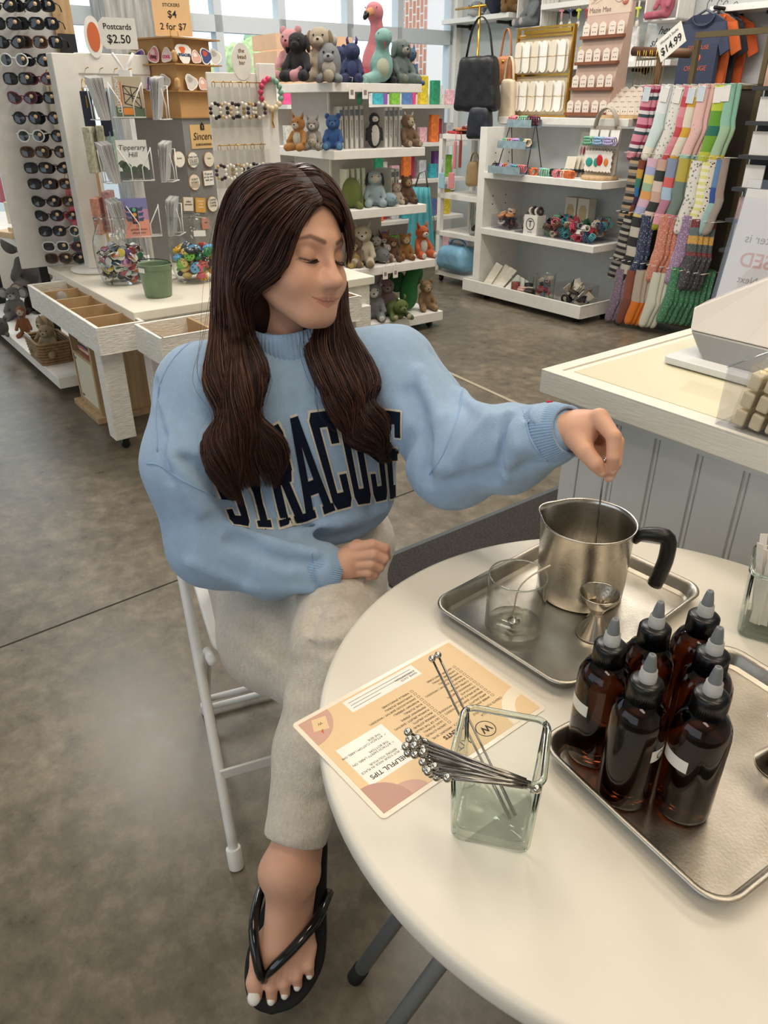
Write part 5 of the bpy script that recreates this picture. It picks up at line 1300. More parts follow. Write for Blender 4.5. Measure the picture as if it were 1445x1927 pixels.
def drawer(x0, x1, y0, y1, div, axis):
    d = tag(bpy.data.objects.new('drawer', None)); COL.objects.link(d); d.parent = t
    z0, z1 = LT - .142, LT - .027; w_ = .014
    b = MB(); b.bx(x0, x1, y0, y0 + w_, z0, z1); b.bx(x0, x1, y1 - w_, y1, z0, z1); b.bx(x0, x0 + w_, y0 + w_, y1 - w_, z0, z1); b.bx(x1 - w_, x1, y0 + w_, y1 - w_, z0, z1); b.build('drawer_box', M_crack, d, bevel=.002)
    b = MB(); b.bx(x0 + w_, x1 - w_, y0 + w_, y1 - w_, z0 + .004, z0 + .012)
    b.bx(x0 + w_, x1 - w_, y0 + w_, y0 + w_ + .002, z0 + .012, z1 - .004); b.bx(x0 + w_, x1 - w_, y1 - w_ - .002, y1 - w_, z0 + .012, z1 - .004)
    for k in range(1, div):
        if axis == 'x': c = x0 + (x1 - x0) * k / div; b.bx(c - .006, c + .006, y0 + w_, y1 - w_, z0 + .01, z1 - .004)
        else: c = y0 + (y1 - y0) * k / div; b.bx(x0 + w_, x1 - w_, c - .006, c + .006, z0 + .01, z1 - .004)
    b.build('drawer_lining', M_inw, d)
drawer(-.985, .065, -.185, .018, 5, 'x'); drawer(.085, .36, -.035, .66, 3, 'y'); drawer(.04, .235, .70, 1.02, 2, 'y')
DZ = LT - .128
# a few things left in the drawers
v = W(LP1 - .78, LQ - .085, DZ); plush('folded_bib', 'folded white printed cloth lying in the left drawer', v, .3, .11, '#e9e2da', kind='egg', ears=None, eyes=False, nose=None, cat='cloth')
for i in range(4): solid('gift_card', 'stack of small white cards in the near end of the left drawer', 'card', W(LP1 - .06 + .012 * i, LQ - .085 + .008 * i, DZ), PS, (.006, .075, .07), C('#ece7de'), .001, 'cards in the left drawer', rot=(0, .25, PS))
solid('phone_grip', 'small black and pink gadget in the left drawer beside the cards', 'gadget', W(LP1 - .20, LQ - .10, DZ), PS + .4, (.03, .012, .09), C('#26262a'), .004, rot=(.5, .3, PS))
# ---- jars of pins and pebbles, pail
def cookie_jar(label, loc, h, r_):
    t = thing('glass_jar', label, 'jar', loc)
    k = h / .26; b = MB(); b.lathe([(0, .002), (r_ * .78, .002), (r_ * .84, .008 * k), (r_ * .98, .06 * k), (r_, .13 * k), (r_ * .97, .17 * k), (r_ * .80, .215 * k), (r_ * .72, .232 * k), (r_ * .72, .242 * k), (r_ * .80, .246 * k), (r_ * .80, .258 * k), (r_ * .74, .262 * k), (r_ * .70, .258 * k)], 56); b.build('jar_body', M_jar, t)
    b = MB(); b.lathe([(r_ * .72, .246 * k), (r_ * .81, .248 * k), (r_ * .81, .256 * k), (r_ * .72, .258 * k)], 48); b.build('rim', M_jar, t); return t
J1 = onz(236, 530, LT); J2 = onz(372, 527, LT); r1 = 47 / 1400 * depth(J1); r2 = 45 / 1400 * depth(J2)
cookie_jar('big glass jar full of round metal pin badges', J1, .305, r1); cookie_jar('big glass jar full of painted pebbles behind the green pail', J2, .30, r2)
rs = random.Random(11)
pinc = ['#8d2f38', '#2f4f66', '#d9d4c8', '#3f6b4f', '#c7b24c', '#6a4f86', '#c9c9c9', '#b56a45', '#20242b', '#bf7f90', '#5aa0b0', '#a3a9ad']
pin_me = []
for h_ in pinc:
    b = MB(); b.lathe([(0, .0040), (.013, .0032), (.0185, .0010), (.0193, -.0008), (.0185, -.0022), (.0150, -.0018), (0, -.001)], 20)
    me = b.mesh('pin_badge', [C(h_, .25), M_steel]); 
    for f in me.polygons:
        if f.center.z < .0006: f.material_index = 1
    pin_me.append(me)
def heap(mes, n, c, r_, z0, z1, label, cat, group, name, flat=True, scale=(1, 1)):
    for i in range(n):
        f = i / n; z = z0 + (z1 - z0) * f; a = rs.uniform(0, 6.28); shell = rs.random() < .72
        prof = r_ * (.80 + .18 * min(1, (z - z0) / .05))
        d = prof * (1 if shell else rs.random() ** .5 * .8) * (1 if f < .93 else rs.random() ** .5)
        o = put(name, mes[rs.randrange(len(mes))], None, (c.x + d * math.cos(a), c.y + d * math.sin(a), z + c.z))
        if flat: o.rotation_euler = (rs.uniform(-1, 1) + (1.0 if shell and f < .93 else 0), rs.uniform(-.6, .6), a + PI / 2 + rs.uniform(-.5, .5)) if rs.random() < .8 else (rs.uniform(-.6, .6), rs.uniform(-.6, .6), a)
        else: o.rotation_euler = (rs.uniform(0, 6), rs.uniform(0, 6), a)
        s = rs.uniform(*scale); o.scale = (s, s, s); tag(o, label, cat, group)
heap(pin_me, 190, J1, r1 - .026, .022, .165, 'round metal pin badge heaped in the big glass jar', 'pin badge', 'pin badges in the jar', 'pin_badge', scale=(1.0, 1.25))
pebc = ['#2f7d4a', '#d9a42c', '#17171a', '#5f9fc9', '#c95a6a', '#7ab84a', '#e5c77a', '#b3483a', '#f0e6d0', '#222a2e']
peb_me = []
for h_ in pebc:
    b = MB(); b.ball((0, 0, 0), (.026, .020, .013), 16, 10); dk = C('#14161a' if h_ not in ('#17171a', '#222a2e') else '#e9e6da', .4)
    for k in range(5): b.m = 1; a = k * 1.26; b.ball((.013 * math.cos(a), .010 * math.sin(a), .0105), (.0035, .0035, .0022), 8, 5)
    b.m = 0; peb_me.append(b.mesh('painted_pebble', [C(h_, .25), dk]))
heap(peb_me, 72, J2, r2 - .034, .028, .165, 'painted pebble heaped in the glass jar behind the pail', 'pebble', 'painted pebbles in the jar', 'painted_pebble', scale=(.9, 1.25))
for c, h_, r_ in ((J2, .30, r2),):
    d = Vector((-c.x, -c.y, 0)).normalized(); s = solid('price_sticker', 'white barcode sticker on the shoulder of the pebble jar', 'sticker', c + d * (r_ * 1.02) + Vector((.035, 0, .225)), math.atan2(d.y, d.x) - PI / 2, (.055, .0008, .026), C('#efece4'), 0)
PB = onz(299, 556, LT); t = thing('metal_pail', 'small green metal pail between the two glass jars', 'pail', PB)
k = 30 / 1400 * depth(PB); b = MB(); b.lathe([(0, .002), (k * .80, 0), (k * .82, .004), (k * 1.02, .135), (k * 1.06, .138), (k * 1.06, .144), (k * 1.0, .144), (k * .98, .135), (k * .79, .008), (0, .008)], 48); M_pail = M('sage_green_enamel', '#6f8367', .45, metal=.2, var=.10, vs=25); b.build('pail_body', M_pail, t)
b = MB(); b.lathe([(k * 1.0, .112), (k * 1.02, .115), (k * 1.0, .118)], 48); b.build('bead', M_pail, t)
b = MB(); b.tube(cub([(k * 1.05, 0, .13), (k * .9, -.02, .158), (0, -.035, .168), (-k * .9, -.02, .158), (-k * 1.05, 0, .13)], 18), .0022, 8); b.build('bail_handle', M_black, t)
b = MB(); b.box((-k * .6, -k * .82, .122), (.04, .001, .02), (0, 0, -.6)); b.build('price_label', C('#e7e4da'), t)
# drips on the pail
# ---- wire postcard rack
RC = W(-3.78, 1.40, LT); t = thing('postcard_rack', 'white wire postcard rack on the display table behind the jars', 'rack', RC, 0)
b = MB(); b.tube([(.11 * math.cos(a), .11 * math.sin(a), .004) for a in np.linspace(0, 6.28, 33)[:-1]], .004, 8, closed=True); b.cyl((0, 0, 0), (0, 0, .90), .011); b.box((0, 0, .83), (.05, .03, .15)); b.build('stem', M_wire, t)
to = math.atan2(-RC.y, -RC.x) - PI / 2
cam_r = Vector((math.cos(to), math.sin(to), 0)); cam_f = Vector((-math.sin(to), math.cos(to), 0))
b = MB(); a0 = Vector((0, 0, .895)); b.tube([a0, a0 + cam_r * .045 + Vector((0, 0, .075))], .006, 8); b.tube([a0, a0 - cam_r * .045 + Vector((0, 0, .075))], .006, 8); b.build('sign_clip', M_wire, t)
tiers = [.755 + .0, .505, .27]
def pocket(cx_, cy_, z, w_, hh=.10, ang=0):
    b = MB(); M3 = Matrix.Rotation(ang, 3, 'Z'); o = Vector((cx_, cy_, 0))
    def P(x, y, zz): return o + M3 @ Vector((x, y, zz))
    b.tube([P(-w_, 0, z + hh), P(-w_, .045, z + hh), P(-.35 * w_, .05, z + .02), P(-.35 * w_, .05, z - .035)], .0026, 6); b.tube([P(w_, 0, z + hh), P(w_, .045, z + hh), P(.35 * w_, .05, z + .02), P(.35 * w_, .05, z - .035)], .0026, 6)
    b.tube([P(-w_, 0, z - .035), P(-w_, .05, z - .035), P(w_, .05, z - .035), P(w_, 0, z - .035), P(-w_, 0, z - .035)], .0026, 6); b.tube([P(-w_, 0, z - .035), P(-w_, 0, z + hh)], .0026, 6); b.tube([P(w_, 0, z - .035), P(w_, 0, z + hh)], .0026, 6); b.build('wire_pocket', M_wire, t)
M_pc = C('#d8d6d0', .4)
def picture_card(name, label, v, ang, w_, h_, base, paint=None, tilt=R(8), group=None, cat='postcard', d=.002):
    c = thing(name, label, cat, v, 0, group); c.rotation_euler = (tilt, 0, ang)
    b = MB(); b.bx(-w_ / 2, w_ / 2, 0, d, 0, h_); b.build('card_stock', base, c)
    if paint: paint(c, w_, h_, d + .0003)
    return c
def flat(c, name, poly, mat, y): b = MB(); n = len(poly); b.add([(-x, y, z) for x, z in poly], [tuple(range(n))[::-1]]); return b.build(name, mat, c)
def wr(c, s, size, x, z, y, mat, rz=0, **k):
    me = text_mesh(s, size, depth=.0001, **k); me.materials.append(mat); return put('lettering', me, c, (-x, y + .0004, z), (R(90), 0 if not rz else rz, PI))
front = to + PI   # local +y... cards face us: local y points to us
def spot(dx, dy, z): return RC + cam_r * dx + cam_f * dy + Vector((0, 0, z))
face = to         # rotate so that local +y looks at us
def p_undef(c, w_, h_, y):
    flat(c, 'printed_sky', [(-w_ / 2, h_ * .0), (w_ / 2, 0), (w_ / 2, h_), (-w_ / 2, h_)], C('#b9a98e', .35), y); flat(c, 'printed_grass', [(-w_ / 2, 0), (w_ / 2, 0), (w_ / 2, h_ * .25), (-w_ / 2, h_ * .3)], C('#5d6b52', .4), y + .0003)
    ink = C('#2b2a2e', .4)
    for x0, z0, x1, z1 in ((-.02, .06, .05, .04), (-.02, .13, .045, .12), (-.02, .06, -.02, .13), (.05, .04, .045, .12), (-.02, .06, .045, .12), (-.02, .13, .05, .04), (.015, .05, .012, .125), (-.02, .10, .048, .08)):
        d_ = Vector((x1 - x0, z1 - z0)).normalized(); nx, nz = -d_.y * .0018, d_.x * .0018; flat(c, 'printed_beam', [(x0 - nx, z0 - nz), (x1 - nx, z1 - nz), (x1 + nx, z1 + nz), (x0 + nx, z0 + nz)], ink, y + .0006)
    flat(c, 'printed_stripe', [(-.034, .05), (-.029, .05), (-.026, .145), (-.031, .145)], C('#d4682f', .4), y + .0007); flat(c, 'printed_poster', [(-.03, .015), (.012, .015), (.012, .042), (-.03, .042)], C('#e08a3a', .4), y + .0008)
    wr(c, 'UNDEFEATED', .0235, -.046, .095, y + .0008, C('#f1efe8', .4), rz=R(90))
picture_card('postcard', 'postcard of an iron bridge reading UNDEFEATED, top of the wire rack', spot(.0, .075, .715), face, .125, .165, M_pc, p_undef)
def p_tip(c, w_, h_, y):
    ink = C('#26312d', .4); flat(c, 'printed_ground', [(-w_ / 2, .012), (w_ / 2, .012), (w_ / 2, .05), (-w_ / 2, .045)], C('#5b5e5c', .4), y); flat(c, 'printed_band', [(-w_ / 2, 0), (w_ / 2, 0), (w_ / 2, .015), (-w_ / 2, .015)], C('#6b6d6e', .4), y + .0002)
    for cx_, cz_, r_ in ((-.035, .062, .022), (-.05, .075, .016), (.03, .058, .016), (.045, .05, .014), (0, .05, .016)): flat(c, 'printed_tree', [(cx_ + r_ * (1 + .15 * math.sin(5 * a)) * math.cos(a), cz_ + r_ * math.sin(a)) for a in np.linspace(0, 6.28, 22)[:-1]], C('#4c5a4a', .4), y + .0004)
    wr(c, 'Tipperary\nHill', .030, 0, .128, y + .0006, ink, shear=.2); wr(c, 'SYRACUSE', .012, .0, .0075, y + .0006, C('#e6e4de', .4))
picture_card('postcard', 'postcard reading Tipperary Hill in the middle of the wire rack', spot(.02, .085, .455), face, .135, .175, C('#e9e8e3', .4), p_tip)
def p_light(c, w_, h_, y):
    flat(c, 'printed_sky', [(-w_ / 2, 0), (w_ / 2, 0), (w_ / 2, h_ * .45), (-w_ / 2, h_ * .5)], C('#e29a86', .4), y); flat(c, 'printed_sky', [(-w_ / 2, h_ * .5), (w_ / 2, h_ * .45), (w_ / 2, h_ * .72), (-w_ / 2, h_ * .75)], C('#b98cae', .4), y); flat(c, 'printed_sky', [(-w_ / 2, h_ * .75), (w_ / 2, h_ * .72), (w_ / 2, h_), (-w_ / 2, h_)], C('#8583b8', .4), y)
    flat(c, 'printed_lantern', [(-.014, .062), (.014, .062), (.016, .135), (-.016, .135)], C('#34414c', .4), y + .0003)
    for z, h_c in ((.125, '#5db08a'), (.103, '#e8a13a'), (.080, '#d8533f')):
        flat(c, 'printed_lamp', [(.0085 * math.cos(a), z + .0085 * math.sin(a)) for a in np.linspace(0, 6.28, 20)[:-1]], C(h_c, .4), y + .0006)
        for s in (-1, 1): flat(c, 'printed_leaf', [(s * .016, z + .006), (s * .042, z + .012), (s * .036, z - .006), (s * .016, z - .006)], C('#46566e', .4), y + .0002)
    wr(c, "I'm\nupside down\nabout you", .0150, .008, .038, y + .0005, C('#2d2430', .4), shear=.3)
picture_card('postcard', 'painted traffic light postcard at the bottom of the wire rack', spot(.05, .095, .210), face, .125, .175, C('#e8a98e', .4), p_light)
for z in (.755, .495, .25): pocket(*(cam_f * .045 + cam_r * .01).xy, z, .072, ang=face + 0)
grp = 'spare postcards edge-on in the wire rack'
for z in (.745, .485, .245):
    for s, n in ((-1, 7), (1, 9)):
        for i in range(n):
            o = solid('postcard', 'pale postcard standing edge-on in a %s side pocket of the wire rack' % ('left' if s < 0 else 'right'), 'postcard', spot(s * (.105 + .006 * i * .5), .03 + .0035 * i, z - .03), 0, (.0022, .11, .165), C('#dcdad6' if i % 3 else '#b9bbbd', .4), 0, grp + (' left' if s < 0 else ' right'), rot=(R(-6), R(s * (4 + 1.2 * i)), face + R(14 * s)))
    for s in (-1, 1): pocket(*(cam_r * s * .115 + cam_f * .01).xy, z, .05, ang=face + R(70 * -s))
# hand-lettered tag and the sticker sign
def tag_sign(name, label, v, ang, w_, h_, lines, base, backing=None, tilt=0):
    c = thing(name, label, 'sign', v, 0); c.rotation_euler = (tilt, 0, ang)
    b = MB(); ch_ = w_ * .14; b.prism([(-w_ / 2, -h_ / 2), (w_ / 2 - ch_, -h_ / 2), (w_ / 2, -h_ / 2 + ch_), (w_ / 2, h_ / 2 - ch_), (w_ / 2 - ch_, h_ / 2), (-w_ / 2, h_ / 2)] if backing is None else [(-w_ / 2, -h_ / 2), (w_ / 2, -h_ / 2), (w_ / 2, h_ / 2), (-w_ / 2, h_ / 2)], -.001, .001, Matrix(((1, 0, 0, 0), (0, 0, 1, 0), (0, 1, 0, 0), (0, 0, 0, 1)))); b.build('board', base, c)
    if backing: b = MB(); b.box((0, -.003, 0), (w_ * 1.1, .003, h_ * 1.1)); b.build('acrylic_frame', backing, c)
    for s, size, z in lines: wr(c, s, size, 0, z, .0012, M_ink, bold=size * .012)
    return c
v = atp(222, 63, -3.72); tag_sign('price_tag', 'white hand-lettered tag reading Postcards $2.50 above the wire rack', v, face + R(8), .155, .115, [('Postcards', .030, .024), ('$2.50', .044, -.022)], C('#ece8e0', .6))
v = atp(324, 32, -4.25); sg_ = tag_sign('price_sign', 'tan sign reading Stickers $4, 2 for $7 on a brass clip', v, face + R(2), .185, .165, [('STICKERS', .020, .050), ('$4', .044, .010), ('2 for $7', .040, -.042)], C('#dcb98a', .6), M_acr)
b = MB(); b.ball((0, 0, -.125), (.038, .038, .022), 20, 10); b.tube([(-.02, 0, -.11), (-.018, 0, -.06), (0, .0, -.05), (.018, 0, -.06), (.02, 0, -.11)], .002, 6); b.build('brass_clip', M_gold, sg_)
# ---- cardboard sticker tower over a grey plaque board (corner towards us)
TCp, TCq = -3.96, 1.72
tw = thing('sticker_stand', 'tall corner stand with kraft sticker shelves above a grey plaque board', 'stand', W(TCp, TCq, LT), PS + R(20))
TR3 = Matrix.Rotation(PS + R(20), 3, 'Z')
def TW(x, y, z): return W(TCp, TCq, LT) + TR3 @ Vector((x, y, z))
def at_board(px_, py_):
    n_ = TR3 @ Vector((1, 0, 0)); r_ = ray(px_, py_); o_ = Vector((0, 0, CAM_H)); return o_ + r_ * ((TW(.004, 0, 0) - o_).dot(n_) / r_.dot(n_))
zb = .71
b = MB(); b.bx(-.36, 0, 0, .30, 0, zb - .0); b.build('plaque_board', C('#83827f', .6, bump=.1), tw)
b = MB(); b.bx(-.335, -.03, .03, .27, zb, 1.055); b.build('shelf_core', M_kraft, tw)
for z in (zb, zb + .115, zb + .23, 1.05): b = MB(); b.bx(-.37, .012, -.012, .31, z, z + .006); b.build('kraft_shelf', C('#a9804f', .75), tw)
for z in (zb + .12, zb + .235):
    for pol in (((0.012, -.012), 0), ):
        b = MB(); b.box((.006, -.006, z + .03), (.026, .026, .05)); b.build('kraft_bracket', M_kraft, tw, bevel=.012)
b = MB(); b.box((.002, .13, zb - .085), (.003, .17, .11)); pn = b.build('brand_plate', C('#d2ae77', .6), tw)
for s, sz, z, kk in (('Sincere', .048, zb - .085, dict(shear=.25)), ('SURROUNDINGS', .0145, zb - .122, {})): text(s, sz, M_ink, tw, (.0045, .13, z), (R(90), 0, R(90)), **kk)
b = MB(); b.prism([(-.014, 0), (.014, 0), (.014, .022), (0, .036), (-.014, .022)], 0, .001, Matrix(((0, 0, 1, .0045), (1, 0, 0, .13), (0, 1, 0, zb - .055), (0, 0, 0, 1)))); b.build('house_emblem', M_ink, tw)
text('S', .02, C('#d2ae77', .6), tw, (.0062, .13, zb - .042), (R(90), 0, R(90)))
stc = [('#e7e2da', 'SYRACUSE', '#2b3f6a', '#d9642f', .06), ('#3d4a78', '', '#e9e4da', '#c9513a', .05), ('#efd3d0', 'COOL', '#d23f78', '#e7e2da', .045), ('#d9828f', 'thing', '#5b2f40', '#f0cfc8', .05), ('#8a5aa8', '', '#e7e2da', '#3a3f7a', .045), ('#e9e2c6', '', '#d9a23a', '#7a9a5a', .045), ('#c9c4bb', '', '#4a4440', '#a89f94', .05), ('#d8a594', '', '#8a4a42', '#f0dfd6', .04)]
stl = {'s': 0}
def sticker(face_, u, z, i):
    """die-cut vinyl on a kraft shelf; face 'R' looks along +P, 'L' along -Q"""
    base, word, inkc, dot, r_ = stc[i % len(stc)]; n = 16; ph = i * 1.3; k = stl['s']; stl['s'] += 1
    o = [(r_ * (1 + .14 * math.sin(3 * a + ph) + .06 * math.sin(5 * a)) * .5 * 1.3 * math.cos(a), r_ * (1 + .14 * math.sin(3 * a + ph)) * .5 * 1.15 * math.sin(a)) for a in np.linspace(0, 6.28, n + 1)[:-1]]
    loc = TW(-.008 if face_ == 'R' else u, u if face_ == 'R' else .008, z + r_ * .72)
    row = 'top' if z > zb + .2 else 'lower'; side = 'right' if face_ == 'R' else 'left'
    c = thing('vinyl_sticker', '%s die-cut sticker on the %s kraft shelf, %s face, %s from the corner' % (['white round', 'navy round', 'pale pink', 'rose pink', 'purple', 'cream', 'grey', 'peach'][i % 8], row, side, ORD[k % 4]), 'sticker', loc, 0); c.rotation_euler = (R(-10), 0, PS + R(20) + (R(90) if face_ == 'R' else 0)); c.scale = (1.25,) * 3
    mt = Matrix(((1, 0, 0, 0), (0, 0, -1, 0), (0, 1, 0, 0), (0, 0, 0, 1)))
    b = MB(); b.prism(o, 0, .0015, mt); b.build('backing', C('#f2efe9', .3), c); b = MB(); b.prism([(x * .86, y * .86) for x, y in o], .0015, .0022, mt); b.build('printed_face', C(base, .3), c)
    b = MB(); b.prism([(x * .4 - r_ * .1, y * .35 + r_ * .18) for x, y in o], .0022, .0027, mt); b.build('printed_motif', C(dot, .3), c)
    if word: text(word, r_ * (.22 if len(word) > 5 else .34), C(inkc, .3), c, (0, -.0032, -r_ * .12), (R(90), 0, 0), bold=.0006)
ZT = zb + .237; ZL = zb + .121
for f_, u, z, i in (('L', -.06, ZT, 2), ('L', -.15, ZT, 3), ('L', -.25, ZT, 4), ('L', -.31, ZT, 5), ('R', .07, ZT, 0), ('R', .15, ZT, 7), ('R', .22, ZT, 1), ('R', .285, ZT, 6), ('L', -.10, ZL, 6), ('L', -.22, ZL, 4), ('R', .10, ZL, 6), ('R', .18, ZL, 7), ('R', .27, ZL, 5)): sticker(f_, u, z, i)
# plaques on the grey board: (px, py, round?, size, colour, words)
for i, (x, y, rd, hx, colr, wd, lab) in enumerate([(362, 301, 1, .060, '#e9e4d8', 'SOME DAYS\nYOU JUST', 'round cream plaque with wavy lines, upper of the grey board'), (365, 343, 1, .062, '#e6d9c9', "DON'T\nWORRY", 'round cream plaque with brown wavy lines below the upper one'), (391, 335, 0, .062, '#e9e6dd', "I'll just go\non my own\nwalk you", 'square white plaque with handwriting beside the wavy round one'), (353, 384, 0, .058, '#ddd6c6', 'collect\nmoments', 'square cream plaque lower left on the grey board'), (376, 386, 0, .062, '#d3a04a', 'kitchen\nis the\nhouse', 'square mustard plaque with white writing on the grey board'), (399, 384, 1, .062, '#e4dccb', 'COFFEE\nCOFFEE\nCOFFEE', 'round cream plaque reading coffee on the grey board'), (386, 420, 0, .050, '#c98473', 'hello', 'small square terracotta plaque low on the grey board'), (336, 300, 1, .060, '#e6dfd0', 'home', 'round cream plaque at the left edge of the grey board'), (392, 300, 1, .058, '#ded3bf', 'love', 'round tan plaque upper right on the grey board')]):
    v = at_board(x, y); c = thing('magnet_plaque', lab, 'plaque', v, 0); c.rotation_euler = (0, R(6) if i in (4, 3) else 0, PS + R(110))
    s = .5 * hx / 62 * 62; s = hx * .62; mt = Matrix(((1, 0, 0, 0), (0, 0, -1, 0), (0, 1, 0, 0), (0, 0, 0, 1)))
    b = MB(); b.prism([(s * math.cos(a), s * math.sin(a)) for a in np.linspace(0, 6.2832, 33)[:-1]] if rd else rrect(s * 1.9, s * 1.9, .003), 0, .006, mt); b.build('plaque_body', C('#b58e62', .6), c)
    b = MB(); b.prism([(s * .95 * math.cos(a), s * .95 * math.sin(a)) for a in np.linspace(0, 6.2832, 33)[:-1]] if rd else rrect(s * 1.82, s * 1.82, .003), .006, .0068, mt); b.build('plaque_face', C(colr, .6), c)
    text(wd, s * .38, M_ink if i != 4 else C('#f2ead8'), c, (0, -.0072, s * .15), (R(90), 0, 0))
    if i in (0, 1):
        for k in range(3):
            b = MB(); b.tube([(-s * .75 + s * 1.5 * j / 16, -.0072, -s * .25 - k * s * .18 + s * .05 * math.sin(j * 1.6)) for j in range(17)], .0011, 5); b.build('wavy_line', M_ink if i == 0 else C('#8a6a4a'), c)
# ---- white jewellery spinner: turntable, two broad uprights, hanging pouches and beaded key rings
SP = W(-4.18, 1.25, LT); M_dw = C('#e6e2da', .45, bump=.03)
t = thing('jewelry_spinner', 'tall white spinner post with a round sign, behind the pin badge jar', 'spinner', SP, PS)
b = MB(); b.lathe([(0, 0), (.135, 0), (.14, .006), (.135, .016), (0, .018)], 48); b.build('turntable', M_dw, t)
b = MB(); b.bx(-.045, .045, -.055, .055, .018, .98); b.build('post', M_dw, t, bevel=.003)
b = MB(); b.prism([(.035 * math.cos(a) * 1.15, .085 * math.sin(a)) for a in np.linspace(0, 6.28, 33)[:-1]], .0, .008, Matrix(((0, 0, 1, .02), (1, 0, 0, .16), (0, 1, 0, 1.05), (0, 0, 0, 1)))); sgn = b.build('round_sign', M_dw, t)
b = MB(); b.prism([(.026 * math.cos(a) * 1.1, .060 * math.sin(a)) for a in np.linspace(0, 6.28, 33)[:-1]], .0, .002, Matrix(((0, 0, 1, .028), (1, 0, 0, .16), (0, 1, 0, 1.05), (0, 0, 0, 1)))); b.build('emblem', C('#c9673a'), t)
b = MB(); b.bx(.0, .02, .06, .42, .90, .985); b.bx(.0, .012, .06, .42, .84, .98); b.build('back_panel', M_dw, t, bevel=.003)
b = MB()
for y in (.10, .17, .24, .31): b.cyl((.012, y, .92), (.06, y, .925), .0022, n=6)
b.build('hook', M_gold, t)
def pouch(label, v, w_, l_, col, group=None):
    c = thing('zip_pouch', label, 'pouch', v, PS + R(70), group)
    b = MB(); b.bx(-w_ / 2, w_ / 2, -.006, .006, -l_, -.045); b.build('pouch_body', C(col, .5, bump=.1), c, bevel=.005)
    b = MB(); b.tube(cub([(-.008, 0, -.045), (-.010, 0, -.02), (0, 0, .004), (.010, 0, -.02), (.008, 0, -.045)], 14), .002, 6); b.build('clip_ring', M_gold, c)
    b = MB(); b.box((0, -.007, -.09), (.004, .003, .05)); b.build('zip_pull', M_gold, c)
for i, (x, y, d_) in enumerate(((156, 150, -4.05), (187, 150, -3.98))): pouch('long navy pouch on the spinner rail, %s' % ('left one' if i == 0 else 'right one beside the postcards'), atp(x, y, d_), .05, .235, '#1f2438')
for i, x in enumerate((88, 96, 104)): pouch('cream zip pouch in the row of three beside the white post, %s' % ('left', 'middle', 'right')[i], atp(x, 133, -4.42), .036, .27, '#ddd6c2')
for i, x in enumerate((124, 132, 141)): pouch('pink zip pouch in the row of three left of the white post, %s' % ('left', 'middle', 'right')[i], atp(x, 327, -4.40), .036, .30, '#cf6a80')
for i, x in enumerate((141, 151, 158)): pouch('teal zip pouch in the row of three low beside the white post, %s' % ('left', 'middle', 'right')[i], atp(x, 430, -4.38), .034, .26, '#5d7c7a')
# patterned notebooks behind the rack
for i, (x, y, c_, h_) in enumerate(((181, 285, '#b7b49b', .20), (205, 282, '#a9a88e', .20), (218, 282, '#8fa79c', .18), (192, 400, '#c98f79', .17), (215, 395, '#b98f8c', .19))):
    v = atp(x, y + 40, -4.02); solid('pocket_notebook', '%s notebook standing behind the wire rack' % ('leftmost floral', 'second floral', 'sage', 'terracotta', 'dusty pink')[i], 'notebook', v, PS + R(55), (.035, .10, h_), C(c_, .6, var=.35, vs=60), .004)
# panel of bagged key rings
KP = W(-3.62, 1.74, LT); kp = thing('keyring_stand', 'white two-board key ring stand left of the soft toys', 'stand', KP, PS)
b = MB(); b.bx(-.02, -.008, -.02, .27, 0, .90); b.build('board', M_dw, kp, bevel=.003)
b = MB(); b.bx(-.01, .02, .235, .325, 0, .94); b.build('side_board', M_dw, kp, bevel=.003)
b = MB(); b.prism([(.05 * math.cos(a), .075 * math.sin(a)) for a in np.linspace(0, 6.28, 33)[:-1]], 0, .006, Matrix(((0, 0, 1, -.012), (1, 0, 0, .165), (0, 1, 0, .945), (0, 0, 0, 1)))); b.build('arched_top', M_dw, kp)
text('the\nbead\nbar', .024, M_gold, kp, (-.005, .165, .965), (R(90), 0, R(90)))
for z in (.86, .60): b = MB(); b.cyl((.03, -.015, z), (.03, .24, z), .002, n=6); b.build('rail', M_gold, kp)
beadc = ['#1c1a1e', '#d9cdb8', '#3a2530', '#e2dccf', '#c8a878', '#d9d2c4']
def bracelet(parent, c, r_, cols, rb=.0095, plane='yz'):
    for k, h_ in enumerate(cols):
        a = 2 * PI * k / len(cols) + .3; b = MB(); b.ball((c[0], c[1] + r_ * math.cos(a), c[2] + r_ * math.sin(a)), rb, 10, 8); b.build('bead', C(h_, .5), parent)
kn = 0
for row, z in enumerate((.86, .60)):
    for i in range(6):
        y = -.01 + i * .044; loc = KP + PV * (.032 + .012 * (i % 2)) + QV * y + Vector((0, 0, z)); cc_ = beadc[(i + 2 * row) % 6]; c2_ = beadc[(i + 3 + row) % 6]
        c = thing('keyring_bag', 'clear bag with a beaded key ring, %s row, %s from left on the white stand' % (('top', 'lower')[row], ORD[i]), 'key ring', loc, PS + R(12 - 6 * i))
        b = MB(); b.bx(-.004, .004, -.036, .036, -.185, -.02); b.build('clear_bag', M_poly, c, bevel=.003)
        b = MB(); b.tube(cub([(0, -.006, -.02), (0, -.009, -.006), (0, 0, .006), (0, .009, -.006), (0, .006, -.02)], 10), .0015, 6); b.build('hook_ring', M_gold, c)
        bracelet(c, (0, 0, -.115), .030, [cc_ if k % 3 else c2_ for k in range(10)], .0085)
c = thing('bead_bracelet', 'large bracelet of pink, green and cream beads on the right white board', 'bracelet', KP + PV * .034 + QV * .285 + Vector((0, 0, .87)), PS)
for k in range(15):
    a = PI / 2 + 2 * PI * (k + .5) / 15; col_ = '#cf3f68' if 0 <= k < 5 else ('#d9c9a8' if k < 10 else '#7fa593'); b = MB(); b.ball((0, .055 * math.cos(a), -.055 + .062 * math.sin(a)), .0135, 12, 9); b.build('bead', C(col_, .45), c)
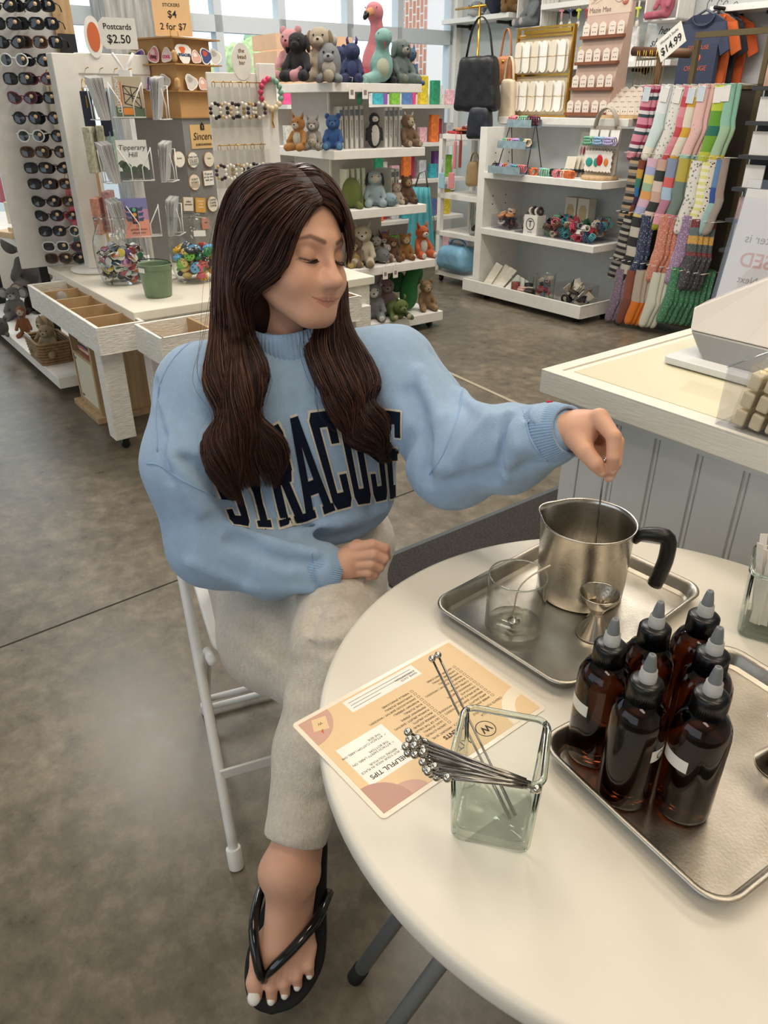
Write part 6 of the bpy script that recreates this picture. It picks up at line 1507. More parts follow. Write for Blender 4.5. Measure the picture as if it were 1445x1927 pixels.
b = MB(); b.tube([(0, 0, -.115), (0, .004, -.14), (0, -.002, -.17), (0, .004, -.20)], [.003, .005, .004, .006], 8); b.build('gold_clasp', M_gold, c)
b = MB(); b.cyl((-.02, 0, .012), (.008, 0, .012), .002, n=6); b.build('peg', M_gold, c)
# ---- sunglasses tower
GP = -4.42; tw = thing('sunglasses_tower', 'tall white peg panel of sunglasses at the left edge, behind the jewelry spinner', 'display', W(GP - .02, .93, LT), PS)
b = MB(); b.bx(-.02, 0, -.0, .39, 0, 1.34); b.build('peg_panel', C('#d6d3ce', .5, bump=.05), tw)
b = MB(); b.bx(-.05, .02, .39, .48, 0, 1.34); b.build('wood_side', M_wood, tw)
b = MB(); b.box((.03, .435, 1.0), (.012, .08, .15)); b.build('magnet_catch', C('#2a2b2e', .4), tw)
GL = []
def glasses(col_f, col_l, shape, name='sunglasses'):
    c = tag(bpy.data.objects.new(name, None)); COL.objects.link(c)
    mf = C(col_f, .2, spec=.6); ml = M('lens_' + col_l.strip('#'), col_l, .04, var=0, coat=.5)
    fr = MB(); le = []
    for s in (-1, 1):
        pts = []
        for k in range(20):
            a = 2 * PI * k / 20; x, z = math.cos(a), math.sin(a)
            if shape == 'cat': rx, rz_ = .030, .024; x2 = x * rx + s * (z > 0) * .004 * z; z2 = z * rz_ + (.006 * (x * s) if z > 0 else 0)
            elif shape == 'round': x2, z2 = x * .026, z * .025
            else: e = .7; x2 = .030 * math.copysign(abs(x) ** e, x); z2 = .023 * math.copysign(abs(z) ** e, z)
            pts.append((s * .034 + x2, .004 * abs(x2 / .03), z2))
        fr.tube(pts, .0036, 6, closed=True)
        lb = MB(); n = len(pts); lb.add(pts + [(s * .034, .002, 0)], [(i, (i + 1) % n, n) for i in range(n)]); lb.build('lens', ml, c)
    fr.tube([(-.009, -.001, .006), (0, -.003, .009), (.009, -.001, .006)], .003, 6); fr.build('frame', mf, c)
    for s in (-1, 1):
        b = MB(); b.tube([(s * .064, .004, .010), (s * .067, .03, .010), (s * .066, .10, .008), (s * .066, .13, -.012)], [.0036, .003, .0026, .003], 6); b.build('temple', mf, c)
    b = MB(); b.cyl((.042, -.0045, .006), (.042, -.0035, .006), .0085, n=16); b.build('price_dot', C('#e0bf98', .5), c)
    return c
rowy = [8, 42, 77, 111, 146, 182, 220, 254, 284, 314, 344, 377, 404, 433, 462, 484]
sty = [('#151517', '#1c2028', 'cat'), ('#151517', '#23262e', 'sq'), ('#5a3a22', '#2a2420', 'sq'), ('#d9dcd6', '#2d3438', 'round'), ('#1b1b1d', '#26303a', 'round'), ('#6a2f46', '#33222c', 'cat'), ('#151517', '#15171c', 'cat'), ('#a8222f', '#241c22', 'cat'), ('#cfd2d0', '#2b2b33', 'sq'), ('#3c2b22', '#3a2d2a', 'round')]
desc = ['black cat-eye', 'black square', 'tortoiseshell square', 'clear round', 'black round', 'plum cat-eye', 'thick black cat-eye', 'red cat-eye', 'clear square', 'brown round']
protos = {}
pick = [(0, 0), (1, 1), (0, 2), (3, 6), (1, 5), (5, 1), (4, 4), (3, 4), (2, 9), (1, 6), (1, 2), (6, 2), (0, 7), (1, 3), (8, 5), (2, 6)]
for r_i, y in enumerate(rowy):
    for c_i in range(3 if r_i < 4 else 2):
        xl = 45 + (y - 222) * .225; x = (xl + 6, xl + 43 + (222 - y) * .04, xl - 34)[c_i]
        if c_i == 2: x = xl + 78
        si = pick[r_i][c_i % 2] if c_i < 2 else 1
        v = atp(x, y + 2, GP + .10)
        lab = '%s sunglasses, row %s from the top, %s column of the tower' % (desc[si], ORD[r_i], ('left', 'right', 'far right')[c_i])
        if si not in protos: o = glasses(*sty[si]); protos[si] = o; o.location = v; o.rotation_euler = (0, 0, PS + R(62)); tag(o, lab, 'sunglasses'); o.scale = (1.02,) * 3
        else: dup(protos[si], v, (0, 0, PS + R(62)), lab)
        pg = pq(v)
b = MB()
for r_i, y in enumerate(rowy):
    for c_i in range(2):
        xl = 45 + (y - 222) * .225; x = (xl + 6, xl + 43 + (222 - y) * .04)[c_i]; v = pq(atp(x, y + 2, GP + .10)); b.cyl((0, v.y - .93, v.z + .006 - LT), (.11, v.y - .93, v.z + .009 - LT), .003, n=6)
b.build('peg_rail', C('#c9c9c9', .3, metal=.6), tw)
# ---- long white display bench at far left, with low platform of soft toys
BQ = 1.02; bp = thing('display_bench', 'white display bench at the left edge with a low platform below', 'bench', W(-4.60, BQ, 0), PS)
b = MB(); b.bx(-1.6, 0, 0, .50, .655, .71); b.build('bench_top', C('#ece8e0', .45), bp, bevel=.003)
b = MB(); b.bx(-1.6, .53, -.115, .06, .05, .11); b.bx(-1.6, .10, .06, .5, .05, .11); b.build('low_platform', C('#ece8e0', .45), bp, bevel=.003)
for x in (-.10, -1.5): b = MB(); b.bx(x, x + .05, .04, .09, .11, .655); b.build('post', M_black, bp)
b = MB(); b.bx(-1.6, -.10, .45, .50, .71, 1.16); b.bx(-1.6, -.10, .25, .50, 1.085, 1.12); b.build('upper_shelf', C('#ece8e0', .45), bp, bevel=.003)
pl('plush_elephant', 'large grey toy elephant with white tusks under the left bench', 72, 548, .11, 112, -15, '#7c7673', ears='big', earcol='#756f6c', muz='#847e7b', limbs='#cbbfae', nose=None)
for i, s in enumerate((-1, 1)): pass
pl('plush_koala', 'grey toy koala on the low platform at far left', 36, 600, .11, 62, -20, '#8d8a88', ears='big', inner='#d9d2cc', muz='#d8d2cb')
pl('plush_sloth', 'orange-brown toy sloth with white face on the low platform', 50, 632, .11, 56, -15, '#a9683c', patch='#ead9c2', muz='#ead9c2', ears=None, kind='slim')
pl('plush_bear', 'dark brown toy bear behind the sloth', 66, 588, .11, 50, -10, '#3b2621', muz='#6f4a38')
plush('plush_rabbit', 'tan toy rabbit in the wicker basket', W(-4.50, 1.0, .15), PS + PI + .5, .22, '#b29a72', ears='flop', muz='#cbb894')
plush('plush_rabbit', 'beige toy rabbit slumped at the near end of the wicker basket', W(-4.39, .97, .15), PS + PI + .9, .19, '#c4ad86', ears='long', muz='#d8c8a6')
pl('plush_hedgehog', 'small dark grey toy curled at the far left platform edge', 8, 632, .11, 36, -20, '#6f6a69', ears='round', kind='egg')
bk = thing('wicker_basket', 'wicker basket of soft toys on the low white platform', 'basket', W(-4.46, .985, .11), PS)
b = MB()
for k in range(8): z = .006 + k * .016; o = rrect(.26 + k * .004, .16 + k * .003, .02); b.tube([(x, y, z) for x, y in o], .0085, 6, closed=True)
b.bx(-.12, .12, -.07, .07, 0, .006); b.build('woven_body', M('wicker', '#8f7350', .7, var=.3, vs=40, bump=.6, bs=90), bk)
b = MB(); b.box((-.02, -.088, .10), (.13, .004, .10), (R(12), 0, 0)); b.build('hang_label', C('#cfd6d8'), bk)
for i, (x, y, c_, d_) in enumerate(((5, 395, '#b2565c', (.10, .03, .2)), (22, 415, '#d8cbb0', (.05, .02, .13)), (30, 413, '#d2c4a8', (.05, .02, .13)), (38, 412, '#cbbda1', (.05, .02, .13)), (47, 420, '#26302c', (.07, .07, .1)), (20, 440, '#dcbf98', (.16, .09, .035)), (40, 442, '#dcbf98', (.10, .08, .06)), (66, 440, '#d59a8e', (.02, .09, .10)), (72, 445, '#e3d9d6', (.02, .08, .11)), (8, 270, '#2a5a45', (.14, .1, .07)), (35, 270, '#d3d8d2', (.06, .05, .09)))):
    v = atq(x, y, BQ + (.16 if y > 300 else .40)); z = .71 if y > 300 else 1.122; p_ = pq(v)
    lab = ('rose wall frame at the far left of the bench', 'front tan card of knife charms on the bench', 'second tan card of knife charms on the bench', 'third tan card of knife charms on the bench', 'dark square candle box on the bench', 'flat scalloped wooden tray on the bench', 'scalloped wooden box on the bench', 'pink greeting box leaning on the bench', 'pale pink card leaning at the bench end', 'green planter box on the upper left shelf', 'clear cup of stems on the upper left shelf')[i]
    q_ = {20: 0, 40: 0}; zz = z
    v2 = onz(x, y + 6, z) if y > 410 else atq(x, y, BQ + .36); v2.z = z
    solid(('picture_frame', 'charm_card', 'charm_card', 'charm_card', 'candle_box', 'wooden_tray', 'wooden_box', 'greeting_box', 'greeting_card', 'planter_box', 'stem_cup')[i], lab, ('frame', 'card', 'card', 'card', 'box', 'tray', 'box', 'box', 'card', 'planter', 'cup')[i], v2, PS + R(20), d_, C(c_, .6), .004)
# ---- low wooden cabinet under the drawers
cb = thing('wooden_cubby', 'low oak cubby with a cream door and folded cloths, under the drawers', 'cabinet', W(-3.62, .965, .0), PS)
b = MB()
for x0, x1, y0, y1, z0, z1 in ((-.30, -.28, 0, .34, .03, .44), (0, .02, 0, .34, .03, .44), (-.28, 0, 0, .34, .03, .05), (-.28, 0, 0, .34, .42, .44), (-.28, 0, 0, .34, .28, .295), (-.28, 0, .32, .34, .05, .42), (-.33, .05, -.03, .36, 0, .03)): b.bx(x0, x1, y0, y1, z0, z1)
b.build('cubby_frame', M_wood, cb, bevel=.002)
b = MB(); b.bx(-.278, -.002, .004, .016, .052, .278); b.build('door', C('#e2d9c2', .5), cb)
for z in (.07, .26): b = MB(); b.box((-.262 if z > .2 else -.24, .001, z), (.022, .004, .010)); b.build('hinge', C('#8d8f90', .3, metal=.8), cb)
for i, c_ in enumerate(('#a33f3c', '#d9c9b0', '#c2736f', '#37475f', '#e0d2bb', '#8e4b55', '#232733', '#b78f83', '#2a2f40')):
    o = solid('folded_scarf', '%s folded cloth in the oak cubby, %s from the bottom' % (('red', 'cream', 'rose', 'blue', 'ivory', 'wine', 'black', 'tan', 'navy')[i], ORD[i]), 'scarf', W(-3.64 - .10 + .003 * (i % 3), .965 + .09, .297 + i * .0132), PS + R((i % 3 - 1) * 4), (.20, .15, .0128), C(c_, .9, var=.35, vs=70), .005)
# ============================================================ white tiered unit of soft toys, centre
UP = -3.95; M_un = C('#e9e5dd', .45, bump=.02); M_core = C('#b9b6b0', .6)
_pl = pl
def pl(name, label, px_, py_, z, hpx, ang, col, **k):
    v = atp(px_, py_, UP - ((.34 if z > 1.4 else .18) if ('behind' in label or 'back of' in label or 'highest' in label) else .06 if 'front' in label else .12)); v.z = z
    return _pl(name, label, px_, py_, None, hpx, ang, col, at=v, fwd=.0, **k)
un = thing('toy_shelf_unit', 'tall white tiered shelf unit full of soft toys behind the seated person', 'shelf unit', W(UP, 2.62, 0), PS)
ends = [(1.489, .64, .045), (1.149, .677, .048), (.819, .70, .05), (.471, .79, .05), (.111, .875, .062)]
for z, e, th_ in ends: b = MB(); b.bx(-.76, 0, -.0, e, z - th_, z); b.build('shelf', M_un, un, bevel=.002)
b = MB(); b.bx(-.62, -.21, .10, .40, .111, 1.46); b.bx(-.60, -.22, .12, .44, .78, 1.12); b.bx(-.60, -.22, .12, .50, .111, .78); b.build('centre_column', M_core, un)
b = MB(); b.bx(-.215, -.203, .10, .112, .11, 1.45); b.build('edge_strip', M_un, un)
for x, y in ((-.06, .80), (-.70, .80), (-.06, .06), (-.70, .06)): caster(un, x, y, .05)
b = MB()
cr = thing('wooden_crate', 'pale wooden crate behind the soft toys on the top shelf', 'crate', W(UP - .62, 2.86, 1.489), PS)
for k in range(3): b.bx(-.012, 0, -.22, .33, .005 + k * .09, .085 + k * .09); b.bx(-.30, -.288, -.22, .33, .005 + k * .09, .085 + k * .09); b.bx(-.288, -.012, .318, .33, .005 + k * .09, .085 + k * .09); b.bx(-.288, -.012, -.22, -.208, .005 + k * .09, .085 + k * .09)
b.build('slats', M('pale_pine', '#d9b596', .65, var=.12, vs=6), cr)
S0, S1, S2, S3, S4 = [e[0] for e in ends]
sh0, sh1, sh2, sh3, sh4 = 'on the top shelf', 'on the second shelf', 'on the third shelf', 'on the fourth shelf', 'on the bottom shelf'
pl('plush_pig', 'pink toy pig at the left end of the top shelf', 552, 147, S0, 92, -25, '#e9a9ac', muz='#e58f98', ears='round', kind='sit')
pl('plush_dog', 'black toy dog with drooping ears on the top shelf, in front of the pig', 565, 166, S0, 86, -20, '#15151c', ears='flop', muz='#1d1d25')
pl('plush_puppy', 'cream long-eared toy dog on the top shelf, right of the black dog', 605, 155, S0, 96, -10, '#c9b9a0', ears='flop', earcol='#9b8468', muz='#d9cbb4')
pl('plush_unicorn', 'grey toy rhino with a white horn at the front of the top shelf', 621, 162, S0, 70, -5, '#9c9c9f', ears='horn', earcol='#d7d4cf', belly='#d9d2c4', muz='#a9a9ac', kind='egg')
pl('plush_bunny', 'light grey toy bunny seen from behind, front of the top shelf', 664, 158, S0, 58, 160, '#c2bbb1', ears=None, eyes=False, nose=None, kind='egg', tail='#d5cfc6')
pl('plush_monster', 'dark blue toy monster with purple horns on the top shelf', 663, 128, S0, 70, -5, '#2c3a6b', ears='horn', earcol='#6b4a86', belly='#39497d', kind='sit', patch='#2f3f74')
pl('plush_bear', 'small navy toy bear behind the cream dog on the top shelf', 638, 140, S0, 66, 30, '#26396c', ears='round')
pl('plush_frog', 'green toy dinosaur leaning off the left end of the top shelf', 540, 172, S0, 40, -60, '#7d9a4a', ears=None, kind='lie', belly='#a9b97a')
# flamingo
def curved_toy(name, label, loc, ang, sc, parts, cat='soft toy', group=None):
    t = thing(name, label, cat, loc, 0, group); t.rotation_euler = (0, 0, ang); t.scale = (sc,) * 3
    for n, col_, prims in parts:
        f = field(prims); lo, hi = prim_bounds(prims, .05); V, Qd = nets(lambda P: f(P) + .006 * vnoise(P, 34, 5), lo, hi, .022, 1); put(n, np_mesh(n, V, Qd, plush_mat(col_) if n not in ('beak_tip', 'eye') else M_dark), t)
    return t
def place(px_, py_, z): v = atp(px_, py_, UP - .16); v.z = z; return v, math.atan2(-v.y, -v.x) - PI / 2
v = atp(704, 150, UP - .34); v.z = S0; to_ = math.atan2(-v.y, -v.x) - PI / 2
fl_ = curved_toy('plush_flamingo', 'pink toy flamingo with tall curved neck, highest toy of the top shelf', v, to_ - .4, .40, [('plush_body', '#e58e96', [('e', (0, 0, .26), (.19, .18, .24), 0), ('c', (.02, .04, .42), (-.06, .02, .72), .10, .085, .08), ('c', (-.06, .02, .72), (-.05, .06, .90), .085, .10, .05), ('e', (-.05, .10, .94), (.13, .14, .12), .05)]),
    ('beak', '#e9a06a', [('c', (-.05, .2, .93), (-.02, .30, .90), .06, .05, .02)]), ('beak_tip', '#111', [('c', (-.02, .30, .90), (.0, .34, .84), .05, .035, .02)]), ('eye', '#111', [('e', (-.13, .20, .98), (.022, .022, .022), 0)]), ('eye', '#111', [('e', (.05, .20, .98), (.022, .022, .022), 0)]),
    ('leg', '#e2566c', [('c', (.12, .1, .2), (.34, .34, .16), .06, .05, .02), ('c', (.34, .34, .16), (.46, .44, -.02), .05, .06, .02)]), ('leg', '#e2566c', [('c', (.04, .14, .16), (.28, .40, .10), .06, .05, .02), ('c', (.28, .40, .10), (.40, .50, -.06), .05, .06, .02)])])
v = atp(718, 172, UP - .06); v.z = S0; to_ = math.atan2(-v.y, -v.x) - PI / 2
curved_toy('plush_dinosaur', 'mint and aqua toy dinosaur with hanging tail, front right of the top shelf', v, to_ + .15, .29, [('plush_body', '#9ccdc4', [('e', (0, 0, .30), (.23, .21, .28), 0), ('c', (0, .02, .45), (-.02, .04, .74), .13, .13, .08), ('e', (-.02, .12, .78), (.17, .20, .15), .06), ('c', (.1, .1, .12), (.34, .30, .05), .12, .11, .05), ('c', (.34, .3, .05), (.52, .36, -.12), .10, .07, .04)]),
    ('belly', '#d9dec0', [('e', (0, .10, .28), (.15, .14, .2), 0)]), ('eye', '#111', [('e', (-.13, .24, .84), (.022, .022, .022), 0)]), ('eye', '#111', [('e', (.10, .24, .84), (.022, .022, .022), 0)]), ('tongue', '#b8394a', [('c', (-.02, .30, .70), (-.02, .32, .58), .02, .018, 0)]), ('tail', '#4f9a78', [('c', (.42, .30, -.02), (.50, .36, -.32), .08, .06, .02)])])
pl('plush_donkey', 'sage grey toy donkey with long ears at the right end of the top shelf', 752, 158, S0, 78, 40, '#75837c', ears='flop', muz='#a9a79a', limbs='#93988c')
pl('plush_bear', 'blue-grey toy shark behind the donkey at the right end of the top shelf', 771, 158, S0, 62, 50, '#4b6a8c', ears='point', kind='slim')
pl('plush_octopus', 'dark round toy with black bows between flamingo and donkey', 724, 130, S0, 54, 20, '#232326', ears='flop', kind='sit')
# second shelf
pl('plush_cat', 'orange and white toy cat at the left of the second shelf', 564, 275, S1, 62, -30, '#d2924a', muz='#efe4d2', ears='point', belly='#efe4d2')
pl('plush_cat', 'grey and white toy cat beside the orange cat, second shelf', 590, 270, S1, 58, -10, '#a8a096', muz='#e8e2d8', ears='point', belly='#ded6ca')
pl('plush_puppy', 'cream toy puppy lying between the cats and the blue bear', 591, 280, S1, 36, -15, '#ddd0ba', ears='flop', kind='lie')
pl('plush_bear', 'bright blue toy bear with a silver collar on the second shelf corner', 628, 283, S1, 62, -5, '#3e6fb3', ears='round', muz='#4f80c2', limbs='#6fa7cf')
pl('plush_penguin', 'black and white toy penguin standing on the second shelf', 704, 277, S1, 58, 15, '#17171b', ears=None, belly='#ece8df', kind='bird', nose='#e07b2a', patch='#ece8df')
pl('plush_sloth', 'brown toy sloth at the right end of the second shelf', 766, 277, S1, 58, 35, '#8a6a4a', ears=None, patch='#d6c2a0', muz='#d6c2a0', limbs='#c9b391')
pl('plush_llama', 'white toy llama behind the sloth on the second shelf', 768, 262, S1, 54, 20, '#ebe6dc', ears='point', kind='slim')
# third shelf
pl('plush_turtle', 'moss green toy turtle at the left of the third shelf', 662, 394, S2, 58, 0, '#7b8a3a', ears=None, kind='egg', eyes=False, nose=None, tail='#c9bd93')
pl('plush_mermaid', 'smiling toy doll with dark hair in a pale blue suit on the third shelf', 705, 390, S2, 66, 5, '#b9ccd2', ears='flop', earcol='#2a2226', patch='#efe2cc', nose=None)
pl('plush_whale', 'pale blue toy fish in front of the doll on the third shelf', 732, 390, S2, 44, 30, '#a9c4cc', ears=None, kind='whale')
pl('plush_pig', 'small pink haired toy doll beside the blue fish on the third shelf', 746, 386, S2, 38, 20, '#e7d3ba', ears='round', earcol='#d98a94')
pl('plush_monkey', 'brown toy monkey with tan face at the right end of the third shelf', 764, 386, S2, 50, 25, '#7a5636', patch='#c9a77d', muz='#c9a77d', limbs='#4a2f22', ears='round')
# fourth shelf
pl('plush_alpaca', 'cream fluffy toy alpaca with a hanging tag on the fourth shelf', 684, 512, S3, 76, -5, '#e3d7b8', ears='point', muz='#efe6d0', limbs='#b9a079')
pl('plush_whale', 'grey toy whale on the fourth shelf', 717, 504, S3, 50, 25, '#8d918e', ears=None, kind='whale', muz=None)
for i, (x, y, h_, c_, e_, m_, lab) in enumerate(((672, 478, 54, '#8f7458', 'round', '#cfb896', 'brown toy bear at the back left of the fourth shelf'), (692, 478, 50, '#57473c', 'point', '#d8cfc2', 'dark brown striped toy cat at the back of the fourth shelf'), (708, 482, 48, '#e7dfd2', 'round', '#f0e9de', 'black and white toy panda at the back of the fourth shelf'), (722, 480, 52, '#a8703f', 'point', '#e9dcc8', 'russet toy dog at the back of the fourth shelf'), (738, 486, 46, '#7a4f2e', 'flop', '#c9a782', 'brown toy dog beside the russet one on the fourth shelf'), (662, 505, 48, '#d7b36a', 'round', '#e8d3a0', 'honey toy duck at the left end of the fourth shelf'), (728, 486, 34, '#e6ded2', 'round', '#f2ece2', 'small white and brown toy guinea pig on the fourth shelf'))): pl(('plush_bear', 'plush_cat', 'plush_panda', 'plush_dog', 'plush_dog', 'plush_duck', 'plush_guinea_pig')[i], lab, x, y, S3, h_, i * 9 - 20, c_, ears=e_, muz=m_, earcol='#2a2422' if 'panda' in lab else None)
pl('plush_lion', 'golden toy lion with a pale face on the fourth shelf', 762, 496, S3, 48, 15, '#b07a34', patch='#dcb98a', muz='#e6cda2', ears='round', limbs='#8a5526')
pl('plush_fox', 'orange toy fox with white cheeks at the right end of the fourth shelf', 792, 492, S3, 60, 35, '#d9662a', ears='point', muz='#f1e6d8', belly='#f1e6d8', limbs='#f1e6d8')
# bottom shelf
pl('plush_husky', 'grey and white toy husky on the bottom shelf', 704, 600, S4, 70, 0, '#8e9094', muz='#f0ece6', patch='#e9e5de', ears='point', inner='#d9b9b0', limbs='#efe9e2')
pl('plush_rabbit', 'dusty mauve toy rabbit behind the husky on the bottom shelf', 726, 590, S4, 70, 10, '#a98f95', ears='long', muz='#c2a9ad')
pl('plush_dragon', 'olive green toy dragon sprawled at the front of the bottom shelf', 744, 600, S4, 66, 25, '#6d7f35', ears='horn', kind='lie', belly='#8d9a55', limbs='#d9ccb0', muz='#78893d')
v, to_ = place(768, 598, S4)
curved_toy('plush_leaf_dragon', 'bright green winged toy at the right of the bottom shelf', v, to_ + .5, .32, [('plush_body', '#2c8a43', [('e', (0, 0, .34), (.2, .18, .32), 0), ('c', (0, 0, .5), (-.1, .05, .9), .17, .14, .08)]), ('wing', '#1f6b3a', [('e', (-.2, -.1, .70), (.2, .06, .26), 0, (0, -.4, 0))]), ('wing', '#1f6b3a', [('e', (.24, -.1, .62), (.22, .06, .24), 0, (0, .6, 0))])])
pl('plush_monkey', 'tan toy monkey with a raised arm at the right end of the bottom shelf', 800, 590, S4, 56, 20, '#a17f56', patch='#cdb08a', muz='#cdb08a', ears='round', limbs='#b99a72')
# books between the toys
def books(group, base_lab, row, cols, band=None):
    n = len(row)
    for i, (x, y, z, hpx, lean) in enumerate(row):
        v = atp(x, y, UP - .16); v.z = z; h = hpx / 1400 * depth(v) * 1.06
        t = thing('childrens_book', base_lab % ORD[i], 'book', v - PV * .05, 0, group); t.rotation_euler = (0, 0, PS); b = MB(); b.bx(-.10, .07, -.011, .011, 0, h); b.build('cover', C(cols[i % len(cols)], .4), t, bevel=.001)
        b = MB(); b.bx(-.098, .066, -.0095, .0095, .003, h + .0004 - .003); b.build('pages', C('#e9e4d8'), t)
        b = MB(); b.bx(.0702, .0708, -.0105, .0105, h * (.0 if band else .78), h * (.30 if band else .92)); b.build('spine_block', C(band or '#6f7b85', .4), t)
        text('LOST IN THE WOODS' if not band else 'Green Tales', .0095, M_ink, t, (.0712, 0, h * (.46 if not band else .62)), (R(90), R(-90), R(90)))
books('grey books left', 'grey spined book left of the penguin on the second shelf, %s from left', [(640 + i * 9.5, 283 - i * .4, S1, 66, 0) for i in range(5)], ['#d8d5cf', '#c9c6c0', '#d2cec6'])
books('grey books right', 'grey spined book between penguin and sloth on the second shelf, %s from left', [(723 + i * 9, 278 - i * .4, S1, 62, 0) for i in range(4)], ['#d8d5cf', '#c9c6c0', '#bfbcb7'])
books('green books', 'green and yellow book behind the turtle on the third shelf, %s from left', [(652 + i * 10, 388 - i * .4, S2, 62, 0) for i in range(4)], ['#dfe3d2', '#d3dcc0'], '#b5b83a')
books('pale books', 'pale green book behind the monkey on the third shelf, %s from left', [(735 + i * 9, 380 - i * .5, S2, 56, 0) for i in range(2)], ['#dfe1d6', '#cfd6c6'])
for i, (x, y, z, lab) in enumerate(((662, 168, S0, 'white hang tag below the light grey bunny'), (687, 170, S0, 'white hang tag beside the mint dinosaur'), (725, 527, S3, 'white hang tag below the grey whale on the fourth shelf'), (744, 520, S3, 'small white tag hanging under the fourth shelf front'))):
    v = atp(x, y, UP + .012); v = W(UP + .012, pq(v).y, z - .035); tg = thing('hang_tag', lab, 'tag', v, PS); b = MB(); b.bx(-.001, .001, -.020, .020, -.045, .03); b.build('tag_card', C('#eae3da'), tg, bevel=.0005); b = MB(); b.bx(.0011, .0016, -.010, .010, -.025, .0); b.build('printed_mark', C('#8a7f7a'), tg); b = MB(); b.tube([(0, 0, .03), (.004, .004, .06), (-.02, 0, .062)], .0012, 5); b.build('string', C('#d9d2c6'), tg)
# ============================================================ white hair-accessory shelf, right of centre
pl = _pl
KQ, KP0, KP1 = 4.33, -4.55, -3.37
M_sh = C('#e8e5de', .45, bump=.02); M_shb = C('#cfd3d4', .6)
hs = thing('accessory_shelf', 'white open shelf unit of hair accessories left of the sock rack', 'shelf unit', W(KP1, KQ, 0), PS)
KW = KP1 - KP0
b = MB(); b.bx(-KW, -KW + .075, -.0, .46, .05, 1.235); b.build('side_panel', M_sh, hs, bevel=.002)
b = MB(); b.bx(-KW + .05, .0, .42, .46, .05, 1.235); b.build('back_panel', M_shb, hs)
for z in (.936, .536): b = MB(); b.bx(-KW + .07, .0, -.01, .42, z - .045, z); b.build('shelf', M_sh, hs, bevel=.002)
b = MB(); b.bx(-KW, .0, .18, .50, 1.255, 1.30); b.build('top_shelf', M_sh, hs, bevel=.002)
b = MB(); b.bx(-KW - .06, -.015, -.05, -.03, .045, .135); b.bx(-.035, -.015, -.03, .42, .045, .135); b.bx(-KW - .06, -.035, -.03, .42, .045, .075); b.build('base_tray', M_sh, hs, bevel=.002)
b = MB()
for z in (.70, .76, 1.0, 1.06):
    for y in (.10, .24): b.cyl((-KW + .0745, y, z), (-KW + .0765, y, z), .005, n=8)
b.build('peg_hole', M_dark, hs)
for x, y in ((-.12, .05), (-1.05, .05), (-.12, .36), (-1.05, .36)): b = MB(); b.cyl((x, y, 0), (x, y, .045), .025, n=12); b.build('foot', C('#2a2a2c'), hs)
def at_shelf(px_, py_, q, z): v = atq(px_, py_, q); v.z = z; return v
# claw clips: one shape, many colours
rs = random.Random(21)
def claw_mesh(h_):
    b = MB(); n = 8
    for s in (-1, 1):
        for k in range(5):
            x = -.024 + k * .012; pts = [(x * .8, s * .003, .030), (x, s * .014, .026), (x * 1.05, s * .018, .012), (x, s * .010, .0), (x, s * .001, -.006)]
            b.tube(cub(pts, 7), .0032, 5)
        b.tube([(-.028, s * .010, .029), (0, s * .013, .031), (.028, s * .010, .029)], .0036, 6)
    b.tube([(-.020, 0, .031), (.020, 0, .031)], .004, 6); return b.mesh('claw_clip', C(h_, .25))
def bow_mesh(h_):
    b = MB(); b.ball((0, 0, .010), (.010, .010, .012)); b.ball((-.022, 0, .014), (.018, .008, .017), rot=(0, .5, 0)); b.ball((.022, 0, .014), (.018, .008, .017), rot=(0, -.5, 0)); return b.mesh('hair_bow', C(h_, .7))
def scr_mesh(h_):
    b = MB(); n = 22; b.tube([(.030 * math.cos(2 * PI * k / n), .030 * math.sin(2 * PI * k / n), .012 + .003 * math.sin(k * 3)) for k in range(n)], [.011 + .003 * math.sin(k * 2.5) for k in range(n)], 7, closed=True); return b.mesh('scrunchie', C(h_, .85, var=.2))
CL = {h_: claw_mesh(h_) for h_ in ('#d9703a', '#9aa7c4', '#7fbf9a', '#b59ad0', '#18181a', '#d97f86', '#4a9aa3', '#6b4a3a', '#e3d2b6', '#2e6a58', '#c2425a', '#8c8f93', '#e8e2d8', '#3d4560', '#a0522d', '#5fb8c4')}
BW = {h_: bow_mesh(h_) for h_ in ('#18181a', '#e3ddd0', '#c23a46', '#6a4a3a')}
SR = {h_: scr_mesh(h_) for h_ in ('#c9a58a', '#3a3034', '#d9d0c2', '#8a5a4a', '#b9b3ad', '#5a4a58', '#d99a6a', '#7a7f8a', '#1f1f22')}
def drop(me, name, label, cat, v, rot, group=None, s=1.0): o = put(name, me, None, v, rot); o.scale = (s, s, s); return tag(o, label, cat, group)
# middle shelf: heaps of clips in clear trays
def clear_tray(label, loc, d, name='acrylic_tray'):
    t = thing(name, label, 'tray', loc, PS); b = MB(); x, y, z = d
    for a in ((-x / 2, x / 2, 0, .003, 0, z), (-x / 2, x / 2, y - .003, y, 0, z), (-x / 2, -x / 2 + .003, 0, y, 0, z), (x / 2 - .003, x / 2, 0, y, 0, z), (-x / 2, x / 2, 0, y, 0, .003)): b.bx(*a)
    b.build('tray_body', M_acr, t); return t
clear_tray('wide clear tray heaped with hair clips on the middle shelf', W(-3.70, 4.36, .536), (.56, .28, .055))
keys = list(CL)
for i in range(120):
    u = rs.uniform(-.25, .25); y = rs.uniform(.03, .25); hgt = .012 + .03 * (i % 3) + .05 * (y / .25)
    k = keys[(int((u + .25) * 28) + rs.randrange(3)) % len(keys)] if rs.random() < .75 else rs.choice(keys)
    drop(CL[k], 'claw_clip', 'claw clip in the colourful heap on the middle shelf', 'hair clip', W(-3.70 + u, 4.36 + y, .536 + hgt), (rs.uniform(-1.4, 1.4), rs.uniform(-1, 1), rs.uniform(0, 6)), 'claw clips heaped on the middle shelf', rs.uniform(.85, 1.2))
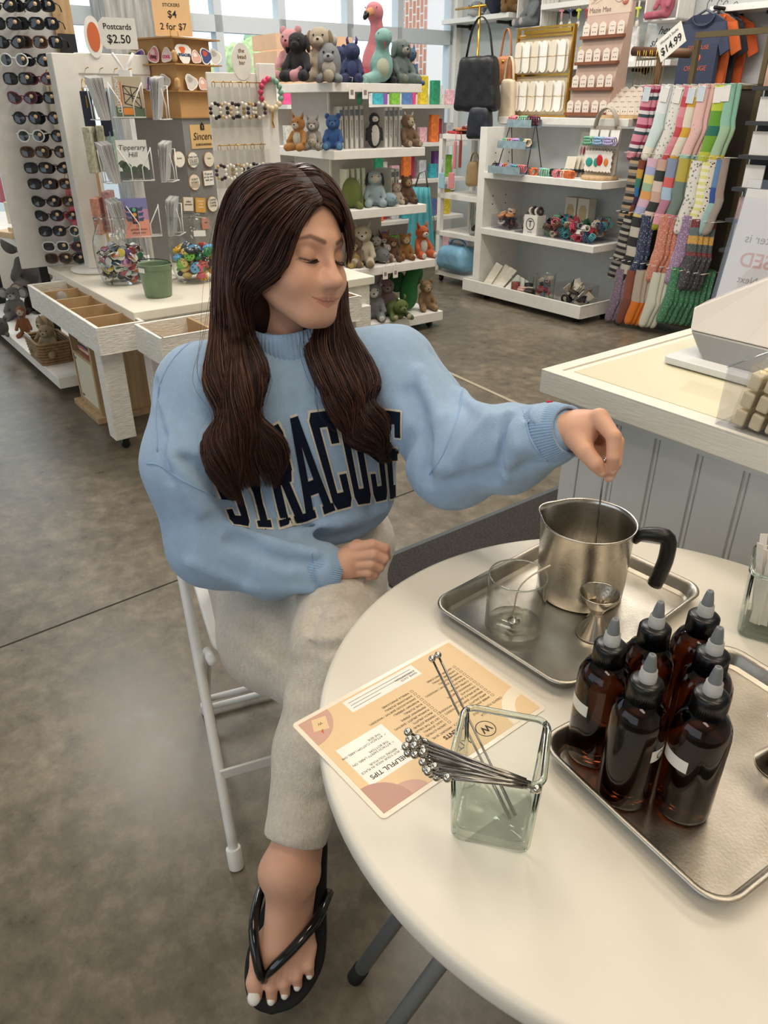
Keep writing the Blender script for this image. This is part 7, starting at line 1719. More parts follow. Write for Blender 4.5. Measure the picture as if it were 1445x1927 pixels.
clear_tray('clear box of dark scrunchies at the left of the middle shelf', W(-4.33, 4.38, .536), (.19, .16, .10), 'acrylic_box'); clear_tray('clear box of brown scrunchies beside the T box on the middle shelf', W(-4.10, 4.37, .536), (.13, .16, .10), 'acrylic_box')
for i in range(26):
    l_ = i < 14; drop(rs.choice(list(SR.values())), 'scrunchie', 'scrunchie in the clear box at the left of the middle shelf' if l_ else 'scrunchie in the clear box beside the T box', 'scrunchie', W((-4.33 if l_ else -4.10) + rs.uniform(-.055, .055) * (1 if l_ else .6), 4.38 + rs.uniform(.04, .12), .56 + .022 * ((i if l_ else i - 14) % (5 if l_ else 5))), (rs.uniform(-1, 1), rs.uniform(-1, 1), rs.uniform(0, 6)), 'scrunchies in the left box' if l_ else 'scrunchies in the second box', .85)
tb = thing('elastics_box', 'white box with a ringed T, holding hair coils on the middle shelf', 'box', W(-3.985, 4.345, .537), PS)
b = MB(); b.bx(-.065, .065, 0, .09, 0, .135); b.build('carton', C('#e6e2da', .5), tb, bevel=.001)
b = MB(); b.lathe([(.036, 0), (.042, 0), (.042, .0012), (.036, .0012)], 36, mtx=Matrix(((1, 0, 0), (0, 0, -1), (0, 1, 0))), c=(0, -.0002, .075)); b.build('ring_emblem', C('#4d4a46'), tb); text('T', .062, C('#4d4a46'), tb, (0, -.0012, .075), (R(90), 0, 0), bold=.001); text('TELETIES', .012, C('#8a857d'), tb, (0, -.0012, .020), (R(90), 0, 0))
for i in range(4): drop(SR['#3a3034' if i % 2 else '#d9d0c2'], 'scrunchie', 'hair coil poking out of the white T box', 'scrunchie', W(-4.02 + i * .025, 4.39, .69 + .008 * (i % 2)), (1.2, .3 * i, .4), 'coils in the T box', .8)
for i in range(2):
    bx_ = thing('gift_carton', 'tall open-front cream carton standing on the middle shelf, %s one' % ('left', 'right')[i], 'carton', W(-3.80 + .115 * i, 4.55, .536), PS); b = MB(); b.bx(-.05, .05, 0, .08, 0, .26); b.build('carton_body', C('#d6d0c4', .5), bx_, bevel=.001); b = MB(); b.prism([(-.034, .02), (.034, .02), (.034, .18), (.02, .215), (-.02, .215), (-.034, .18)], 0, .002, Matrix(((1, 0, 0, 0), (0, 0, -1, .0003), (0, 1, 0, 0), (0, 0, 0, 1)))); b.build('window', C('#b9a77f', .3), bx_); text('T', .03, C('#6a655d'), bx_, (0, -.003, .06), (R(90), 0, 0))
# bottom tray
for i in range(5): 
    c = solid('earring_card', 'cream hair pin card leaning in the bottom tray, %s from left' % ORD[i], 'card', W(-4.42 + i * .065 + (.03 if i > 2 else 0), 4.36 + .02 * (i % 2), .092), PS, (.075, .006, .20 if i < 3 else .15), C('#e0dac8' if i < 3 else '#e9e6df', .5, var=.12, vs=40), .002, rot=(R(-28 - 6 * i), R(16), PS))
def open_jar(label, loc, r_, h): t = thing('glass_jar', label, 'jar', loc); b = MB(); b.lathe([(0, .002), (r_ * .9, .002), (r_, .01), (r_, h - .006), (r_ * 1.04, h), (r_ * .97, h - .003), (r_ * .95, .012)], 36); b.build('jar_body', M_jar, t); return t
JA = W(-3.83, 4.40, .076); open_jar('glass jar of tiny flower clips in the bottom tray', JA, .072, .20)
for i in range(46): a = rs.uniform(0, 6.28); d = .048 * rs.random() ** .4; drop(CL[rs.choice(['#d9703a', '#9aa7c4', '#c2425a', '#e3d2b6', '#3d4560', '#7fbf9a'])], 'mini_clip', 'tiny coloured clip in the glass jar of the bottom tray', 'hair clip', JA + Vector((d * math.cos(a), d * math.sin(a), .02 + .0034 * i)), (rs.uniform(0, 6), rs.uniform(0, 6), a), 'mini clips in the bottom jar', .62)
clear_tray('clear bin of carded hair ties at the right of the bottom tray', W(-3.58, 4.38, .076), (.26, .17, .16), 'acrylic_bin')
for i in range(30):
    o = solid('hair_tie_card', 'carded hair tie in the clear bin at the right of the bottom tray', 'hair tie', W(-3.58 + rs.uniform(-.095, .095), 4.40 + rs.uniform(.02, .12), .085 + .0045 * i), 0, (.06, .006, .05), C(rs.choice(['#d8ccb4', '#1c1b1d', '#b9a184', '#e7e0d2', '#5a5053']), .5), .002, 'carded hair ties in the bin', rot=(rs.uniform(-1, 1), rs.uniform(-.8, .8), rs.uniform(0, 6)))
b = MB(); b.tube([(.034 * math.cos(a), 0, .046 * 0 + .030 * math.sin(a)) for a in np.linspace(0, 6.28, 19)[:-1]], .0085, 8, closed=True); drop(b.mesh('black_hair_ring', C('#141415', .4)), 'hair_ring', 'thick black oval hair ring at the front of the clear bin', 'hair tie', W(-3.60, 4.37, .135), (.2, 0, PS))
for i, (p_, c_, lab) in enumerate(((-4.13, '#8f9494', 'clear bottle of clips in the bottom tray'), (-4.04, '#6f6e70', 'grey bottle with black neck in the bottom tray'))):
    t = open_jar(lab, W(p_, 4.40 + .05 * i, .076), .036, .14); b = MB(); b.lathe([(.034, .008), (.034, .09), (0, .095)], 20, cap0=True); b.build('contents', C(('#a8564c', '#3a3a3e')[i], .6, var=.5, vs=80), t)
for i, (p_, c_) in enumerate(((-4.02, '#d8a59a'), (-3.95, '#3c3734'), (-3.98, '#c9c1b4'))):
    t = thing('scrunchie_cube', ('pink floral', 'black check', 'cream print')[i] + ' little gift tin in the bottom tray', 'tin', W(p_, 4.365 + .03 * (i == 2), .076 + .0 * i), PS + .3 * i); b = MB(); b.box((0, 0, .035), (.072, .062, .07)); b.build('tin_body', M('tin_' + c_[1:], c_, .5, var=.6, vs=70), t, bevel=.012, seg=3); b = MB(); b.box((0, 0, .073), (.060, .05, .006)); b.build('lid', C(c_), t, bevel=.002)
# upper shelf: two-step wire riser with clips, carded clips, peg board with scallop cards
wr_ = thing('clip_riser', 'black wire two-step riser of claw clips on the upper shelf', 'riser', W(-4.22, 4.345, .936), PS)
b = MB()
for s in (-.15, .15): b.tube([(s, 0, 0), (s * .8, .09, .34), (s, .17, 0)], .004, 6)
b.tube([(-.12, .09, .34), (.12, .09, .34)], .004, 6); b.build('wire_frame', M_black, wr_)
for z, y, w_ in ((.035, -.03, .32), (.20, .03, .28), (.335, .09, .24)):
    b = MB(); b.bx(-w_ / 2, w_ / 2, y - .045, y + .065, z - .035, z - .03); b.bx(-w_ / 2, w_ / 2, y - .048, y - .045, z - .035, z + .015); b.bx(-w_ / 2, w_ / 2, y + .062, y + .065, z - .035, z + .015); b.build('galvanised_tray', M('galvanised', '#a9bcc0', .35, metal=.7, var=.2, vs=30), wr_)
for z, y, cols in ((.035, -.03, ('#18181a', '#b59ad0', '#d9703a', '#9aa7c4', '#4a9aa3', '#d97f86')), (.20, .03, ('#7fbf9a', '#d97f86', '#b59ad0', '#2e6a58', '#e3d2b6')), (.335, .09, ('#d97f86', '#7fbf9a', '#6b2a44'))):
    for i, c_ in enumerate(cols):
        if c_ not in CL: CL[c_] = claw_mesh(c_)
        top = z > .3; drop(CL[c_], 'claw_clip', '%s claw clip on the %s step of the wire riser, %s from left' % ({'#18181a': 'black', '#b59ad0': 'lilac', '#d9703a': 'orange', '#9aa7c4': 'periwinkle', '#4a9aa3': 'teal', '#d97f86': 'coral', '#7fbf9a': 'mint', '#2e6a58': 'green', '#e3d2b6': 'cream', '#6b2a44': 'plum'}[c_], 'top' if top else ('middle' if z > .1 else 'bottom'), ORD[i]), 'hair clip', W(-4.22 + (i - (len(cols) - 1) / 2) * (.05 if not top else .09), 4.345 + y + .005, .936 + z - .012), (rs.uniform(-.3, .3), 0, PS + rs.uniform(-.4, .4)), None, 1.25 if not top else 1.5)
for i, c_ in enumerate(('#d9703a', '#9aa7c4', '#7fbf9a', '#18181a', '#d97f86', '#e3d2b6', '#d9703a')):
    drop(CL[c_], 'claw_clip', '%s claw clip lying along the front of the upper shelf, %s from left' % (['orange', 'periwinkle', 'mint', 'black', 'coral', 'cream', 'orange'][i], ORD[i]), 'hair clip', W(-4.02 + i * .055, 4.37 + .03 * (i % 2), .94), (0, 0, PS + rs.uniform(-.8, .8)), None, 1.35)
def carded(name, label, v, w_, h_, items, tilt=R(6), base='#ece8df', scallop=False):
    c = thing(name, label, 'card', v, PS); c.rotation_euler = (-tilt, 0, PS); mt = Matrix(((1, 0, 0, 0), (0, 0, -1, 0), (0, 1, 0, 0), (0, 0, 0, 1)))
    o = rrect(w_, h_, .006) if not scallop else [((w_ / 2 + .004 * math.sin(14 * a)) * max(-1, min(1, 1.35 * math.cos(a))), (h_ / 2 + .004 * math.sin(14 * a)) * max(-1, min(1, 1.35 * math.sin(a)))) for a in np.linspace(0, 6.2832, 72)[:-1]]
    b = MB(); b.prism([(x, y + h_ / 2) for x, y in o], 0, .0015, mt); b.build('card_stock', C(base, .6), c)
    for i, (x, z, sx, sz, col_) in enumerate(items): b = MB(); b.ball((x, -.006, z), (sx, .006, sz), 10, 7); b.build('clip', C(col_, .35), c)
    return c
carded('snap_clip_card', 'white card of pink patterned snap clips at the back of the upper shelf', W(-3.86, 4.70, 1.04), .10, .17, [(x, .05, .008, .028, c_) for x, c_ in ((-.028, '#d8a9ab'), (0, '#b9375a'), (.028, '#c9838c'))]); carded('snap_clip_card', 'white card of black and white snap clips at the back of the upper shelf', W(-3.73, 4.70, 1.04), .10, .17, [(x, .05, .008, .028, c_) for x, c_ in ((-.028, '#9a938e'), (0, '#3a3a3e'), (.028, '#5f5b58'))])
for i in range(4):
    c = carded('bow_card', 'cream card with a black velvet bow leaning on the upper shelf, %s from the front' % ORD[i], W(-3.80 + .022 * i, 4.48 + .02 * i, .937), .085, .13, [], R(14), '#ded6c2')
    drop(BW['#18181a'], 'hair_bow', 'black velvet bow on the %s cream card of the upper shelf' % ORD[i], 'hair bow', W(-3.80 + .022 * i, 4.475 + .02 * i, .97), (R(70), 0, PS), None, 1.2)
pbd = thing('clip_pegboard', 'grey wooden peg board with a rounded handle on a round wooden base, upper shelf', 'board', W(-3.52, 4.48, .937), PS)
b = MB(); b.lathe([(0, 0), (.12, 0), (.125, .006), (.12, .024), (0, .026)], 40); b.build('wood_base', M_wood, pbd)
mt = Matrix(((1, 0, 0, 0), (0, 0, -1, 0), (0, 1, 0, .02), (0, 0, 0, 1)))
b = MB(); b.prism(rrect(.25, .30, .03)[:] and [(x, y + .15) for x, y in rrect(.25, .30, .03)], -.006, .006, mt); gb = M('grey_washed_wood', '#a39a8a', .7, var=.12, vs=10); b.build('peg_panel', gb, pbd)
b = MB(); b.tube([(.085 * math.cos(a), 0, .31 + .115 * math.sin(a)) for a in np.linspace(0, PI, 20)], .022, 10, flat=.35); b.build('arched_handle', gb, pbd)
b = MB()
for i in range(9):
    for k in range(6): b.cyl((-.10 + i * .025, -.0065, .10 + k * .028), (-.10 + i * .025, -.006, .10 + k * .028), .0032, n=6)
b.build('peg_hole', M_dark, pbd)
for i, (c_, lab) in enumerate((('#6fae8c', 'green'), ('#8fb0d0', 'sky blue'), ('#b0a8d0', 'lavender'))):
    if c_ not in CL: CL[c_] = claw_mesh(c_)
    cc_ = carded('claw_clip_card', 'white card with a large %s claw clip on the grey peg board' % lab, W(-3.60 + i * .085, 4.464, 1.16), .07, .075, []); drop(CL[c_], 'claw_clip', 'large %s claw clip on the top row of the grey peg board' % lab, 'hair clip', W(-3.60 + i * .085, 4.445, 1.165), (R(80), 0, PS), None, 1.4)
for i, (x, its, lab) in enumerate(((-.085, [(0, .055, .030, .028, '#2f9c8e')], 'teal shell clip'), (-.035, [(.01, .055, .02, .028, '#2f9c8e')], 'second teal shell clip'), (.005, [(0, .07, .026, .034, '#c9282e')], 'red lobster clip'), (.06, [(0, .06, .018, .024, '#e2873a')], 'orange seahorse clip'))):
    carded('scalloped_card', 'white scalloped card with a %s on the grey peg board' % lab, W(-3.52 + x, 4.462 - .003 * i, .985), .085, .125, its, 0, '#efeae2', True)
# top: gold stand of headband cards, earring stand, trays
gs = thing('gold_card_stand', 'brass stand of oval white cards on top of the shelf', 'stand', W(-4.27, 4.60, 1.30), PS)
b = MB(); b.bx(-.26, .26, .05, .06, 0, .52); b.build('mirror_back', C('#e0cfae', .4), gs)
b = MB()
for x in (-.26, .26): b.bx(x - .006, x + .006, .03, .06, 0, .56)
for z in (0, .26, .50, .55): b.bx(-.26, .26, .03, .042, z, z + .012)
b.build('brass_frame', M_gold, gs)
b = MB(); b.bx(-.20, .24, .03, .07, .52, .545); b.build('brass_header', M_gold, gs)
for r_i, z in enumerate((.275, .03)):
    for i in range(6):
        for k in range(2):
            c = thing('oval_card', 'oval white jewellery card on the brass stand, %s row, %s from left%s' % (('top', 'bottom')[r_i], ORD[i], ', %s one' % ('front', 'back')[k]), 'card', W(-4.27 + (-.215 + i * .083) + .020 * k, 4.615 - .012 * (1 - k), 1.30 + z), PS)
            b = MB(); w_ = .030; o = [(w_ * math.cos(a), .170 + w_ * math.sin(a)) for a in np.linspace(0, PI, 12)] + [(w_ * math.cos(a), .035 + w_ * math.sin(a)) for a in np.linspace(PI, 2 * PI, 12)]; b.prism(o, 0, .0015, Matrix(((1, 0, 0, 0), (0, 0, -1, 0), (0, 1, 0, 0), (0, 0, 0, 1)))); b.build('card_stock', C('#f0ece3' if (i + k) % 2 else '#e2d8c4', .5), c)
            b = MB(); b.tube([(-.030, -.003, .105), (0, -.004, .102), (.030, -.003, .105)], .0012, 5); b.build('chain', M_gold, c)
es = thing('earring_stand', 'tall tan tiered stand of small earring cards with a header sign', 'stand', W(-3.78, 4.58, 1.30), PS); es.rotation_euler = (0, 0, PS)
b = MB(); b.add([(-.17, 0, 0), (.17, 0, 0), (.17, .12, .66), (-.17, .12, .66), (-.17, .16, 0), (.17, .16, 0), (.17, .16, .66), (-.17, .16, .66)], [(0, 1, 2, 3), (4, 7, 6, 5), (0, 4, 5, 1), (3, 2, 6, 7), (0, 3, 7, 4), (1, 5, 6, 2)]); b.build('backboard', C('#b79c8c', .6), es)
for z in (.015, .165, .315, .465): b = MB(); y = .12 * z / .66; b.bx(-.175, .175, y - .03, y + .005, z, z + .018); b.build('ledge', M('mahogany', '#7d4a2f', .45, var=.15, vs=8, stretch=(.6, 6, 6)), es)
b = MB(); b.bx(-.172, .172, .108, .122, .60, .745); b.build('header', C('#d9c3ae', .6), es)
b = MB(); b.bx(-.172, .172, .107, .1215, .745, .765); b.build('header_band', C('#cf9c84', .6), es)
text('Mazie Mae', .042, C('#8a7a6e'), es, (-.07, .1065, .628), (R(90), 0, 0))
for x, z, c_ in ((-.125, .70, '#cf7f72'), (-.09, .718, '#8fa6b4'), (-.052, .705, '#c9a760')): b = MB(); b.lathe([(0, 0), (.015, 0), (.015, .001), (0, .001)], 18, mtx=Matrix(((1, 0, 0), (0, 0, -1), (0, 1, 0))), c=(x, .1078, z)); b.tube([(x, .107, z - .015), ((x - .09) * .5 - .045, .107, .665)], .0008, 4); b.build('balloon_motif', C(c_), es)
b = MB(); b.lathe([(.034, 0), (.036, 0), (.036, .001), (.034, .001)], 30, mtx=Matrix(((1, 0, 0), (0, 0, -1), (0, 1, 0))), c=(.075, .1078, .695)); b.build('round_seal', C('#6a625c'), es); text('TARNISH\nFREE', .013, C('#6a625c'), es, (.075, .1065, .70), (R(90), 0, 0))
b = MB(); b.lathe([(0, 0), (.026, 0), (.026, .001), (0, .001)], 30, mtx=Matrix(((1, 0, 0), (0, 0, -1), (0, 1, 0))), c=(.125, .107, .668)); b.build('round_seal', C('#d98a72'), es); text('GIFT', .014, C('#f3e4da'), es, (.125, .1055, .668), (R(90), 0, 0))
ec = None
def ear_card(label, loc, group=None):
    global ec
    if ec is None:
        ec = thing('earring_card', label, 'earring card', loc, PS, group); b = MB(); b.prism([(-.027, 0), (.027, 0), (.027, .058), (.012, .070), (0, .074), (-.012, .070), (-.027, .058)], 0, .0012, Matrix(((1, 0, 0, 0), (0, 0, -1, 0), (0, 1, 0, 0), (0, 0, 0, 1)))); b.build('card_stock', C('#e5d9cb', .6), ec)
        for s in (-1, 1): b = MB(); b.ball((s * .009, -.0025, .020), (.0035, .002, .0035), 8, 6); b.build('stud', C('#5f4a3c', .3), ec)
        b = MB(); b.box((0, -.0014, .045), (.03, .0003, .003)); b.build('printed_line', C('#8a7a6e'), ec); return ec
    return dup(ec, loc, PS, label, group)
for r_i, z in enumerate((.465, .315, .165, .015)):
    for i in range(5): ear_card('small tan earring card on the tan stand, %s ledge from the top, %s from left' % (ORD[r_i], ORD[i]), W(-3.78 - .136 + i * .068 + (.01 if i > 2 else 0), 4.58 + .12 * z / .66 - .016, 1.30 + z + .019))
ne = thing('necklace_card_tray', 'wooden stepped tray of white necklace cards right of the tan stand', 'tray', W(-3.49, 4.55, 1.30), PS); b = MB()
for k in range(4): b.bx(-.17, .17, .0 + .045 * k, .045 + .045 * k, 0, .02 + .03 * k)
b.build('steps', M_wood, ne, bevel=.001)
for k in range(4):
    for i in range(6): ear_card('white necklace card on the stepped wooden tray, %s step, %s from left' % (ORD[k], ORD[i]), W(-3.49 - .14 + i * .056, 4.55 + .02 + .045 * k, 1.302 + .02 + .03 * k))
# ============================================================ sock rack, right
M_brz = C('#6d5f43', .45, metal=.5)
SQ = 4.66; sk = thing('sock_rack', 'bronze metal rack on casters hung full of colourful socks', 'rack', W(-3.36, SQ, 0), PS)
for x, z1 in ((.0, 1.50), (.27, 1.72), (.725, 1.76)): b = MB(); b.bx(x, x + .03, 0, .03, .05, z1); b.build('post', M_brz, sk)
b = MB(); b.bx(.27, .755, 0, .03, 1.73, 1.76); b.build('top_bar', M_brz, sk); b = MB(); b.bx(0, .755, 0, .03, 1.46, 1.485); b.build('middle_bar', M_brz, sk); b = MB(); b.bx(0, .755, -.02, .30, .055, .085); b.build('base_bar', M_brz, sk)
b = MB(); b.bx(.03, .725, .010, .022, .09, 1.46); b.build('mesh_panel', C('#3b342a', .6), sk)
for x, y in ((.02, 0), (.73, 0), (.02, .28), (.73, .28)): caster(sk, x, y, .06)
b = MB()
for z in (1.475, 1.10, .745, .44):
    for k in range(15): b = MB(); b.cyl((.03 + k * .05, .01, z), (.03 + k * .05, -.20, z + .01), .0028, n=5); b.build('prong', C('#d9d4c8', .4), sk)
def bands(name, st, noise=0):
    if name in MATS: return MATS[name]
    m = M(name, st[0][1], .9, var=0, bump=.4, bs=300, sheen=.2); n = m.node_tree.nodes; l = m.node_tree.links
    tc = [x for x in n if x.type == 'TEX_COORD'][0]; sx = n.new('ShaderNodeSeparateXYZ'); l.new(tc.outputs['Object'], sx.inputs[0])
    mr = n.new('ShaderNodeMapRange'); mr.inputs['From Min'].default_value = 0; mr.inputs['From Max'].default_value = -.40; l.new(sx.outputs['Z'], mr.inputs['Value'])
    cr = n.new('ShaderNodeValToRGB'); cr.color_ramp.interpolation = 'CONSTANT'; e = cr.color_ramp.elements
    for i, (p_, h_) in enumerate(st):
        q = e[i] if i < 2 else e.new(p_); q.position = p_; q.color = (*rgb(h_), 1)
    l.new(mr.outputs['Result'], cr.inputs['Fac']); src = cr.outputs['Color']
    if noise:
        v = n.new('ShaderNodeTexVoronoi' if noise[1] == 'v' else 'ShaderNodeTexNoise'); v.inputs['Scale'].default_value = noise[2]; l.new(tc.outputs['Object'], v.inputs['Vector'])
        r2 = n.new('ShaderNodeMath'); r2.operation = 'LESS_THAN'; r2.inputs[1].default_value = noise[3]; l.new(v.outputs['Distance' if noise[1] == 'v' else 'Fac'], r2.inputs[0])
        mx = n.new('ShaderNodeMix'); mx.data_type = 'RGBA'; l.new(r2.outputs[0], mx.inputs['Factor']); l.new(src, mx.inputs['A']); mx.inputs['B'].default_value = (*rgb(noise[0]), 1); src = mx.outputs['Result']
    l.new(src, n['Principled BSDF'].inputs['Base Color']); return m
def stripes(cols, n, toe=None):
    o = [(i / n, cols[i % len(cols)]) for i in range(n)]
    return o + [(.93, toe)] if toe else o
SKV = []; SKF = []
st_ = [(0, 0, .036), (0, -.08, .035), (0, -.17, .034), (.003, -.21, .039), (-.004, -.245, .040), (-.014, -.29, .035), (-.024, -.34, .034), (-.030, -.375, .031), (-.033, -.393, .020), (-.034, -.40, .004)]
nk = 14
for i, (x, z, w_) in enumerate(st_):
    for k in range(nk): a = 2 * PI * k / nk; SKV.append((x + w_ * math.cos(a), .0095 * math.sin(a) * (1 if w_ > .01 else .4), z))
for i in range(len(st_) - 1):
    for k in range(nk): SKF.append((i * nk + k, i * nk + (k + 1) % nk, (i + 1) * nk + (k + 1) % nk, (i + 1) * nk + k))
def sock_mesh(mat): b = MB(); b.add(SKV, SKF, True); return b.mesh('sock', mat)
T = [ # x, y, count, lean, material, words
 (1222, 160, 3, .10, bands('s1', stripes(['#d98a9c', '#8f2346', '#dfd6d6', '#35474f', '#d98a9c'], 22, '#e39aa9')), 'pink and wine zigzag', 'top'), (1256, 160, 2, .16, bands('s2', [(0, '#e6e9ea'), (.35, '#cfe2de'), (.8, '#e9e3d0')]), 'white and mint', 'top'), (1280, 162, 2, .15, bands('s3', [(0, '#e6e2da'), (.5, '#e3dfd6')], ('#8f8d8a', 'v', 55, .28)), 'white with grey hearts', 'top'),
 (1294, 162, 4, .15, bands('s4', stripes(['#d97f8d', '#c9484e', '#e0929c'], 8, '#dd8fa6')), 'pink and red banded', 'top'), (1306, 162, 3, .10, bands('s5', stripes(['#e3d9c6', '#d9a93a', '#e6ddcb'], 8, '#b5d3c8')), 'cream and mustard banded', 'top'), (1326, 158, 5, .06, bands('s6', [(0, '#e9bdb6'), (.86, '#a5cfc4')], ('#b98aa0', 'v', 48, .16)), 'pale pink confetti', 'top'), (1358, 160, 2, .0, bands('s7', [(0, '#b9c93a'), (.3, '#5f9a2c'), (.48, '#1f6a5a'), (.6, '#6fa02f'), (.8, '#b9bf45')]), 'lime and green fluffy', 'top'), (1374, 157, 2, -.05, bands('s8', [(0, '#8fbfa8'), (.5, '#a5c2a0'), (.85, '#d6bc4a')]), 'sage with yellow toe', 'top'),
 (1196, 296, 1, .02, bands('s9', stripes(['#22211f', '#b79c7a', '#7c7872'], 24, '#17171a')), 'black striped', 'second'), (1206, 300, 1, .14, bands('s10', stripes(['#7d3a2c', '#c99a3a', '#3a7a6a', '#2d6fa3', '#3a2a4a'], 8, '#a82040')), 'rainbow', 'second'), (1229, 298, 2, .10, bands('s11', stripes(['#d9b3c4', '#a9add0', '#e3cf86', '#9fb99a', '#e2a160'], 9, '#b9283c')), 'pastel block red-toed', 'second'), (1246, 300, 2, .06, bands('s12', stripes(['#c9a594', '#2a302c', '#d9c3b4'], 7)), 'pink and black plaid', 'second'), (1266, 298, 3, .06, bands('s13', [(0, '#8792ab'), (.25, '#d3605f'), (.38, '#a9c0d6'), (.55, '#b97f92'), (.75, '#e7a3ac'), (.9, '#a39a2a')]), 'rose patchwork', 'second'), (1288, 298, 2, .05, bands('s14', [(0, '#bba84a'), (.3, '#6f8078'), (.75, '#d98a99')]), 'grey green pink-toed', 'second'), (1312, 302, 2, .04, bands('s15', [(0, '#e3dfd6'), (.5, '#e0dbd2')], ('#8b8884', 'v', 52, .32)), 'white with large grey hearts', 'second'), (1330, 305, 2, .03, bands('s16', stripes(['#e3df8f', '#f0ecd2'], 24)), 'yellow striped', 'second'), (1341, 300, 1, .02, bands('s17', [(0, '#dcd3c2'), (.5, '#e3dccf')], ('#2a2624', 'v', 70, .3)), 'leopard spotted', 'second'), (1351, 300, 2, .0, bands('s18', [(0, '#5f86b0'), (.35, '#2f529a'), (.55, '#9fc2bd')]), 'blue and aqua', 'second'), (1362, 298, 1, -.04, bands('s19', [(0, '#9a8a80'), (.5, '#a3968c')]), 'taupe', 'second'),
 (1181, 405, 1, .10, bands('s20', stripes(['#1e1e20', '#b9b4a8', '#2b2b2d', '#8f8b82'], 22, '#19191b')), 'black and white knitted', 'third'), (1199, 408, 1, .06, bands('s21', stripes(['#26262a', '#c9c2b4'], 7)), 'buffalo check', 'third'), (1216, 405, 2, .05, bands('s22', [(0, '#2c3450'), (.5, '#2e3757')], ('#8d93a8', 'n', 130, .40)), 'navy flecked', 'third'), (1254, 403, 6, .06, bands('s23', [(0, '#c97a62'), (.5, '#cf7f66')], ('#e0b0a0', 'n', 130, .42)), 'coral flecked', 'third'), (1293, 405, 2, .05, bands('s24', [(0, '#8f7496'), (.5, '#957a9a')], ('#c3b0c6', 'n', 130, .42)), 'lilac flecked', 'third'), (1308, 412, 4, -.10, bands('s25', stripes(['#7a3434', '#5f6e70', '#d3a24a', '#4a5456'], 9)[:5] + [(.5, '#3e3d40')], ('#85838a', 'n', 140, .38)), 'charcoal stripe-cuffed', 'third'),
 (1168, 505, 3, .06, bands('s26', [(0, '#7d6a7c'), (.5, '#7a667a')], ('#a99aa6', 'n', 130, .42)), 'mauve flecked', 'bottom'), (1188, 508, 2, .03, bands('s27', [(0, '#8a4a3a'), (.5, '#7d4436')]), 'rust', 'bottom'), (1205, 508, 4, .03, bands('s28', [(0, '#b9a898'), (.55, '#e07a1e')]), 'taupe with orange feet', 'bottom'), (1236, 512, 3, .06, bands('s29', [(0, '#d6d4c2'), (.5, '#d3d2c0')]), 'cream', 'bottom'), (1272, 502, 8, .08, bands('s30', [(0, '#3f7a55'), (.5, '#3d7852')], ('#86b096', 'n', 130, .40)), 'green flecked', 'bottom')]
for x, y, n, lean, mat, words_, tier in T:
    me = sock_mesh(mat)
    for k in range(n):
        v = atq(x, y, SQ - .16) + PV * (.030 * k) + QV * (.012 * k) ; s = 1.08 if tier != 'bottom' else .95
        o = put('sock', me, None, v, (0, lean * .8 + .02 * (k % 2), PS + R(-8 - 3 * k))); o.scale = (1.15 * s, 1.3, s); tag(o, '%s sock, %s tier of the rack%s' % (words_, tier, ', front one' if k == 0 and n > 1 else (', %s behind front' % ORD[k - 1] if k else '')), 'sock')
        if k == 0 and tier in ('top',) and n != 4: solid('sock_label', 'pale card label on the front %s sock of the top tier' % words_, 'label', v + PV * -.004 - QV * .016 + Vector((0, 0, -.09)), PS, (.05, .002, .08), C('#cfd9e0' if n % 2 else '#ece8e2'), .001, rot=(0, lean * .8, PS))
v = atq(1262, 79, SQ - .05); sp = thing('price_sign', 'tilted white sign reading $14.99 above the socks', 'sign', v, PS + R(-14)); sp.rotation_euler = (0, R(-31), PS + R(-8))
b = MB(); b.box((0, 0, 0), (.20, .003, .125)); b.build('board', C('#ece9e0'), sp); text("Women's Socks", .022, M_ink, sp, (0, -.0025, .034), (R(90), 0, 0)); text('$14.99', .060, M_ink, sp, (0, -.0025, -.018), (R(90), 0, 0), bold=.0012)
# ============================================================ back wall and the far shelves
GQ = 5.98
def wshelf(label, x0, y0, x1, y1, d_=.22):
    a = pq(atq(x0, y0, GQ)); c = pq(atq(x1, y1, GQ)); z = a.z; s = thing('wall_shelf', label, 'shelf', W(a.x, GQ, z), PS); L_ = c.x - a.x
    b = MB(); b.bx(0, L_, -d_, 0.01, -.04, 0); b.build('board', M_white, s, bevel=.002)
    for x in (L_ * .2, L_ * .8): b = MB(); b.tube([(x, -d_ * .8, -.06), (x, -.02, -.06), (x, -.005, -.06)], .013, 8); b.cyl((x, .0, -.06), (x, .012, -.06), .03, n=12); b.build('pipe_bracket', M_black, s)
    return z
def onw(px_, py_, dq, z=None):
    v = atq(px_, py_, GQ - dq)
    if z is not None: v.z = z
    return v
def wpl(name, label, x, y, dq, z, hpx, ang, col, **k): return pl(name, label, x, y, None, hpx, ang, col, at=onw(x, y, dq, z), fwd=0, **k)
z = wshelf('short white wall shelf of soft toys near the corner', 862, 40, 988, 42); wpl('plush_whale', 'grey-white toy whale on the corner wall shelf', 898, 38, .17, z, 44, -40, '#b9bfc4', ears=None, kind='whale', belly='#dcdcd8'); wpl('plush_crow', 'navy toy on the corner wall shelf beside the whale', 930, 38, .11, z, 66, 0, '#262c42', ears=None, kind='bird'); wpl('plush_leopard', 'spotted brown toy leopard on the corner wall shelf', 960, 38, .11, z, 62, 0, '#9a7440', ears='round', muz='#c9ab72')
z = wshelf('white wall shelf hung with ribboned spoons', 1050, 12, 1222, 6)
z2 = wshelf('long white wall shelf behind the earring stand', 968, 128, 1290, 118, .20)
wshelf('white wall shelf at the top right corner', 1368, 16, 1500, 14)
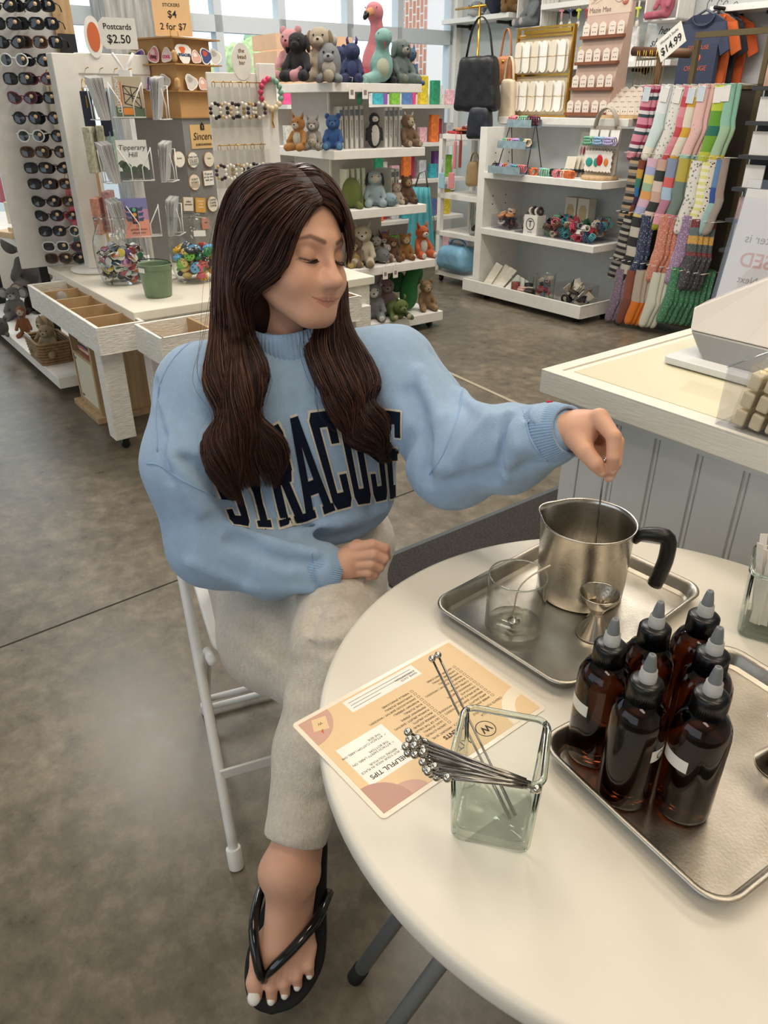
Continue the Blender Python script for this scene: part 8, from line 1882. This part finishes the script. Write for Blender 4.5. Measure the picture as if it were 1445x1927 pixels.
for (x, y, lab, col_, kw) in ((1022, 56, 'white slatted crate on the wall holding a grey toy elephant', '#8f9296', dict(ears='big', inner='#c9b6b6', limbs='#d9cfca')), (1270, 42, 'white slatted crate on the wall holding a pink toy', '#e2798f', dict(ears='flop', kind='slim'))):
    v = onw(x, y, .0); c = thing('wall_crate', lab, 'crate', v, PS); b = MB(); s = .15
    for k in range(4): b.bx(-s, -s + .012, -.20 + .05 * k, -.158 + .05 * k, 0, .38); b.bx(s - .012, s, -.20 + .05 * k, -.158 + .05 * k, 0, .38); b.bx(-s, s, -.20 + .05 * k, -.158 + .05 * k, 0, .012)
    b.bx(-s, s, -.006, .004, 0, .38); b.build('slats', M_white, c); plush('plush_elephant' if 'grey' in lab else 'plush_flamingo', 'grey toy elephant sitting in the wall crate' if 'grey' in lab else 'pink long-legged toy hanging from the wall crate', v - QV * .13 + Vector((0, 0, .014)), PS + PI + R(-20), .36, col_, **kw)
for i, c_ in enumerate(('#d98a9a', '#3a4a6a', '#c9c93a', '#b03a3a', '#3a3a5a', '#4a9a6a', '#d97f86', '#5a9ac0', '#d9a9b6', '#c9cf4a')):
    v = onw(1058 + i * 16, 20 - .5 * i, .19); t = thing('ribbon_spoon', 'wooden spoon tied with a coloured ribbon under the wall shelf, %s from left' % ORD[i], 'spoon', v, PS); b = MB(); b.cyl((0, 0, .05), (0, 0, -.08), .007, n=8); b.ball((0, 0, -.10), (.018, .006, .028), 10, 7); b.build('spoon', C('#d9d0c2'), t); b = MB(); b.ball((-.014, -.006, 0), (.016, .005, .010), 8, 6); b.ball((.014, -.006, 0), (.016, .005, .010), 8, 6); b.bx(-.006, .006, -.008, -.004, -.06, 0); b.build('ribbon', C(c_), t)
for i, (x, w_, h_, c_, n_, lab) in enumerate(((985, .16, .17, '#33415a', 'print_box', 'dark blue patterned box at the left of the long wall shelf'), (1012, .09, .13, '#9abf3a', 'leaf_pot', 'bright green leaf ornament on the long wall shelf'), (1040, .035, .11, '#d98aa0', 'tulip_bud', 'pink bud ornament on the long wall shelf'), (1055, .06, .11, '#e0b43a', 'rubber_duck', 'yellow ornament on the long wall shelf'), (1076, .05, .13, '#e3dfd3', 'glass_vial', 'white vial on the long wall shelf'), (1092, .05, .13, '#d9c06a', 'glass_vial', 'yellow topped vial on the long wall shelf'), (1110, .05, .17, '#d9b23a', 'flower_stem', 'yellow flower ornament on the long wall shelf'), (1124, .12, .12, '#d6dce6', 'round_plate', 'pale round plate leaning on the long wall shelf'), (1182, .14, .24, '#e3e2de', 'framed_print', 'white framed print on the long wall shelf right of the earring stand'))): solid(n_, lab, 'ornament', onw(x, 122, .12, z2), PS, (w_, .04, h_), C(c_, .5, var=.25, vs=30), .012)
v = onw(1238, 108, .03); fr = thing('script_sign', 'white framed handwritten sign leaning on the wall behind the sock rack', 'sign', v, PS); fr.rotation_euler = (R(-6), 0, PS); b = MB(); b.bx(-.15, .15, -.01, .01, 0, .36); b.build('frame', M_white, fr); b = MB(); b.bx(-.12, .12, -.012, -.0105, .03, .33); b.build('print', C('#dfe4e6'), fr); text('hey\nshawty', .08, M_ink, fr, (.02, -.013, .14), (R(90), 0, 0), shear=.4)
# T-shirts on a wall rail
b = MB(); O = [(.0, .0), (.085, .02), (.17, -.03), (.235, -.20), (.175, -.235), (.15, -.16), (.155, -.62), (-.155, -.62), (-.15, -.16), (-.175, -.235), (-.235, -.20), (-.17, -.03), (-.085, .02)]
o2 = [(x, z) for x, z in O[1:]]; n = len(o2); vs = [(x, y * (1 - .6 * (abs(x) > .16)), z) for y in (-.022, .022) for x, z in o2]; b.add(vs, [tuple(range(n)), tuple(range(2 * n - 1, n - 1, -1))] + [(i, i + n, (i + 1) % n + n, (i + 1) % n) for i in range(n)])
for i, (x, y, c_, lab, dq) in enumerate(((1327, 34, '#3c4358', 'navy printed T-shirt hanging in front on the wall rail', .34), (1345, 34, '#d2652f', 'orange T-shirt hanging just behind the navy one', .27), (1356, 36, '#26262b', 'black T-shirt hanging between the orange ones', .20), (1374, 38, '#c9592a', 'rust orange T-shirt hanging at the right of the wall rail', .12))):
    t = thing('tshirt', lab, 't-shirt', onw(x, y, dq), PS); t.rotation_euler = (0, 0, PS + R(6 * i)); me = b.mesh('shirt_body', C(c_, .85, bump=.3, bs=300)); o = put('shirt_body', me, t); bb = MB(); bb.tube([(-.15, 0, -.02), (0, 0, .05), (.15, 0, -.02)], .009, 8); bb.tube(cub([(0, 0, .05), (0, 0, .09), (.02, 0, .11), (.03, 0, .095)], 10), .003, 6); bb.build('hanger', C('#5a5f6a', .5), t)
    cc_ = MB(); cc_.tube([(.085 * math.cos(a), -.024, .012 + .06 * math.sin(a)) for a in np.linspace(PI, 2 * PI, 14)], .007, 6); cc_.build('neck_rib', C(c_, .85), t)
    if i == 0:
        text('SYRACUSE', .036, C('#c9603a'), t, (0, -.0235, -.18), (R(90), 0, 0)); text('ORANGE', .044, C('#c9603a'), t, (0, -.0235, -.31), (R(90), 0, 0)); m_ = MB(); m_.ball((0, -.0225, -.245), (.032, .002, .030)); m_.build('orange_emblem', C('#d9693a'), t)
b = MB(); v = onw(1345, 14, .34); b.cyl(v, v + QV * .34, .012); o = b.build('hanging_rail', M_black); tag(o, 'short black rail on the wall carrying the T-shirts', 'rail')
# necklace T-bar
t = thing('necklace_bar', 'brown wooden T-bar of necklaces behind the sock rack', 'stand', W(-3.52, 4.95, 1.30), PS); b = MB(); b.cyl((-.22, 0, .40), (.22, 0, .37), .028); b.cyl((0, 0, 0), (0, 0, .38), .02); b.bx(-.09, .09, -.07, .07, 0, .02); b.build('wood_bar', M('walnut', '#6b4a33', .5, var=.2, vs=9), t)
for i in range(5): b = MB(); b.tube(cub([(-.16 + i * .05, -.03, .40), (-.165 + i * .05, -.032, .20), (-.15 + i * .05, -.034, .14), (-.135 + i * .05, -.032, .20), (-.145 + i * .05, -.03, .40)], 14), .0022, 5); b.build('necklace_chain', M_gold, t)
# dark jewellery wall at the right edge
v = W(-2.30, 4.55, 0); js = thing('jewelry_tower', 'charcoal jewellery tower of framed cards at the right edge', 'display', v, PS); b = MB(); b.bx(-.22, .5, 0, .05, .06, 1.85); b.build('slat_back', C('#4a4b50', .6), js)
for k in range(6): b = MB(); b.bx(-.24, .5, -.10, 0, .60 + k * .17, .62 + k * .17); b.build('ledge', C('#3a3b40', .5), js)
for k, (z, cs) in enumerate(((1.47, '#c9a08a'), (1.30, '#e6e4e0'), (1.13, '#e6e4e0'), (.96, '#e6e4e0'), (.79, '#b9876a'))):
    for i in range(3): solid('jewelry_card', '%s card on the charcoal tower, %s ledge from the top, %s from left' % ('portrait' if cs[1] != 'e' else 'white necklace', ORD[k], ORD[i]), 'jewelry card', v + PV * (-.15 + i * .16) - QV * .05 + Vector((0, 0, z)), PS, (.115, .008, .12 if z < 1.4 else .26), C(cs, .5, var=.3 if cs[1] != 'e' else .03), .001)
# rolling bag stand and its hanging bags
BP, BQ2 = -5.20, 4.49; bs_ = thing('bag_stand', 'white rolling stand of bags left of the accessory shelf', 'stand', W(BP, BQ2, 0), PS); b = MB()
for x in (0, .53):
    for y in (0, .36): b.bx(x, x + .04, y, y + .04, .06, 1.17)
b.build('post', M_white, bs_)
for z in (.09, .42, .72, 1.17): b = MB(); b.bx(0, .57, 0, .40, z - .035, z); b.build('shelf', M_white, bs_)
for x, y in ((.05, .03), (.51, .03), (.05, .36), (.51, .36)): caster(bs_, x, y, .06)
for s, (x, y) in enumerate(((0, .0),)): b = MB(); b.bx(.04, .53, .385, .39, .42, 1.13); b.build('clear_back', M_acr, bs_)
open_jar('lidded glass jar of scrunchies on the rolling stand', W(-4.78, 4.60, .42), .085, .25)
for i in range(14): drop(rs.choice(list(SR.values())), 'scrunchie', 'scrunchie in the glass jar on the rolling stand', 'scrunchie', W(-4.78 + rs.uniform(-.03, .03), 4.60 + rs.uniform(-.03, .03), .45 + .012 * i), (rs.uniform(-1, 1), rs.uniform(-1, 1), 0), 'scrunchies in the rolling stand jar', .9)
def bag(name, label, v, rz, w_, d_, h_, col, strap=.2, r_=.35, gold=False):
    t = thing(name, label, 'bag', v, rz); f = field([('b', (0, 0, -h_ / 2), (w_ / 2, d_ / 2, h_ / 2), min(w_, d_, h_) * r_, 0)]); g = lambda P: f(P * np.array([1, 1, 1])) + .006 * vnoise(P, 30, 9) + (P[:, 2] + h_ / 2)[:] * .0
    V, Q_ = nets(lambda P: g(np.stack([P[:, 0] / (1 - .25 * np.clip((P[:, 2] + h_) / h_, 0, 1)), P[:, 1], P[:, 2]], 1)), (-w_ * .7, -d_ * .8, -h_ * 1.1), (w_ * .7, d_ * .8, h_ * .12), .012, 1); put('bag_body', np_mesh('bag_body', V, Q_, C(col, .45, bump=.2, bs=40)), t)
    b = MB(); b.tube(cub([(-w_ * .3, 0, -.02), (-w_ * .18, .0, strap * .7), (0, 0, strap), (w_ * .18, 0, strap * .7), (w_ * .3, 0, -.02)], 18), .014, 8, flat=.3); b.build('strap', C(col, .5), t)
    if gold: b = MB(); b.ball((0, -d_ * .5, -h_ * .2), (.012, .008, .012)); b.build('clasp', M_gold, t)
b = MB(); b.cyl(W(-4.72, 4.42, 1.17), W(-4.72, 4.42, 2.02), .009); b.cyl(W(-4.98, 4.42, 2.0), W(-4.66, 4.42, 2.0), .008); tag(b.build('brass_bag_pole', M_gold), 'brass pole on the rolling stand carrying the black tote', 'pole')
bag('tote_bag', 'large black leather tote hanging from the brass pole', atq(902, 105, 4.40), PS + .2, .40, .12, .36, '#17181c', .24); bag('crossbody_bag', 'dark navy round bag hanging low on the brass pole', atq(905, 200, 4.38), PS + .3, .22, .09, .22, '#22262f', .12); bag('handbag', 'tan leather bag with bone strap on the brass stand', atq(952, 105, 4.62), PS + .2, .16, .07, .19, '#b5764f', .17, gold=True); bag('handbag', 'beige bag on the brass stand in front of the tan one', atq(958, 148, 4.58), PS + .1, .15, .06, .30, '#d3c2a8', .14)
bag('handbag', 'olive tan mini bag on the middle shelf of the rolling stand', atq(893, 303, 4.55), PS + .4, .13, .09, .19, '#a58a63', .06); bag('backpack', 'light blue padded bag lying on the bottom shelf of the rolling stand', atq(862, 462, 4.55), PS, .40, .24, .20, '#7fb0cc', .05)
for i, (x, y, c_, lab) in enumerate(((831, 340, '#9cc4cf', 'pale blue leather tag hanging on the rolling stand'), (849, 340, '#d98a8f', 'pink leather tag hanging on the rolling stand'), (856, 292, '#cf7f82', 'pink wrist strap hanging on the rolling stand'), (866, 290, '#8a3f33', 'brown wrist strap hanging on the rolling stand'))):
    v = atq(x, y, 4.46); t = thing('leather_tag', lab, 'key tag', v, PS); b = MB(); b.box((0, 0, 0), (.065 if i < 2 else .028, .012, .12 if i < 2 else .2)); b.build('tag_body', C(c_), t, bevel=.005); b = MB(); b.tube([(0, 0, .06), (.004, 0, .11), (0, 0, .16)], .004, 6); b.build('strap', C(c_), t)
for i, c_ in enumerate(('#b03a3f', '#22242c', '#c98a6a', '#8a2f3c', '#d9b39a')): solid('knit_wallet', '%s patterned pouch lying on top of the rolling stand' % ('red', 'black', 'tan', 'wine', 'peach')[i], 'pouch', W(-5.08 + .05 * i, 4.58 + .02 * (i % 2), 1.172 + .012 * i), PS + .2 * i, (.15, .10, .02), C(c_, .8, var=.3, vs=60), .006)
# far gondola of small goods by the window and the teal apron
gd = thing('far_gondola', 'white far gondola of small toys and stationery by the windows', 'shelf unit', W(-6.05, 3.35, 0), PS); b = MB(); b.bx(0, .03, 0, 1.9, .08, 1.46); b.build('peg_back', M_white, gd)
for z in (.12, .45, .78, 1.08, 1.38): b = MB(); b.bx(.03, .36, 0, 1.9, z - .03, z); b.build('shelf', M_white, gd)
pk = ['#d94f86', '#e07a3a', '#7cb342', '#e9e4da', '#3fa7b5', '#d9c23a', '#b03a5a', '#5a7ab0', '#f0b7c2', '#8a5aa8', '#2f8f6a', '#c9cdd2']; cn = ['magenta', 'orange', 'lime', 'white', 'aqua', 'yellow', 'crimson', 'blue', 'pale pink', 'violet', 'green', 'silver']
for r_i, z in enumerate((1.38, 1.08, .78, .45, .12)):
    for i in range(17):
        k = (i * 5 + r_i * 3) % 12; solid('toy_packet', '%s packet on the far gondola, %s shelf from the top, %s from left' % (cn[k], ORD[r_i], ORD[i]), 'packet', W(-5.86 + .04 * (i % 3), 3.45 + i * .105, z), PS, (.05, .085, .12 + .1 * ((i * 7 + r_i) % 4) / 3), C(pk[k], .5, var=.3, vs=40), .006)
v = atp(793, 352, -5.0); ap = thing('hanging_apron', 'long teal apron hanging beside the toy unit', 'apron', v, PS + R(40)); b = MB(); n = 12; vs = []
for j in range(8):
    for i in range(n + 1): x = (-.13 + .26 * i / n) * (.55 + .07 * j); vs.append((x, .018 * math.sin(i * 1.9), -.08 * j))
b.add(vs, [(j * (n + 1) + i, j * (n + 1) + i + 1, (j + 1) * (n + 1) + i + 1, (j + 1) * (n + 1) + i) for j in range(7) for i in range(n)], True); o = b.build('apron_cloth', C('#4f9aa3', .8, var=.08), ap); o.modifiers.new('s', 'SOLIDIFY').thickness = .006
b = MB(); b.tube([(-.05, 0, 0), (-.02, 0, .10), (.03, 0, .12), (.05, 0, 0)], .007, 6); b.tube([(.07, 0, -.05), (.12, 0, -.3), (.10, 0, -.6)], .010, 6, flat=.3); b.build('apron_strap', C('#5b5a52'), ap)
